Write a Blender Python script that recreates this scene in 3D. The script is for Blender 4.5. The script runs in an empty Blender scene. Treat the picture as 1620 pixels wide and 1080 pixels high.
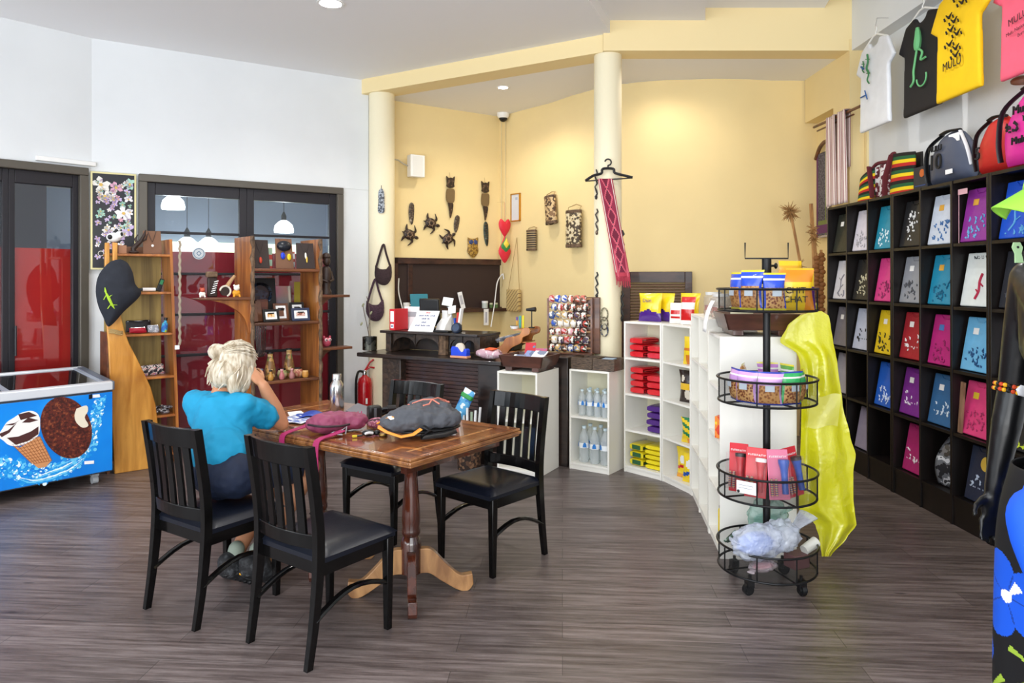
import bpy, bmesh, math, random
from mathutils import Vector, Matrix, Euler, noise
random.seed(7)
SC = bpy.context.scene
COL = SC.collection
PI = math.pi
def R(d): return math.radians(d)
# ------------------------------------------------------------------ camera
FPX, CX, HY, H = 1140.0, 810.0, 443.0, 1.58
cam = bpy.data.cameras.new('camera'); camo = bpy.data.objects.new('camera', cam); COL.objects.link(camo)
camo.location = (0, 0, H); camo.rotation_euler = (PI/2, 0, 0)
cam.sensor_fit = 'HORIZONTAL'; cam.sensor_width = 36; cam.lens = FPX/1620*36
cam.shift_y = -(540-HY)/1620; cam.clip_start = .05; cam.clip_end = 100
SC.camera = camo
SC.view_settings.view_transform = 'Standard'; SC.view_settings.look = 'None'
SC.view_settings.exposure = 0.27; SC.view_settings.gamma = 1.0
try: SC.view_settings.use_curve_mapping = False
except Exception: pass
# ------------------------------------------------------------------ daylight
W = bpy.data.worlds.new('daylight'); SC.world = W; W.use_nodes = True
W.node_tree.nodes['Background'].inputs[0].default_value = (.86, .93, 1, 1)
W.node_tree.nodes['Background'].inputs[1].default_value = 1.15
def area(name, loc, rot, sx, sy, power, col):
    l = bpy.data.lights.new(name, 'AREA'); l.shape = 'RECTANGLE'; l.size = sx; l.size_y = sy; l.energy = power; l.color = col
    o = bpy.data.objects.new(name, l); o.location = loc; o.rotation_euler = rot; COL.objects.link(o); return o
area('daylight_front_opening', (-1.2, -2.6, 1.9), (R(90), 0, 0), 8.5, 3.3, 270, (.93, .97, 1))       # open shop front behind the viewer
area('daylight_side_opening', (-6.7, .2, 1.9), (R(90), 0, R(-62)), 4.5, 3.0, 120, (.86, .93, 1))     # open left side of the shop
area('ceiling_fill', (-1.2, -2.3, .25), (R(140), 0, 0), 8.5, 1.6, 170, (1, .98, .95))      # added fill lamp, unseen, aimed up to brighten the ceiling
def spot(name, loc, power, col, size=150, r=.05, aim=None):
    l = bpy.data.lights.new(name, 'SPOT'); l.energy = power; l.color = col; l.spot_size = R(size); l.spot_blend = .6; l.shadow_soft_size = r
    o = bpy.data.objects.new(name, l); o.location = loc; COL.objects.link(o); return o
# ------------------------------------------------------------------ pixel helpers (a photo column/row at a chosen real distance)
def at(x, y, Y): return Vector(((x-CX)/FPX*Y, Y, H+(HY-y)/FPX*Y))
def flo(x, y): Y = H*FPX/(y-HY); return Vector(((x-CX)/FPX*Y, Y, 0))
def atz(x, y, z): Y = (H-z)*FPX/(y-HY); return Vector(((x-CX)/FPX*Y, Y, z))
# ------------------------------------------------------------------ materials
def s2l(c): return c/12.92 if c <= .04045 else ((c+.055)/1.055)**2.4
def col(h):
    if isinstance(h, str):
        h = h.lstrip('#'); return tuple(s2l(int(h[i:i+2], 16)/255) for i in (0, 2, 4))+(1,)
    return tuple(s2l(v/255) for v in h)+(1,)
_M = {}
def mat(name, c, rough=.5, metal=0, spec=.5, trans=0, alpha=1, emit=0, coat=0, var=0, vscale=30, bump=0, bscale=60, sheen=0, ior=1.45):
    if name in _M: return _M[name]
    m = bpy.data.materials.new(name); m.use_nodes = True; nt = m.node_tree; b = nt.nodes['Principled BSDF']
    c = col(c); b.inputs['Base Color'].default_value = c; m.diffuse_color = c
    b.inputs['Roughness'].default_value = rough; b.inputs['Metallic'].default_value = metal
    b.inputs['Specular IOR Level'].default_value = spec; b.inputs['IOR'].default_value = ior
    b.inputs['Transmission Weight'].default_value = trans; b.inputs['Alpha'].default_value = alpha
    b.inputs['Coat Weight'].default_value = coat; b.inputs['Sheen Weight'].default_value = sheen
    if emit: b.inputs['Emission Color'].default_value = c; b.inputs['Emission Strength'].default_value = emit
    if var or bump:
        tc = nt.nodes.new('ShaderNodeTexCoord')
        if var:
            n = nt.nodes.new('ShaderNodeTexNoise'); n.inputs['Scale'].default_value = vscale; n.inputs['Detail'].default_value = 3
            nt.links.new(tc.outputs['Object'], n.inputs['Vector'])
            r = nt.nodes.new('ShaderNodeValToRGB'); r.color_ramp.elements[0].position = .3; r.color_ramp.elements[1].position = .72
            r.color_ramp.elements[0].color = tuple(v*(1-var) for v in c[:3])+(1,); r.color_ramp.elements[1].color = tuple(min(1, v*(1+var*.6)) for v in c[:3])+(1,)
            nt.links.new(n.outputs['Fac'], r.inputs[0]); nt.links.new(r.outputs[0], b.inputs['Base Color'])
        if bump:
            n2 = nt.nodes.new('ShaderNodeTexNoise'); n2.inputs['Scale'].default_value = bscale; n2.inputs['Detail'].default_value = 2
            nt.links.new(tc.outputs['Object'], n2.inputs['Vector'])
            bp = nt.nodes.new('ShaderNodeBump'); bp.inputs['Strength'].default_value = bump; bp.inputs['Distance'].default_value = .01
            nt.links.new(n2.outputs['Fac'], bp.inputs['Height']); nt.links.new(bp.outputs[0], b.inputs['Normal'])
    _M[name] = m; return m
def ramp(nt, cols, interp='LINEAR'):
    r = nt.nodes.new('ShaderNodeValToRGB'); e = r.color_ramp.elements; r.color_ramp.interpolation = interp
    for i, (p, c) in enumerate(cols):
        q = e[i] if i < 2 else e.new(p)
        q.position = p; q.color = col(c)
    return r
def pattern(name, cols, scale=20, kind='noise', rough=.6, stretch=(1, 1, 1), interp='CONSTANT', coat=0, bump=0, metal=0, rot=(0, 0, 0), detail=2):
    """procedural multi colour pattern: cols = [(position, colour)...]"""
    if name in _M: return _M[name]
    m = bpy.data.materials.new(name); m.use_nodes = True; nt = m.node_tree; b = nt.nodes['Principled BSDF']
    b.inputs['Roughness'].default_value = rough; b.inputs['Coat Weight'].default_value = coat; b.inputs['Metallic'].default_value = metal
    tc = nt.nodes.new('ShaderNodeTexCoord'); mp = nt.nodes.new('ShaderNodeMapping'); mp.inputs['Scale'].default_value = stretch; mp.inputs['Rotation'].default_value = rot
    nt.links.new(tc.outputs['Object'], mp.inputs[0])
    if kind == 'noise':
        t = nt.nodes.new('ShaderNodeTexNoise'); t.inputs['Scale'].default_value = scale; t.inputs['Detail'].default_value = detail; o = t.outputs['Fac']
    elif kind == 'voronoi':
        t = nt.nodes.new('ShaderNodeTexVoronoi'); t.inputs['Scale'].default_value = scale
        sep = nt.nodes.new('ShaderNodeSeparateColor'); nt.links.new(t.outputs['Color'], sep.inputs[0]); o = sep.outputs[0]
    elif kind == 'cells':
        t = nt.nodes.new('ShaderNodeTexVoronoi'); t.inputs['Scale'].default_value = scale; o = t.outputs['Distance']
    elif kind in ('wave', 'wavez', 'wavey', 'rings'):
        t = nt.nodes.new('ShaderNodeTexWave'); t.inputs['Scale'].default_value = scale; t.inputs['Distortion'].default_value = 0; o = t.outputs['Fac']
        if kind == 'rings': t.wave_type = 'RINGS'; t.inputs['Distortion'].default_value = 3
        t.bands_direction = {'wave': 'X', 'wavez': 'Z', 'wavey': 'Y', 'rings': 'X'}[kind]
    nt.links.new(mp.outputs[0], t.inputs['Vector'])
    r = ramp(nt, cols, interp); nt.links.new(o, r.inputs[0]); nt.links.new(r.outputs[0], b.inputs['Base Color'])
    if bump:
        bp = nt.nodes.new('ShaderNodeBump'); bp.inputs['Strength'].default_value = bump; bp.inputs['Distance'].default_value = .005
        nt.links.new(o, bp.inputs['Height']); nt.links.new(bp.outputs[0], b.inputs['Normal'])
    m.diffuse_color = col(cols[0][1]); _M[name] = m; return m
def wood(name, dark, light, scale=6, stretch=(14, 14, 1), rough=.4, coat=.2, bump=.05, spec=.5):
    if name in _M: return _M[name]
    m = bpy.data.materials.new(name); m.use_nodes = True; nt = m.node_tree; b = nt.nodes['Principled BSDF']
    b.inputs['Roughness'].default_value = rough; b.inputs['Coat Weight'].default_value = coat; b.inputs['Specular IOR Level'].default_value = spec
    tc = nt.nodes.new('ShaderNodeTexCoord'); mp = nt.nodes.new('ShaderNodeMapping'); mp.inputs['Scale'].default_value = stretch
    nt.links.new(tc.outputs['Object'], mp.inputs[0])
    n = nt.nodes.new('ShaderNodeTexNoise'); n.inputs['Scale'].default_value = scale*.5; n.inputs['Detail'].default_value = 6; n.inputs['Distortion'].default_value = .6
    nt.links.new(mp.outputs[0], n.inputs['Vector'])
    r = ramp(nt, [(.32, dark), (.68, light)]); nt.links.new(n.outputs['Fac'], r.inputs[0]); nt.links.new(r.outputs[0], b.inputs['Base Color'])
    if bump:
        bp = nt.nodes.new('ShaderNodeBump'); bp.inputs['Strength'].default_value = bump; bp.inputs['Distance'].default_value = .004
        nt.links.new(n.outputs['Fac'], bp.inputs['Height']); nt.links.new(bp.outputs[0], b.inputs['Normal'])
    m.diffuse_color = col(light); _M[name] = m; return m
def film(name, c, alpha, rough=.15, gloss=.25, var=0, mesh=False):
    """thin see-through sheet: mix of transparent and a coloured surface"""
    if name in _M: return _M[name]
    m = bpy.data.materials.new(name); m.use_nodes = True; nt = m.node_tree; b = nt.nodes['Principled BSDF']; out = nt.nodes['Material Output']
    b.inputs['Base Color'].default_value = col(c); b.inputs['Roughness'].default_value = rough; b.inputs['Specular IOR Level'].default_value = gloss*2
    t = nt.nodes.new('ShaderNodeBsdfTransparent'); mx = nt.nodes.new('ShaderNodeMixShader'); mx.inputs[0].default_value = alpha
    nt.links.new(t.outputs[0], mx.inputs[1]); nt.links.new(b.outputs[0], mx.inputs[2]); nt.links.new(mx.outputs[0], out.inputs[0])
    if not mesh: t.inputs[0].default_value = tuple(.55+.45*v for v in col(c)[:3])+(1,)
    if var:
        tc = nt.nodes.new('ShaderNodeTexCoord'); n = nt.nodes.new('ShaderNodeTexNoise'); n.inputs['Scale'].default_value = 25; n.inputs['Detail'].default_value = 4
        nt.links.new(tc.outputs['Object'], n.inputs['Vector']); bp = nt.nodes.new('ShaderNodeBump'); bp.inputs['Strength'].default_value = var; bp.inputs['Distance'].default_value = .02
        nt.links.new(n.outputs['Fac'], bp.inputs['Height']); nt.links.new(bp.outputs[0], b.inputs['Normal'])
    m.diffuse_color = col(c); _M[name] = m; return m
# ------------------------------------------------------------------ mesh builder
class MB:
    def __init__(s, M=None): s.v = []; s.f = []; s.mi = []; s.M = M or Matrix()
    def add(s, vs, fs, m=0, M=None):
        T = s.M @ M if M else s.M; n = len(s.v)
        s.v += [tuple(T @ Vector(p)) for p in vs]
        for i, f in enumerate(fs): s.f.append(tuple(n+k for k in f)); s.mi.append(m[i] if isinstance(m, (list, tuple)) else m)
        return s
    def box(s, c, d, m=0, M=None, taper=1):
        x, y, z = c; a, b, h = d[0]/2, d[1]/2, d[2]/2; t = taper
        vs = [(x-a, y-b, z-h), (x+a, y-b, z-h), (x+a, y+b, z-h), (x-a, y+b, z-h), (x-a*t, y-b*t, z+h), (x+a*t, y-b*t, z+h), (x+a*t, y+b*t, z+h), (x-a*t, y+b*t, z+h)]
        return s.add(vs, [(3, 2, 1, 0), (4, 5, 6, 7), (0, 1, 5, 4), (1, 2, 6, 5), (2, 3, 7, 6), (3, 0, 4, 7)], m, M)
    def bb(s, lo, hi, m=0, M=None):
        return s.box([(a+b)/2 for a, b in zip(lo, hi)], [b-a for a, b in zip(lo, hi)], m, M)
    def prism(s, poly, z0, z1, m=0, M=None):
        n = len(poly); vs = [(p[0], p[1], z0) for p in poly]+[(p[0], p[1], z1) for p in poly]
        ar = sum(poly[i][0]*poly[(i+1) % n][1]-poly[(i+1) % n][0]*poly[i][1] for i in range(n))
        a, b = tuple(range(n)), tuple(range(n, 2*n))
        fs = [a[::-1], b]+[(i, (i+1) % n, n+(i+1) % n, n+i) for i in range(n)]
        if ar < 0: fs = [f[::-1] for f in fs]
        return s.add(vs, fs, m, M)
    def tube(s, pts, r, n=8, m=0, M=None, flat=1, closed=False, up=None):
        pts = [Vector(tuple(p)+(0,) if len(p) == 2 else p) for p in pts]; k = len(pts); rs = r if isinstance(r, (list, tuple)) else [r]*k
        vs = []; u = None
        for i, p in enumerate(pts):
            a = pts[i-1] if (i > 0 or closed) else p; b = pts[(i+1) % k] if (i < k-1 or closed) else p
            t = (b-a).normalized() if (b-a).length > 1e-9 else Vector((0, 0, 1))
            if up is not None: u = Vector(up)
            elif u is None: u = Vector((0, 0, 1)) if abs(t.z) < .9 else Vector((1, 0, 0))
            u = (u-t*u.dot(t)); u = u.normalized() if u.length > 1e-6 else t.orthogonal().normalized(); w = t.cross(u)
            for j in range(n):
                a_ = 2*PI*j/n; vs.append(tuple(p+(u*math.cos(a_)*flat+w*math.sin(a_))*rs[i]))
        fs = []
        for i in range(k if closed else k-1):
            for j in range(n):
                i2 = (i+1) % k; fs.append((i*n+j, i*n+(j+1) % n, i2*n+(j+1) % n, i2*n+j))
        if not closed: fs += [tuple(range(n))[::-1], tuple((k-1)*n+j for j in range(n))]
        return s.add(vs, fs, m, M)
    def lathe(s, prof, n=24, m=0, M=None, c=(0, 0, 0), caps=True):
        vs = []; k = len(prof)
        for r, z in prof:
            for j in range(n): a = 2*PI*j/n; vs.append((c[0]+r*math.cos(a), c[1]+r*math.sin(a), c[2]+z))
        fs = []; mi = []
        for i in range(k-1):
            for j in range(n): fs.append((i*n+j, i*n+(j+1) % n, (i+1)*n+(j+1) % n, (i+1)*n+j)); mi.append(m[i] if isinstance(m, (list, tuple)) else m)
        if caps and prof[0][0] > 1e-6: fs.append(tuple(range(n))[::-1]); mi.append(mi[0])
        if caps and prof[-1][0] > 1e-6: fs.append(tuple((k-1)*n+j for j in range(n))); mi.append(mi[-1])
        return s.add(vs, fs, mi, M)
    def ell(s, c, r, m=0, M=None, nu=16, nv=10, fn=None, rot=None):
        if not isinstance(r, (list, tuple)): r = (r, r, r)
        Q = Matrix.Translation(c) @ (Euler(rot).to_matrix().to_4x4() if rot else Matrix())
        vs = []
        for i in range(nv+1):
            th = PI*i/nv
            for j in range(nu):
                a = 2*PI*j/nu; d = Vector((math.sin(th)*math.cos(a), math.sin(th)*math.sin(a), math.cos(th)))
                k = fn(d) if fn else 1
                vs.append((d.x*r[0]*k, d.y*r[1]*k, d.z*r[2]*k))
        fs = [(i*nu+j, (i+1)*nu+j, (i+1)*nu+(j+1) % nu, i*nu+(j+1) % nu) for i in range(nv) for j in range(nu)]
        return s.add(vs, fs, m, (M @ Q) if M else Q)
    def cap(s, a, b, ra, rb, m=0, n=14, M=None):
        """tapered capsule"""
        a, b = Vector(a), Vector(b); d = (b-a); L = d.length; d.normalize(); pts = []; rs = []
        for i in range(5): t = PI/2*(i/4); pts.append(a-d*ra*math.cos(t)); rs.append(max(ra*math.sin(t), 1e-4))
        for i in range(4, -1, -1): t = PI/2*(i/4); pts.append(b+d*rb*math.cos(t)); rs.append(max(rb*math.sin(t), 1e-4))
        return s.tube(pts, rs, n, m, M)
    def chain(s, pts, rs, m=0, n=14):
        for i in range(len(pts)-1): s.cap(pts[i], pts[i+1], rs[i], rs[i+1], m, n)
        return s
    def sheet(s, fn, nu, nv, m=0, M=None):
        """fn(u,v)->point; m may be fn(u,v)->index"""
        vs = [fn(i/nu, j/nv) for j in range(nv+1) for i in range(nu+1)]
        fs = []; mi = []
        for j in range(nv):
            for i in range(nu):
                a = j*(nu+1)+i; fs.append((a, a+1, a+nu+2, a+nu+1)); mi.append(m((i+.5)/nu, (j+.5)/nv) if callable(m) else m)
        return s.add(vs, fs, mi, M)
    def puff(s, poly, t, m=0, M=None, rings=5, back=True):
        """pillow over a star shaped outline in the xy plane, bulging along z"""
        n = len(poly); cx = sum(p[0] for p in poly)/n; cy = sum(p[1] for p in poly)/n
        for sg in ((1, -1) if back else (1,)):
            vs = [(p[0], p[1], 0) for p in poly]; fs = []
            for k in range(1, rings):
                q = 1-k/rings; h = t*(1-q*q)**.5
                vs += [(cx+(p[0]-cx)*q, cy+(p[1]-cy)*q, sg*h) for p in poly]
            vs.append((cx, cy, sg*t))
            for k in range(rings-1):
                for i in range(n): a, b = k*n+i, k*n+(i+1) % n; fs.append((a, b, b+n, a+n))
            for i in range(n): fs.append(((rings-1)*n+i, (rings-1)*n+(i+1) % n, len(vs)-1))
            ar = sum(poly[i][0]*poly[(i+1) % n][1]-poly[(i+1) % n][0]*poly[i][1] for i in range(n))
            if (ar < 0) != (sg < 0): fs = [f[::-1] for f in fs]
            s.add(vs, fs, m, M)
        return s
    def strip(s, a, b, w, t, m=0, M=None):
        """flat bar from a to b"""
        a, b = Vector(a), Vector(b); d = (b-a); L = d.length; q = d.to_track_quat('X', 'Z').to_matrix().to_4x4()
        return s.box((L/2, 0, 0), (L, w, t), m, (M or Matrix()) @ Matrix.Translation(a) @ q)
    def build(s, name, mats, parent=None, smooth=35, bev=0, solid=0, remesh=0, sub=0, smo=0, loc=None, rot=None, bseg=2):
        me = bpy.data.meshes.new(name); me.from_pydata(s.v, [], s.f)
        for k in (mats if isinstance(mats, (list, tuple)) else [mats]): me.materials.append(k)
        if any(s.mi): me.polygons.foreach_set('material_index', s.mi)
        if smooth:
            me.polygons.foreach_set('use_smooth', [True]*len(me.polygons))
            try: me.set_sharp_from_angle(angle=R(smooth))
            except Exception: pass
        me.update()
        o = bpy.data.objects.new(name, me); COL.objects.link(o)
        if parent: o.parent = parent
        if loc is not None: o.location = loc
        if rot is not None: o.rotation_euler = rot if isinstance(rot, (tuple, list, Euler)) else (0, 0, rot)
        if remesh: k = o.modifiers.new('remesh', 'REMESH'); k.mode = 'VOXEL'; k.voxel_size = remesh; k.use_smooth_shade = True
        if smo: k = o.modifiers.new('smooth', 'SMOOTH'); k.iterations = smo; k.factor = .5
        if solid: k = o.modifiers.new('solid', 'SOLIDIFY'); k.thickness = solid; k.offset = 0
        if bev: k = o.modifiers.new('bevel', 'BEVEL'); k.width = bev; k.segments = bseg; k.limit_method = 'ANGLE'; k.angle_limit = R(40)
        if sub: k = o.modifiers.new('subsurf', 'SUBSURF'); k.levels = sub; k.render_levels = sub
        return o
def disp(o, strength, size, mid=.5):
    tx = bpy.data.textures.get('clouds%g' % size) or bpy.data.textures.new('clouds%g' % size, 'CLOUDS'); tx.noise_scale = size; tx.noise_depth = 2
    k = o.modifiers.new('wrinkles', 'DISPLACE'); k.texture = tx; k.strength = strength; k.mid_level = mid; k.texture_coords = 'LOCAL'; return o
def tag(o, label=None, cat=None, group=None, kind=None):
    if label: o['label'] = label
    if cat: o['category'] = cat
    if group: o['group'] = group
    if kind: o['kind'] = kind
    return o
def thing(name, label, cat, loc=(0, 0, 0), rz=0, group=None):
    o = bpy.data.objects.new(name, None); o.empty_display_size = .05; COL.objects.link(o); o.location = loc
    o.rotation_euler = rz if isinstance(rz, (tuple, list, Euler)) else (0, 0, rz)
    return tag(o, label, cat, group)
def struct(o): o['kind'] = 'structure'; return o
def dup(r, loc, rz=None, label=None, group=None, scale=None):
    c = r.copy(); COL.objects.link(c); c.location = loc
    if rz is not None: c.rotation_euler = rz if isinstance(rz, (tuple, list, Euler)) else (0, 0, rz)
    if label: c['label'] = label
    if group: c['group'] = group
    if scale: c.scale = scale if isinstance(scale, (tuple, list)) else (scale,)*3
    def kids(a, b):
        for ch in list(a.children):
            d = ch.copy(); COL.objects.link(d); d.parent = b; kids(ch, d)
    kids(r, c); return c
def Mx(loc=(0, 0, 0), rz=0, rx=0, ry=0, s=1):
    return Matrix.Translation(loc) @ Euler((rx, ry, rz)).to_matrix().to_4x4() @ Matrix.Scale(s, 4)
def text(body, size, m, parent, loc, rot, name='lettering', align='CENTER', ext=.0006):
    cu = bpy.data.curves.new(name, 'FONT'); cu.body = body; cu.size = size; cu.align_x = align; cu.align_y = 'CENTER'; cu.extrude = ext
    tmp = bpy.data.objects.new('tmp', cu); COL.objects.link(tmp); dg = bpy.context.evaluated_depsgraph_get(); dg.update()
    me = bpy.data.meshes.new_from_object(tmp.evaluated_get(dg)); bpy.data.objects.remove(tmp); bpy.data.curves.remove(cu); me.materials.clear(); me.materials.append(m)
    o = bpy.data.objects.new(name, me); COL.objects.link(o); o.parent = parent; o.location = loc; o.rotation_euler = rot; return o
def arc(c, r, a0, a1, n=12, z=None):
    return [(c[0]+r*math.cos(R(a0+(a1-a0)*i/n)), c[1]+r*math.sin(R(a0+(a1-a0)*i/n)))+((z,) if z is not None else ()) for i in range(n+1)]
def smoothpts(pts, n=6):
    """Catmull-Rom through points"""
    P = [Vector(tuple(p)+(0,) if len(p) == 2 else p) for p in pts]; out = []
    for i in range(len(P)-1):
        p0, p1, p2, p3 = P[max(i-1, 0)], P[i], P[i+1], P[min(i+2, len(P)-1)]
        for k in range(n):
            t = k/n; out.append(.5*((2*p1)+(p2-p0)*t+(2*p0-5*p1+4*p2-p3)*t*t+(3*p1-p0-3*p2+p3)*t**3))
    out.append(P[-1]); return out
def rnd(a, b): return random.uniform(a, b)
# ------------------------------------------------------------------ common materials
def glass(name, tint='#ffffff', gl=1.0, rough=.02):
    if name in _M: return _M[name]
    m = bpy.data.materials.new(name); m.use_nodes = True; nt = m.node_tree
    for n in list(nt.nodes):
        if n.type == 'BSDF_PRINCIPLED': nt.nodes.remove(n)
    out = nt.nodes['Material Output']; t = nt.nodes.new('ShaderNodeBsdfTransparent'); t.inputs[0].default_value = col(tint)
    g = nt.nodes.new('ShaderNodeBsdfGlossy'); g.inputs['Roughness'].default_value = rough
    fr = nt.nodes.new('ShaderNodeFresnel'); fr.inputs['IOR'].default_value = 1.5
    mu = nt.nodes.new('ShaderNodeMath'); mu.operation = 'MULTIPLY_ADD'; mu.inputs[1].default_value = gl; mu.inputs[2].default_value = .02*gl; mu.use_clamp = True
    nt.links.new(fr.outputs[0], mu.inputs[0]); mx = nt.nodes.new('ShaderNodeMixShader'); nt.links.new(mu.outputs[0], mx.inputs[0])
    nt.links.new(t.outputs[0], mx.inputs[1]); nt.links.new(g.outputs[0], mx.inputs[2]); nt.links.new(mx.outputs[0], out.inputs[0])
    _M[name] = m; return m
M_white = mat('paint_white', '#e3e6e8', .7, var=.03, vscale=2)
M_yel = mat('paint_yellow', '#efd8a0', .75, var=.03, vscale=2)
M_ceil = mat('paint_ceiling', '#f3f3f5', .8)
M_beam = mat('paint_beam', '#f3deaa', .75)
M_coln = mat('paint_column', '#f0e6c6', .6)
M_lam = mat('white_laminate', '#eeece4', .45)
M_bronze = mat('bronze_aluminium', '#5d5850', .4, .3)
M_dalu = mat('dark_aluminium', '#262429', .4, .2)
M_blk = mat('black_plastic', '#121214', .4)
M_blkm = mat('black_metal', '#141416', .35, .4)
M_wht = mat('white_plastic', '#f2f2f0', .4)
M_pap = mat('white_paper', '#f4f4f4', .8)
M_glass = glass('window_glass', '#f6fafb', .8)
M_chrome = mat('chrome', '#d8d8da', .15, 1)
M_ink = mat('ink_black', '#1a1a1c', .7)
M_inkw = mat('ink_white', '#f0f0f0', .7)
M_inkr = mat('ink_red', '#c01818', .7)
M_inkb = mat('ink_blue', '#1f3fa8', .7)
# ------------------------------------------------------------------ floor
def floor_mat():
    m = bpy.data.materials.new('grey_wood_planks'); m.use_nodes = True; nt = m.node_tree; b = nt.nodes['Principled BSDF']; L = nt.links.new
    tc = nt.nodes.new('ShaderNodeTexCoord'); rot = nt.nodes.new('ShaderNodeMapping'); rot.inputs['Rotation'].default_value = (0, 0, R(4)); L(tc.outputs['Object'], rot.inputs[0])
    br = nt.nodes.new('ShaderNodeTexBrick'); br.inputs['Scale'].default_value = 1; br.inputs['Brick Width'].default_value = 1.22; br.inputs['Row Height'].default_value = .152
    br.inputs['Mortar Size'].default_value = .0018; br.inputs['Color1'].default_value = (.35, .35, .35, 1); br.inputs['Color2'].default_value = (.75, .75, .75, 1); br.inputs['Mortar'].default_value = (.0, .0, .0, 1)
    br.offset = .37; L(rot.outputs[0], br.inputs['Vector'])
    st = nt.nodes.new('ShaderNodeMapping'); st.inputs['Scale'].default_value = (.9, 15, 1); L(rot.outputs[0], st.inputs[0])
    n = nt.nodes.new('ShaderNodeTexNoise'); n.inputs['Scale'].default_value = 2.2; n.inputs['Detail'].default_value = 10; n.inputs['Roughness'].default_value = .72; n.inputs['Distortion'].default_value = .25
    L(st.outputs[0], n.inputs['Vector'])
    r = ramp(nt, [(.25, '#2a2423'), (.44, '#544a48'), (.58, '#6f6563'), (.8, '#8f8684')]); L(n.outputs['Fac'], r.inputs[0])
    kn = nt.nodes.new('ShaderNodeMapping'); kn.inputs['Scale'].default_value = (1.3, 4.2, 1); L(rot.outputs[0], kn.inputs[0])
    vo = nt.nodes.new('ShaderNodeTexVoronoi'); vo.inputs['Scale'].default_value = 1.5; L(kn.outputs[0], vo.inputs['Vector'])
    kr = ramp(nt, [(.0, '#383838'), (.045, '#a0a0a0'), (.07, '#ffffff')]); L(vo.outputs['Distance'], kr.inputs[0])
    m1 = nt.nodes.new('ShaderNodeMixRGB'); m1.blend_type = 'OVERLAY'; m1.inputs[0].default_value = .5; L(r.outputs[0], m1.inputs[1]); L(br.outputs['Color'], m1.inputs[2])
    m2 = nt.nodes.new('ShaderNodeMixRGB'); m2.blend_type = 'MULTIPLY'; m2.inputs[0].default_value = .7; L(m1.outputs[0], m2.inputs[1]); L(kr.outputs[0], m2.inputs[2])
    L(m2.outputs[0], b.inputs['Base Color']); b.inputs['Roughness'].default_value = .36; b.inputs['Specular IOR Level'].default_value = .45
    bp = nt.nodes.new('ShaderNodeBump'); bp.inputs['Strength'].default_value = .12; bp.inputs['Distance'].default_value = .004; L(n.outputs['Fac'], bp.inputs['Height']); L(bp.outputs[0], b.inputs['Normal'])
    return m
struct(MB().bb((-9, -3, -.1), (4.2, 12.5, 0)).build('floor', floor_mat()))
# ------------------------------------------------------------------ walls
uA = Vector((.6555, .7552, 0)); B0 = Vector((-3.78, 6.48, 0)); uB = Vector((.8455, .534, 0)); ZC = 3.755; ZA = 3.6
def along(P, u, x): k = (x-CX)/FPX; return (k*P.y-P.x)/(u.x-k*u.y)
def sA(x): return along(B0, uA, x)
def sB(x): return along(B0, uB, x)
FA = Mx(B0, math.atan2(uA.y, uA.x)); FB = Mx(B0, math.atan2(uB.y, uB.x))     # local x along the wall, local y into the wall
a1, a0 = sA(137), sA(137)-3.1; b0, b1 = sB(219), sB(541)
ZD1, ZD2 = 2.578, 2.562
struct(MB(FA).bb((-6.2, 0, ZD1), (.02, .14, ZC+.05)).bb((a1, 0, 0), (.02, .14, ZD1)).bb((-6.2, 0, 0), (a0, .14, ZD1)).build('wall_left', M_white, bev=.003))
struct(MB(FB).bb((-.06, 0, ZD2), (2.62, .14, ZC+.05)).bb((-.06, 0, 0), (b0, .14, ZD2)).bb((b1, 0, 0), (2.62, .14, ZD2)).build('wall_left_far', M_white, bev=.003))
alc = [(-1.75, 7.87), (-1.33, 8.14), (-.157, 8.93), (.12, 8.6), (.434, 8.25), (.65, 7.92), (.87, 7.66), (1.17, 7.43), (1.37, 7.35), (1.57, 7.30), (2.03, 7.25), (2.4, 7.27), (2.63, 7.32), (3.12, 7.32)]
outer = [(p[0]*1.0+(.0 if i < 3 else .1), p[1]+.22) for i, p in enumerate(alc)]
struct(MB().prism(alc+outer[::-1], 0, 3.75).build('wall_back', M_yel, smooth=20))
struct(MB().bb((3.10, 6.30, 0), (3.25, 7.4, 3.7)).bb((2.97, 6.34, 3.17), (3.099, 7.30, 3.7)).bb((2.97, 6.47, 0), (3.099, 6.66, 2.235)).bb((2.97, 6.34, 2.235), (3.099, 6.66, 3.17)).build('wall_right_far', M_yel))
struct(MB().bb((3.12, .3, 0), (3.25, 6.36, 3.7)).build('wall_right', M_white))
struct(MB().bb((2.99, .3, 3.6), (3.3, 6.34, 4.35)).build('trim_soffit', M_white))
c1 = Vector((-1.42, 7.86, 0)); c2 = Vector((.864, 6.5, 0))
struct(MB().lathe([(.138, 0), (.138, 3.66)], 40, c=c1).build('column_left', M_coln, smooth=60))
struct(MB().lathe([(.124, 0), (.124, 3.66)], 40, c=c2).build('column_right', M_coln, smooth=60))
bd = (c2-c1).normalized(); bn = Vector((bd.y, -bd.x, 0))
pA, pB = c1-bd*.12+bn*.15, c2+bn*.13+bd*.02
struct(MB().prism([(pA.x, pA.y), (pB.x, pB.y), (pB.x+.1, 6.62), tuple((c1-bd*.2-bn*.12).xy), tuple((c1-bd*.2+bn*.12).xy)], 3.6, 3.78).build('beam_left', M_beam))
struct(MB().bb((pB.x-.01, 6.345, 3.6), (2.995, 6.58, 4.35)).build('beam_right', M_beam))
e1 = Vector((.869, 6.39)); d1 = Vector((-.28, -.79)).normalized(); q1 = e1+d1*9.5
struct(MB().prism([(-8.5, -2), (q1.x, q1.y), (e1.x+.01, e1.y), (e1.x+.01, 6.6), (-1.2, 8.2), (-8.5, 8.2)], ZC, 4.4).build('ceiling', M_ceil))
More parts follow.
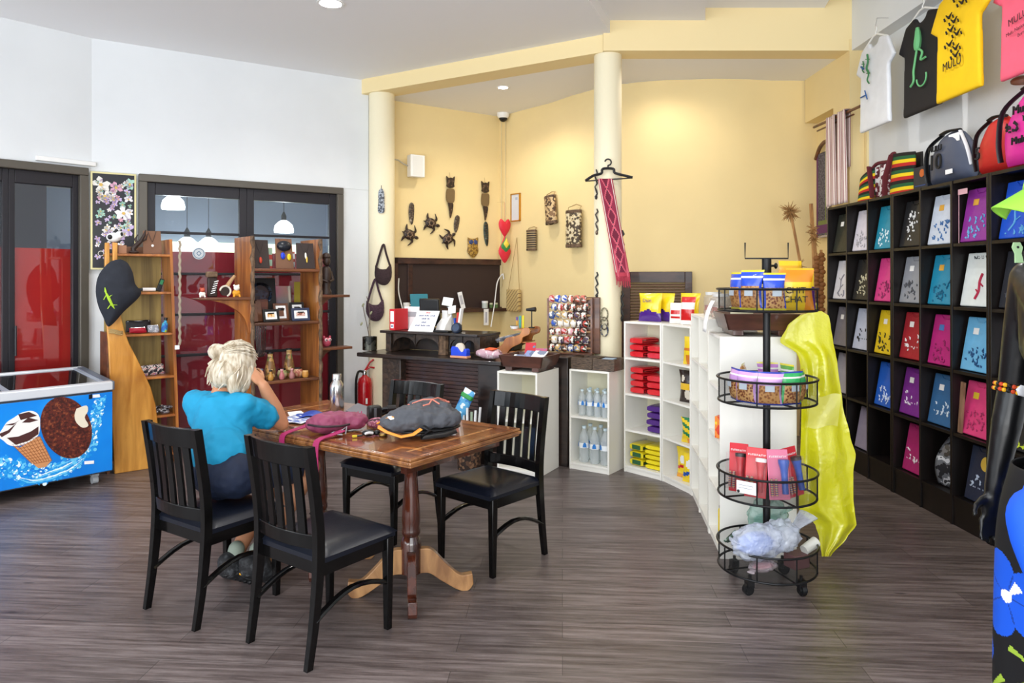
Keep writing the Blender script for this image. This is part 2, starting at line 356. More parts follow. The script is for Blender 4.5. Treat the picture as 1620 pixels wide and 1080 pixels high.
e2 = Vector((1.707, 6.36)); d2 = Vector((-.123, -.46)).normalized(); q2 = e2+d2*9
struct(MB().prism([(q1.x, q1.y), (q2.x, q2.y), (e2.x, e2.y), (e1.x, e1.y)], 3.866, 4.4).build('ceiling_middle_step', M_ceil))
struct(MB().prism([(q2.x, q2.y), (1.0, -2.4), (2.70, 6.1), (2.755, 6.36), (e2.x, e2.y)], 3.977, 4.4).build('ceiling_upper_step', M_ceil))
struct(MB().prism([(1.0, -2.4), (3.3, -2.4), (3.3, 6.36), (2.755, 6.36), (2.70, 6.1)], 4.3, 4.4).build('ceiling_right_edge', M_beam))
struct(MB().prism([(-1.7, 8.0), (pB.x, 6.5), (3.2, 6.5), (3.2, 9.3), (-1.7, 9.3)], 3.605, 3.75).build('ceiling_alcove', M_ceil))
# dark wooden window recess in the back wall
aw = Vector((-1.33, 8.14, 0)); ua = (Vector((-.157, 8.93, 0))-aw).normalized(); FW = Mx(aw, math.atan2(ua.y, ua.x))
M_dkw = wood('dark_brown_wood', '#2a1712', '#4a2c22', 3, (1, 14, 14), .4)
w0, w1 = along(aw, ua, 618), along(aw, ua, 796)
wd = MB(FW); zt, zb = 1.835, 1.20
wd.bb((w0, -.05, zt-.07), (w1, .02, zt)).bb((w0, -.05, zb), (w1, .02, zb+.05)).bb((w0, -.05, zb), (w0+.07, .02, zt)).bb((w1-.05, -.05, zb), (w1, .02, zt)).bb((w0+.2, -.03, zb), (w0+.26, .02, zt))
wd.bb((w0, -.15, zb), (w1, .02, zb+.04))
wn = struct(wd.build('window_1', M_dkw, bev=.004))
MB(FW).bb((w0, -.012, zb), (w1, .02, zt)).build('opening_shade', mat('recess_shade', '#33231f', .6), wn)  # flat dark board, its colour stands in for the shaded depth of the opening
# brown dado board low on the curved wall
struct(MB().prism([(.44, 8.21), (.86, 7.63), (.87, 7.60), (.42, 8.19)], .55, .93).build('trim_1', M_dkw))
# ------------------------------------------------------------------ glazed doors
M_red = mat('red_film', '#dd2420', .5, var=.12, vscale=3)
M_red2 = mat('red_film_dark', '#b5182c', .5, var=.2, vscale=3)
def glazed(name, F, s0, s1, zt, posts, bars, redmat, fr=.07, st=.07):
    f = MB(F)
    f.bb((s0, -.06, zt-fr), (s1, .12, zt)).bb((s0, -.06, 0), (s0+fr, .12, zt-fr)).bb((s1-fr, -.06, 0), (s1, .12, zt-fr))
    d = struct(f.build(name, M_bronze, bev=.006))
    g = MB(F); edges = [s0+fr]+[p for p in posts]+[s1-fr]
    for a, b in zip(edges[:-1], edges[1:]):
        l = MB(F)
        l.bb((a, -.01, .02), (a+st, .05, zt-fr)).bb((b-st, -.01, .02), (b, .05, zt-fr)).bb((a+st, -.01, zt-fr-.11), (b-st, .05, zt-fr)).bb((a+st, -.01, .02), (b-st, .05, .16))
        for z in bars: l.bb((a+st, .0, z-.012), (b-st, .04, z+.012))
        lf = l.build('door_leaf', M_dalu, d, bev=.004)
        MB(F).bb((a+st, .017, .16), (b-st, .023, zt-fr-.11)).build('glass_pane', M_glass, lf)
        MB(F).bb((a+st-.01, .05, .1), (b-st+.01, .056, 1.855)).build('red_film', redmat, lf)
        hx = b-.04 if a == edges[0] else a+.04
        MB(F).tube([(hx, -.05, .95), (hx, -.05, 1.2)], .009).tube([(hx, 0, .97), (hx, -.05, .97)], .006).tube([(hx, 0, 1.18), (hx, -.05, 1.18)], .006).build('pull_handle', M_dalu, lf)
    return d
glazed('door_1', FA, a0, a1, ZD1, [a0+1.3, sA(13)], [], M_red, st=.045)
glazed('door_2', FB, b0, b1, ZD2, [sB(390)], [2.03, 1.64, 1.25, .86], M_red2)
# emblem sticker on the glass
ps = FB @ Vector((sB(315), .014, H+(HY-400)/FPX*6.85))
st = thing('round_sticker', 'round pale emblem sticker on the glass of the far door', 'sticker', ps, math.atan2(uB.y, uB.x))
m_ = MB(Mx(rx=R(90)))
m_.lathe([(.058, -.001), (.058, .001)], 28); m_.build('disc', mat('sticker_white', '#d9dfe4', .6), st)
MB(Mx((0, -.002, 0), rx=R(90))).tube(arc((0, 0), .046, 0, 360, 24, 0)[:-1], .003, 5, closed=True).strip((-.02, 0, 0), (0, .022, 0), .006, .002).strip((0, .022, 0), (.02, 0, 0), .006, .002).strip((.02, 0, 0), (0, -.022, 0), .006, .002).strip((0, -.022, 0), (-.02, 0, 0), .006, .002).build('emblem', mat('sticker_blue', '#5b7fa0', .6), st)
# room beyond the glass
M_bk = mat('back_room_wall', '#a4b2c8', .8)
struct(MB(FB).bb((-3.2, 3.6, 0), (3.4, 3.7, 3.0)).bb((3.3, .6, 0), (3.4, 3.6, 3.0)).build('wall_back_room', M_bk))
struct(MB(FB).bb((-5.2, .16, 2.78), (3.4, 3.7, 2.88)).build('ceiling_back_room', mat('back_room_ceiling', '#cfcac0', .8)))
lw = struct(MB(FB).bb((.2, 3.55, 1.2), (3.0, 3.6, 2.12)).build('window_2', mat('bright_window', '#eef3d8', .5, emit=1.6)))
MB(FB).bb((.2, 3.5, 1.2), (.9, 3.56, 2.0)).bb((1.05, 3.5, 1.2), (1.7, 3.56, 1.95)).build('foliage_view', pattern('foliage_view', [(0, '#20413a'), (.45, '#4f7f74'), (.6, '#9cc2b8')], 9), lw)
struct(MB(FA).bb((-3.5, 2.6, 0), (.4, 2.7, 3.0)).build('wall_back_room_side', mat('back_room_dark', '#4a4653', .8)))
def pendant(label, p, s=1):
    t = thing('pendant_lamp', label, 'lamp', p, 0, 'pendant lamps beyond the glass door')
    MB().lathe([(.11*s, 0), (.115*s, .03*s), (.10*s, .09*s), (.06*s, .13*s), (.025*s, .15*s)], 24).build('lamp_shade', mat('lamp_glow', '#ffffff', .4, emit=2.2), t)
    MB().lathe([(.03*s, .148*s), (.03*s, .2*s), (.012, .24*s), (.004, .25*s)], 12).tube([(0, 0, .24*s), (0, 0, 2.785-p[2])], .004).build('cord', M_blk, t)
    l = bpy.data.lights.new('pendant_glow', 'POINT'); l.energy = 9; l.color = (.9, .95, 1); l.shadow_soft_size = .08; lo = bpy.data.objects.new('pendant_glow', l); lo.location = (p[0], p[1], p[2]-.1); COL.objects.link(lo)
    return t
def inroom(x, y, d):
    """point d metres behind wall B on the sight line of column x"""
    n = Vector((-.534, .8455, 0)); P0 = B0+n*d; s = along(P0, uB, x); P = P0+uB*s; return Vector((P.x, P.y, H+(HY-y)/FPX*P.y))
pendant('white dome pendant lamp seen through the upper left pane of the far door', inroom(274, 331, .6), 1.0)
pendant('white bell pendant lamp seen through the upper right pane of the far door', inroom(449, 368, 1.6), 1.05)
pendant('low white pendant lamp just above the red film, left of the round sticker', inroom(296, 397, 2.4), 1.2)
pendant('low white pendant lamp just above the red film, right of the round sticker', inroom(330, 396, 2.8), 1.2)
# ------------------------------------------------------------------ ceiling fittings
def downlight(label, p, r, e, power, c, hidden=False):
    t = thing('recessed_downlight', label, 'light', p)
    MB().lathe([(r*1.0, -.006), (r*1.25, -.006), (r*1.25, .0)], 28, caps=False).build('trim_ring', M_wht, t)
    MB().lathe([(0.0001, -.004), (r, -.004)], 28).build('lamp_disc', mat('lamp_disc', '#ffffff', .5, emit=14), t)
    spot('downlight_lamp', (p[0], p[1], p[2]-.03), power, c)
downlight('bright white recessed ceiling light over the shop floor', (-1.425, 5.66, ZC), .085, 14, 75, (1, .97, .93))
downlight('small recessed ceiling light in the alcove ceiling above the counter', (-.093, 7.57, 3.605), .05, 14, 40, (1, .9, .76))
for i, p in enumerate([(-3.9, 3.9), (-1.5, 2.4), (-.2, 4.2)]): spot('unseen_downlight', (p[0], p[1], 3.7), 55, (1, .97, .94))  # unseen spots added as a likely rest of the downlight grid
spot('unseen_downlight', (1.45, 6.7, 3.57), 18, (1, .9, .76), 165); spot('unseen_downlight', (1.75, 4.6, 3.85), 45, (1, .97, .94))  # more added spots without fittings, over the alcove and the right aisle
# dome camera in the alcove corner with its two cables
cp = at(796, 187, 8.75)
t = thing('dome_camera', 'white dome security camera at the alcove ceiling corner', 'camera', (cp.x, cp.y, 3.605))
MB().lathe([(.075, 0), (.075, -.03), (.06, -.06)], 20).build('housing', M_wht, t)
MB().ell((0, 0, -.055), (.052, .052, .05)).build('dome', M_blk, t)
tag(MB().tube([(cp.x-.02, 8.82, 3.56), (cp.x-.02, 8.9-.05, 3.4), (cp.x-.02, 8.86, 1.5)], .005, 6).tube([(cp.x+.03, 8.82, 3.56), (cp.x+.03, 8.82, 3.4), (cp.x+.03, 8.82, 1.85)], .005, 6).build('camera_cable', mat('cable_cream', '#d8c9a0', .6)), 'pair of thin cables running down the alcove corner below the dome camera', 'cable')
t = thing('wall_camera', 'small white bullet camera under the alcove ceiling right of the column', 'camera', at(993, 127, 7.42))
MB().lathe([(.035, -.05), (.035, .05)], 16, M=Mx(rx=R(80), rz=R(20))).build('housing', M_wht, t)
MB().tube([(0, 0, 0), (0, .02, .05), (0, .02, .11)], .012).build('bracket', M_wht, t)
# white wall box on a conduit
bp_ = at(655, 264, 8.22)
t = thing('wall_speaker_box', 'white rectangular box fixed high on the alcove wall beside the column', 'box', bp_, math.atan2(ua.y, ua.x))
MB().bb((-.09, -.1, -.125), (.09, .0, .125)).build('casing', M_wht, t, bev=.008)
MB().bb((-.06, -.102, -.11), (.06, -.099, .11)).build('front_panel', mat('panel_white', '#e6e6e2', .5), t)
MB().tube([(-.09, -.03, 0), (-.14, -.02, .02), (-.2, .0, .06), (-.27, .02, .07)], .008, 6).build('cable', mat('cable_grey', '#b6b0a0', .5), t)
# framed wall notice strip near the first door top
tag(MB(FA).bb((sA(55), -.04, 2.60), (sA(150), -.005, 2.64)).build('curtain_rail', M_wht, bev=.005), 'thin white rail fixed on the wall just above the first door', 'rail')
# louvred shutter on the curved wall
lv = Vector((1.125, 7.385, 0)); lu = (Vector((1.81, 7.235, 0))-lv).normalized(); FL = Mx(lv, math.atan2(lu.y, lu.x)); lw_ = .70
m1 = MB(FL); zt = 1.665
m1.bb((0, -.06, 0), (.09, -.02, zt)).bb((lw_-.07, -.06, 0), (lw_, -.02, zt)).bb((.09, -.06, zt-.11), (lw_-.07, -.02, zt)).bb((.09, -.06, 0), (lw_-.07, -.02, .12))
ld = tag(m1.build('louvre_door', M_dkw, bev=.004), 'low dark brown louvred door on the yellow wall behind the white shelf', 'door')
m2 = MB(FL)
for i in range(48):
    z = .14+i*.0295
    if z < zt-.12: m2.add([(.09, -.055, z), (lw_-.07, -.055, z), (lw_-.07, -.03, z+.018), (.09, -.03, z+.018), (.09, -.055, z-.005), (lw_-.07, -.055, z-.005), (lw_-.07, -.03, z+.013), (.09, -.03, z+.013)], [(0, 1, 2, 3), (7, 6, 5, 4), (4, 5, 1, 0), (3, 2, 6, 7), (0, 3, 7, 4), (1, 5, 6, 2)])
m2.build('louvres', mat('louvre_tan', '#7c6350', .5), ld)
# ------------------------------------------------------------------ table
US = Vector((-.811, .585, 0)); UR = Vector((.585, .811, 0)); TC = Vector((-.474, 3.355, 0)); TL, TW, TZ = 1.62, .86, .75
RZT = math.atan2(UR.y, UR.x)                     # local x runs along the short side, local y along the long side
FT = Mx(TC, RZT)
def tab(s, r, z=TZ): p = TC+US*s+UR*r; return Vector((p.x, p.y, z))
def tpx(x, y, z=TZ): return atz(x, y, z)
M_tab = wood('table_red_wood', '#5a2f1a', '#a9683c', 3.5, (16, 1.4, 8), .16, .6, .02)
M_tabd = wood('table_dark_edge', '#3d2014', '#6e3f25', 4, (14, 3, 8), .2, .5, .02)
M_tabl = wood('table_light_inlay', '#a0673c', '#cf9a63', 4, (20, 2, 8), .2, .5, .02)
M_post = wood('table_post_wood', '#2a130c', '#5a2a1a', 3, (9, 9, 2), .14, .8, .02)
M_foot = wood('table_foot_wood', '#7d5532', '#b98a58', 3, (9, 9, 3), .3, .4, .03)
table = thing('dining_table', 'polished red-brown wooden table with turned posts, bags and a bottle on it', 'table', TC, RZT)
MB().prism([(0, 0), (TW, 0), (TW, TL), (0, TL)], TZ-.012, TZ, 0).prism([(-.0, -.0), (TW, 0), (TW, TL), (0, TL)], TZ-.042, TZ-.012, 1).build('table_top', [M_tab, M_tabd], table, bev=.006)
ed = MB()
for z0, z1, o in ((TZ-.016, TZ-.002, .012), (TZ-.034, TZ-.016, .018), (TZ-.046, TZ-.034, .010)):
    ed.bb((-o, -o, z0), (TW+o, .0, z1), 0).bb((-o, TL, z0), (TW+o, TL+o, z1), 0).bb((-o, -.0, z0), (0, TL, z1), 0).bb((TW, 0, z0), (TW+o, TL, z1), 0)
ed.build('edge_moulding', wood('table_edge_wood', '#6b3f22', '#a8713f', 4, (3, 14, 3), .2, .5, .02), table, bev=.004)
il = MB()
for a in (.105, .66): il.bb((.09, a-.009, TZ-.001), (TW-.1, a+.009, TZ+.0006), 0)
il.bb((.09, .9, TZ-.001), (TW-.1, .96, TZ+.0006), 0).bb((.09, 1.30, TZ-.001), (TW-.1, 1.33, TZ+.0006), 0).bb((.09, 1.48, TZ-.001), (TW-.1, 1.5, TZ+.0006), 0)
il.build('inlay_strips', M_tabl, table)
prof = [(.030, 0), (.048, .012), (.048, .03), (.036, .04), (.045, .055), (.045, .075), (.034, .09), (.033, .12), (.038, .2), (.046, .3), (.047, .34), (.043, .37), (.047, .385), (.047, .40), (.04, .415), (.046, .43), (.052, .45), (.052, .60), (.03, .61)]
def post(s, r):
    c = (r, s, 0); q = MB().lathe([(a, .705-z) for a, z in prof][::-1], 28, c=(r, s, 0)); p = q.build('turned_post', M_post, table, smooth=40)
    for k in range(4):
        a = PI/4+k*PI/2; m = Mx((r, s, 0), a)
        poly = [tuple(v)[:2] for v in smoothpts([(.03, .225), (.1, .22), (.17, .15), (.24, .085), (.28, .08), (.31, .085)], 5)+smoothpts([(.315, .03), (.29, .0), (.24, .005), (.15, .06), (.09, .10), (.03, .10)], 5)]
        MB(m @ Mx(rx=R(90))).prism(poly, -.022, .022).build('claw_foot', M_foot if k != 2 else M_post, p, bev=.006)
post_pts = [(.2, .214), (.91, .214)]
for s_, r_ in post_pts: post(s_, r_)
MB().bb((.06, .08, TZ-.1), (TW-.06, .12, TZ-.042)).bb((.06, TL-.12, TZ-.1), (TW-.06, TL-.08, TZ-.042)).bb((.16, .1, TZ-.09), (.27, TL-.1, TZ-.042)).build('under_frame', M_post, table)
# ------------------------------------------------------------------ chairs
M_chair = mat('chair_black_lacquer', '#0b0a0a', .16, spec=.38)
M_seat = mat('chair_leather', '#10141f', .32, spec=.5, bump=.05, bscale=90)
def make_chair(label):
    t = thing('dining_chair', label, 'chair', (0, 0, 0), 0, 'black slat-back chairs around the table')
    hw = .195
    c = MB(); n = 10
    def seatfn(u, v):
        x = (u-.5)*(.43+.02*v); y = -.185+v*.43; e = min(u, 1-u, v, 1-v); return (x, y, .438+.034*min(1, (e*7))**.5+.006*math.sin(PI*u)*math.sin(PI*v))
    c.sheet(seatfn, 16, 16).bb((-.212, -.18, .415), (.212, .24, .44)); c.build('seat', M_seat, t, smooth=60)
    MB().bb((-.195, .195, .36), (.195, .22, .418)).bb((-.195, -.175, .36), (.195, -.15, .418)).bb((-.205, -.17, .36), (-.18, .21, .418)).bb((.18, -.17, .36), (.205, .21, .418)).build('seat_frame', M_chair, t, bev=.003)
    for s in (-1, 1):
        MB().add([(s*.2+a*.5*w, .205+b*.5*w, z) for z, w in ((0, .028), (.418, .04)) for a, b in ((-1, -1), (1, -1), (1, 1), (-1, 1))], [(3, 2, 1, 0), (4, 5, 6, 7), (0, 1, 5, 4), (1, 2, 6, 5), (2, 3, 7, 6), (3, 0, 4, 7)]).build('leg', M_chair, t, bev=.003)
        P = smoothpts([(s*.198, -.235, 0), (s*.2, -.205, .2), (s*.2, -.185, .42), (s*.2, -.19, .6), (s*.2, -.235, .905)], 5)
        l = MB()
        for p, q in zip(P[:-1], P[1:]):
            a, b = (.03+.01*min(1, p.z/.4))/2, (.03+.01*min(1, q.z/.4))/2
            l.add([(p.x-a*.8, p.y-a, p.z), (p.x+a*.8, p.y-a, p.z), (p.x+a*.8, p.y+a, p.z), (p.x-a*.8, p.y+a, p.z), (q.x-b*.8, q.y-b, q.z), (q.x+b*.8, q.y-b, q.z), (q.x+b*.8, q.y+b, q.z), (q.x-b*.8, q.y+b, q.z)], [(3, 2, 1, 0), (4, 5, 6, 7), (0, 1, 5, 4), (1, 2, 6, 5), (2, 3, 7, 6), (3, 0, 4, 7)])
        l.build('rear_leg', M_chair, t)
        MB().tube([(s*.198, -.205+.4*k/8, .185+.06*math.sin(PI*k/8)+.03*k/8) for k in range(9)], .018, 8, flat=.62).build('stretcher', M_chair, t)
    def bk(u, z, off=0):                                      # back plane: bowed between the posts
        y = -.185-.05*max(0, (z-.45)/.455)**1.4-.028*(1-(2*u-1)**2)+off; return (-.19+.38*u, y, z)
    def rail(z0, z1, th):
        q = MB(); k = 10
        for i in range(k):
            a, b = i/k, (i+1)/k; vs = [bk(a, z0, -th), bk(b, z0, -th), bk(b, z0, th), bk(a, z0, th), bk(a, z1, -th), bk(b, z1, -th), bk(b, z1, th), bk(a, z1, th)]
            q.add(vs, [(3, 2, 1, 0), (4, 5, 6, 7), (0, 1, 5, 4), (2, 3, 7, 6)]+([(3, 0, 4, 7)] if i == 0 else [])+([(1, 2, 6, 5)] if i == k-1 else []))
        return q
    rail(.815, .905, .011).build('top_rail', M_chair, t, bev=.003); rail(.475, .535, .011).build('lower_rail', M_chair, t, bev=.003)
    for i in range(5):
        u = (i+1)/6; q = MB(); w = .05
        for z0, z1 in ((.53, .62), (.62, .72), (.72, .82)):
            vs = [bk(u-w, z0, -.006), bk(u+w, z0, -.006), bk(u+w, z0, .006), bk(u-w, z0, .006), bk(u-w, z1, -.006), bk(u+w, z1, -.006), bk(u+w, z1, .006), bk(u-w, z1, .006)]
            q.add(vs, [(0, 1, 5, 4), (1, 2, 6, 5), (2, 3, 7, 6), (3, 0, 4, 7)])
        q.build('slat', M_chair, t)
    return t
def face(d): return math.atan2(-d[0], d[1])
ch = make_chair('black slat-back chair standing empty nearest the viewer, in front of the maroon bag')
ch.location = (-.846, 3.222, 0); ch.rotation_euler = (0, 0, face((.59, .808)))
dup(ch, (-1.464, 3.56, 0), face((.549, .836)), 'black slat-back chair the woman in turquoise sits on')
dup(ch, (-.1155, 4.115, 0), face((-.665, -.747)), 'black slat-back chair at the right corner of the table, seat turned towards us')
bc = tab(.95, .83, 0); dup(ch, bc, face((-.55, -.835)), 'black slat-back chair on the far side of the table behind the grey backpack')
# ------------------------------------------------------------------ the woman
M_skin = mat('skin', '#bd8461', .5, var=.08, vscale=18)
M_shirt = mat('turquoise_shirt', '#0a8ab4', .75, var=.05, vscale=9, bump=.6, bscale=11)
M_navy = mat('navy_shorts', '#0d1a33', .75, var=.15, vscale=20, bump=.2, bscale=25)
M_hair = pattern('blonde_grey_hair', [(.2, '#6a5a44'), (.4, '#a3937a'), (.6, '#cfc5b2'), (.85, '#ebe5da')], 9, 'noise', .5, (5, 5, 1.2), 'LINEAR', bump=.9, detail=6)
M_shoe = pattern('trail_shoe', [(0, '#17171a'), (.5, '#2a2b2e'), (.62, '#45474a')], 40, 'noise', .7)
wom = thing('person', 'woman in turquoise t-shirt and navy shorts seated with head on hand', 'person', (-1.464, 3.56, 0))
wo = Vector((-1.464, 3.56, 0))
def wl(*p): return Vector(p)-wo
hipR, hipL = wl(-1.375, 3.575, .616), wl(-1.545, 3.69, .616); pel = (hipR+hipL)/2
kneeR, kneeL = wl(-1.10, 3.93, .565), wl(-1.30, 4.08, .565)
ankR, ankL = wl(-1.305, 3.66, .16), wl(-1.425, 3.69, .15)
waist = wl(-1.475, 3.69, .68); chest = wl(-1.535, 3.80, .86); neck = wl(-1.54, 3.845, .985)
shR, shL = wl(-1.40, 3.765, .925), wl(-1.70, 3.86, .925)
elbR, wriR = wl(-1.268, 3.965, .790), wl(-1.338, 3.875, 1.015)
elbL, wriL = wl(-1.72, 4.11, .80), wl(-1.50, 4.22, .80)
hd = wl(-1.485, 3.875, 1.105)
fwd = Vector((.57, .75, -.34)).normalized(); rgt = Vector((.8, -.6, 0)).normalized(); upv = rgt.cross(fwd)
HF = Matrix.Translation(hd) @ Matrix((rgt, fwd, upv)).transposed().to_4x4()
b = MB()
b.chain([pel, waist, chest, neck], [.125, .115, .12, .06]).cap(chest, shR, .10, .062).cap(chest, shL, .10, .062).cap(neck, hd+Vector((0, 0, -.02)), .052, .05)
b.chain([shR, elbR], [.05, .038]).chain([elbR, elbR*.6+wriR*.4, wriR], [.040, .044, .028]).chain([shL, elbL], [.05, .038]).chain([elbL, elbL*.6+wriL*.4, wriL], [.040, .044, .028])
b.chain([hipR, kneeR], [.085, .056]).chain([hipL, kneeL], [.085, .056]).chain([kneeR, kneeR*.65+ankR*.35, ankR], [.054, .056, .035]).chain([kneeL, kneeL*.65+ankL*.35, ankL], [.054, .056, .035])
b.chain([ankR, ankR+Vector((.05, .1, -.1))], [.036, .035]).chain([ankL, ankL+Vector((.05, .1, -.1))], [.036, .035])
b.ell((0, 0, .015), (.074, .093, .112), M=HF, nu=20, nv=14)                                  # skull
b.ell((0, .062, -.06), (.048, .04, .05), M=HF).ell((0, .1, -.01), (.012, .02, .022), M=HF).ell((0, .098, -.055), (.026, .012, .010), M=HF)   # jaw, nose, lips
for s in (-1, 1): b.ell((s*.072, -.005, -.005), (.012, .02, .032), M=HF).ell((s*.03, .085, .025), (.016, .01, .008), M=HF)
def hand(b, wr, pd, nd, td, curl=.35, side=1, sc=1):
    """palm along pd, palm normal nd (fingers curl that way), thumb towards td; five fingers"""
    pd = pd.normalized(); nd = (nd-pd*nd.dot(pd)).normalized(); td = (td-pd*td.dot(pd)-nd*td.dot(nd)).normalized()
    pc = wr+pd*.055*sc; Q = Matrix.Translation(pc) @ Matrix((td, pd, nd)).transposed().to_4x4()
    b.ell((0, 0, 0), (.04*sc, .055*sc, .017*sc), M=Q); b.cap(wr, pc, .025*sc, .022*sc)
    for i, (o, L) in enumerate(((.029, .072), (.010, .08), (-.010, .075), (-.029, .058))):
        p = pc+pd*.045*sc+td*o*sc; d = (pd+td*o*2.2).normalized(); rs = (.0095*sc, .0088*sc, .0078*sc, .0065*sc); a = 0
        for k in range(3):
            a += curl*(.7+.12*i) if k else curl*.4; q = p+(d*math.cos(a)+nd*math.sin(a))*L*sc*(.45, .31, .24)[k]; b.cap(p, q, rs[k], rs[k+1], n=8); p = q
    p = pc-pd*.02*sc+td*.032*sc; q = p+(td*.75+pd*.6+nd*.3).normalized()*.04*sc; b.cap(p, q, .0125*sc, .0105*sc, n=8); b.cap(q, q+(td*.3+pd*.85+nd*.45).normalized()*.034*sc, .0105*sc, .0085*sc, n=8)
hand(b, wriR, Vector((-.06, -.01, .08)), Vector((-.8, .3, -.1)), Vector((.3, .9, .1)), .45)
hand(b, wriL, Vector((.8, .25, -.05)), Vector((0, 0, -1)), Vector((.2, -1, 0)), .25)
body = b.build('body', M_skin, wom, remesh=.0065, smo=4)
for s in (-1, 1):
    fm = MB(); fm.ell((s*.03, .090, .026), (.011, .008, .006), 0, HF).ell((s*.03, .0965, .026), (.005, .003, .005), 1, HF)
    fm.build('eye', [M_wht, mat('iris_blue', '#35506a', .2)], wom)
MB().ell((0, .1085, -.056), (.022, .004, .005), 0, HF).build('lips', mat('lips', '#a85c50', .5), wom)
# hair: cap over the skull, loose bob at the sides and a bun at the back
h = MB(HF); nz = lambda d: 1+.10*noise.noise(d*3.5)+.05*noise.noise(d*9)
h.ell((0, -.010, .028), (.095, .108, .096), nu=30, nv=20, fn=nz).ell((-.045, -.10, .06), (.052, .055, .045), nu=24, nv=16, fn=nz).ell((0, -.065, -.035), (.092, .062, .085), nu=28, nv=18, fn=nz)
for s in (-1, 1):
    h.ell((s*.075, -.02, -.05), (.035, .055, .09), nu=20, nv=14, fn=nz).ell((s*.082, .03, -.045), (.02, .03, .08), nu=16, nv=12, fn=nz)
for i in range(70):
    a = rnd(-PI, PI); s = rnd(.055, .105); p0 = Vector((s*math.sin(a)*.95, -.02-s*math.cos(a)*.9, rnd(-.02, .05))); ln = rnd(.07, .12)
    if p0.y > .035: continue
    h.tube([p0, p0+Vector((p0.x*.18+rnd(-.01, .01), p0.y*.15+rnd(-.01, .01), -ln*.5)), p0+Vector((p0.x*.12+rnd(-.02, .02), p0.y*.1+rnd(-.02, .01), -ln))], [.007, .006, .002], 5)
hair = h.build('hair', M_hair, wom, smooth=60)
st_ = MB(HF)
for i in range(46):
    a = rnd(-1.25, 1.25); p = [Vector((.098*math.sin(a)*math.sin(th), -.012+.11*math.cos(th)*-1, .04+.11*math.cos(a)*math.sin(th))) for th in (PI*.75, PI*.6, PI*.45, PI*.3, PI*.15)]
    st_.tube([q+Vector((rnd(-.004, .004),)*3) for q in p], [.002, .004, .004, .004, .002], 4)
st_.build('hair_strands', M_hair, hair)
MB(HF).lathe([(.03, -.008), (.036, 0), (.03, .008)], 16, M=Mx((0, -.07, .075), rx=R(60))).build('hair_tie', M_blk, hair)
# t-shirt
g = MB(); dn = Vector((0, 0, -.02))
g.chain([pel+Vector((0, .005, .085)), waist, chest, neck-Vector((0, .0, .045))], [.145, .152, .140, .078], n=20).cap(chest, shR, .118, .070).cap(chest, shL, .118, .066).cap(chest*.6+waist*.4, shR*.7+chest*.3, .12, .09).cap(chest*.6+waist*.4, shL*.7+chest*.3, .12, .09)
eR = shR*.42+elbR*.58; eL = shL*.42+elbL*.58
g.chain([shR, eR], [.068, .070]).chain([shL, eL], [.066, .070])
for i in range(9):
    a = rnd(.2, 2.9); p = waist*(.5)+chest*.5; g.cap(p+Vector((math.cos(a)*.11, -.10*math.sin(a), rnd(-.08, .1))), p+Vector((math.cos(a)*.12+rnd(-.03, .03), -.1*math.sin(a), rnd(-.22, -.1))), .018, .03)
disp(g.build('t_shirt', M_shirt, wom, remesh=.010, smo=5), .035, .09)
g = MB(); g.chain([pel+Vector((0, 0, .06)), pel], [.135, .138]).chain([hipR, hipR*.3+kneeR*.7], [.108, .082]).chain([hipL, hipL*.3+kneeL*.7], [.108, .082]).cap(hipR, hipL, .118, .118)
so = disp(g.build('shorts', M_navy, wom, remesh=.012, smo=4), .02, .07)
q = wl(-1.437, 3.495, .625); MB().box((0, 0, 0), (.008, .006, .045), M=Matrix.Translation(q) @ Euler((0, R(-12), R(20))).to_matrix().to_4x4()).build('pocket_tab', mat('tab_cream', '#e8e0b0', .6), so)
for nm, an in (('shoe', ankR), ('shoe', ankL)):
    toe = an+Vector((.06, .10, -.115)); g = MB(); g.chain([an+Vector((-.015, -.02, -.03)), an*.5+toe*.5+Vector((0, -.01, -.012)), toe], [.058, .056, .044]).cap(an+Vector((-.02, -.03, .0)), an+Vector((.02, .02, -.02)), .05, .05)
    sh = g.build(nm, M_shoe, wom, remesh=.008, smo=3)
    k = MB(); dirv = (toe-an).normalized(); nb = Vector((-.45, -.6, -.55)).normalized()
    for i in range(6):
        for s in (-1, 0, 1): k.ell(an+Vector((-.015, -.02, -.03))*(1-i/5)+(toe-an)*(i/5)*1.0+nb*.042+rgt*s*.026, .012, nu=8, nv=5)
    k.build('sole_lugs', M_blk, sh)
    MB().cap(an+Vector((.005, 0, .0)), an+Vector((.01, .012, .05)), .043, .041).build('sock', mat('sock_grey', '#8f998c', .8), wom)
MB().ell(ankR+Vector((-.05, -.05, -.05)), (.012, .008, .008)).build('shoe_emblem', mat('emblem_orange', '#e0a020', .5), wom)
# ------------------------------------------------------------------ chest freezer
UP = Mx(rx=R(90))                                 # xy drawing plane -> upright xz plane facing -y
uF = Vector((.636, .772, 0)).normalized(); PF = Vector((-3.12, 5.63, 0)); FF = Mx(PF, math.atan2(uF.y, uF.x))
fz = thing('chest_freezer', 'ice cream chest freezer with sliding glass lids and a bright blue ice cream picture', 'freezer', PF, math.atan2(uF.y, uF.x))
M_fblue = pattern('freezer_blue', [(0, '#0b5fc4'), (.5, '#0f86e6'), (.75, '#2aa2f0')], 2.2, 'noise', .3, interp='LINEAR', coat=.3)
MB().bb((-1.35, 0, .09), (0, .62, .70)).add([(-1.35, 0, .70), (0, 0, .70), (0, .62, .77), (-1.35, .62, .77), (-1.35, 0, .725), (0, 0, .725), (0, .62, .795), (-1.35, .62, .795)], [(4, 5, 6, 7), (0, 1, 5, 4), (1, 2, 6, 5), (2, 3, 7, 6), (3, 0, 4, 7)]).build('body', [mat('freezer_grey', '#3b4048', .4)], fz, bev=.006)
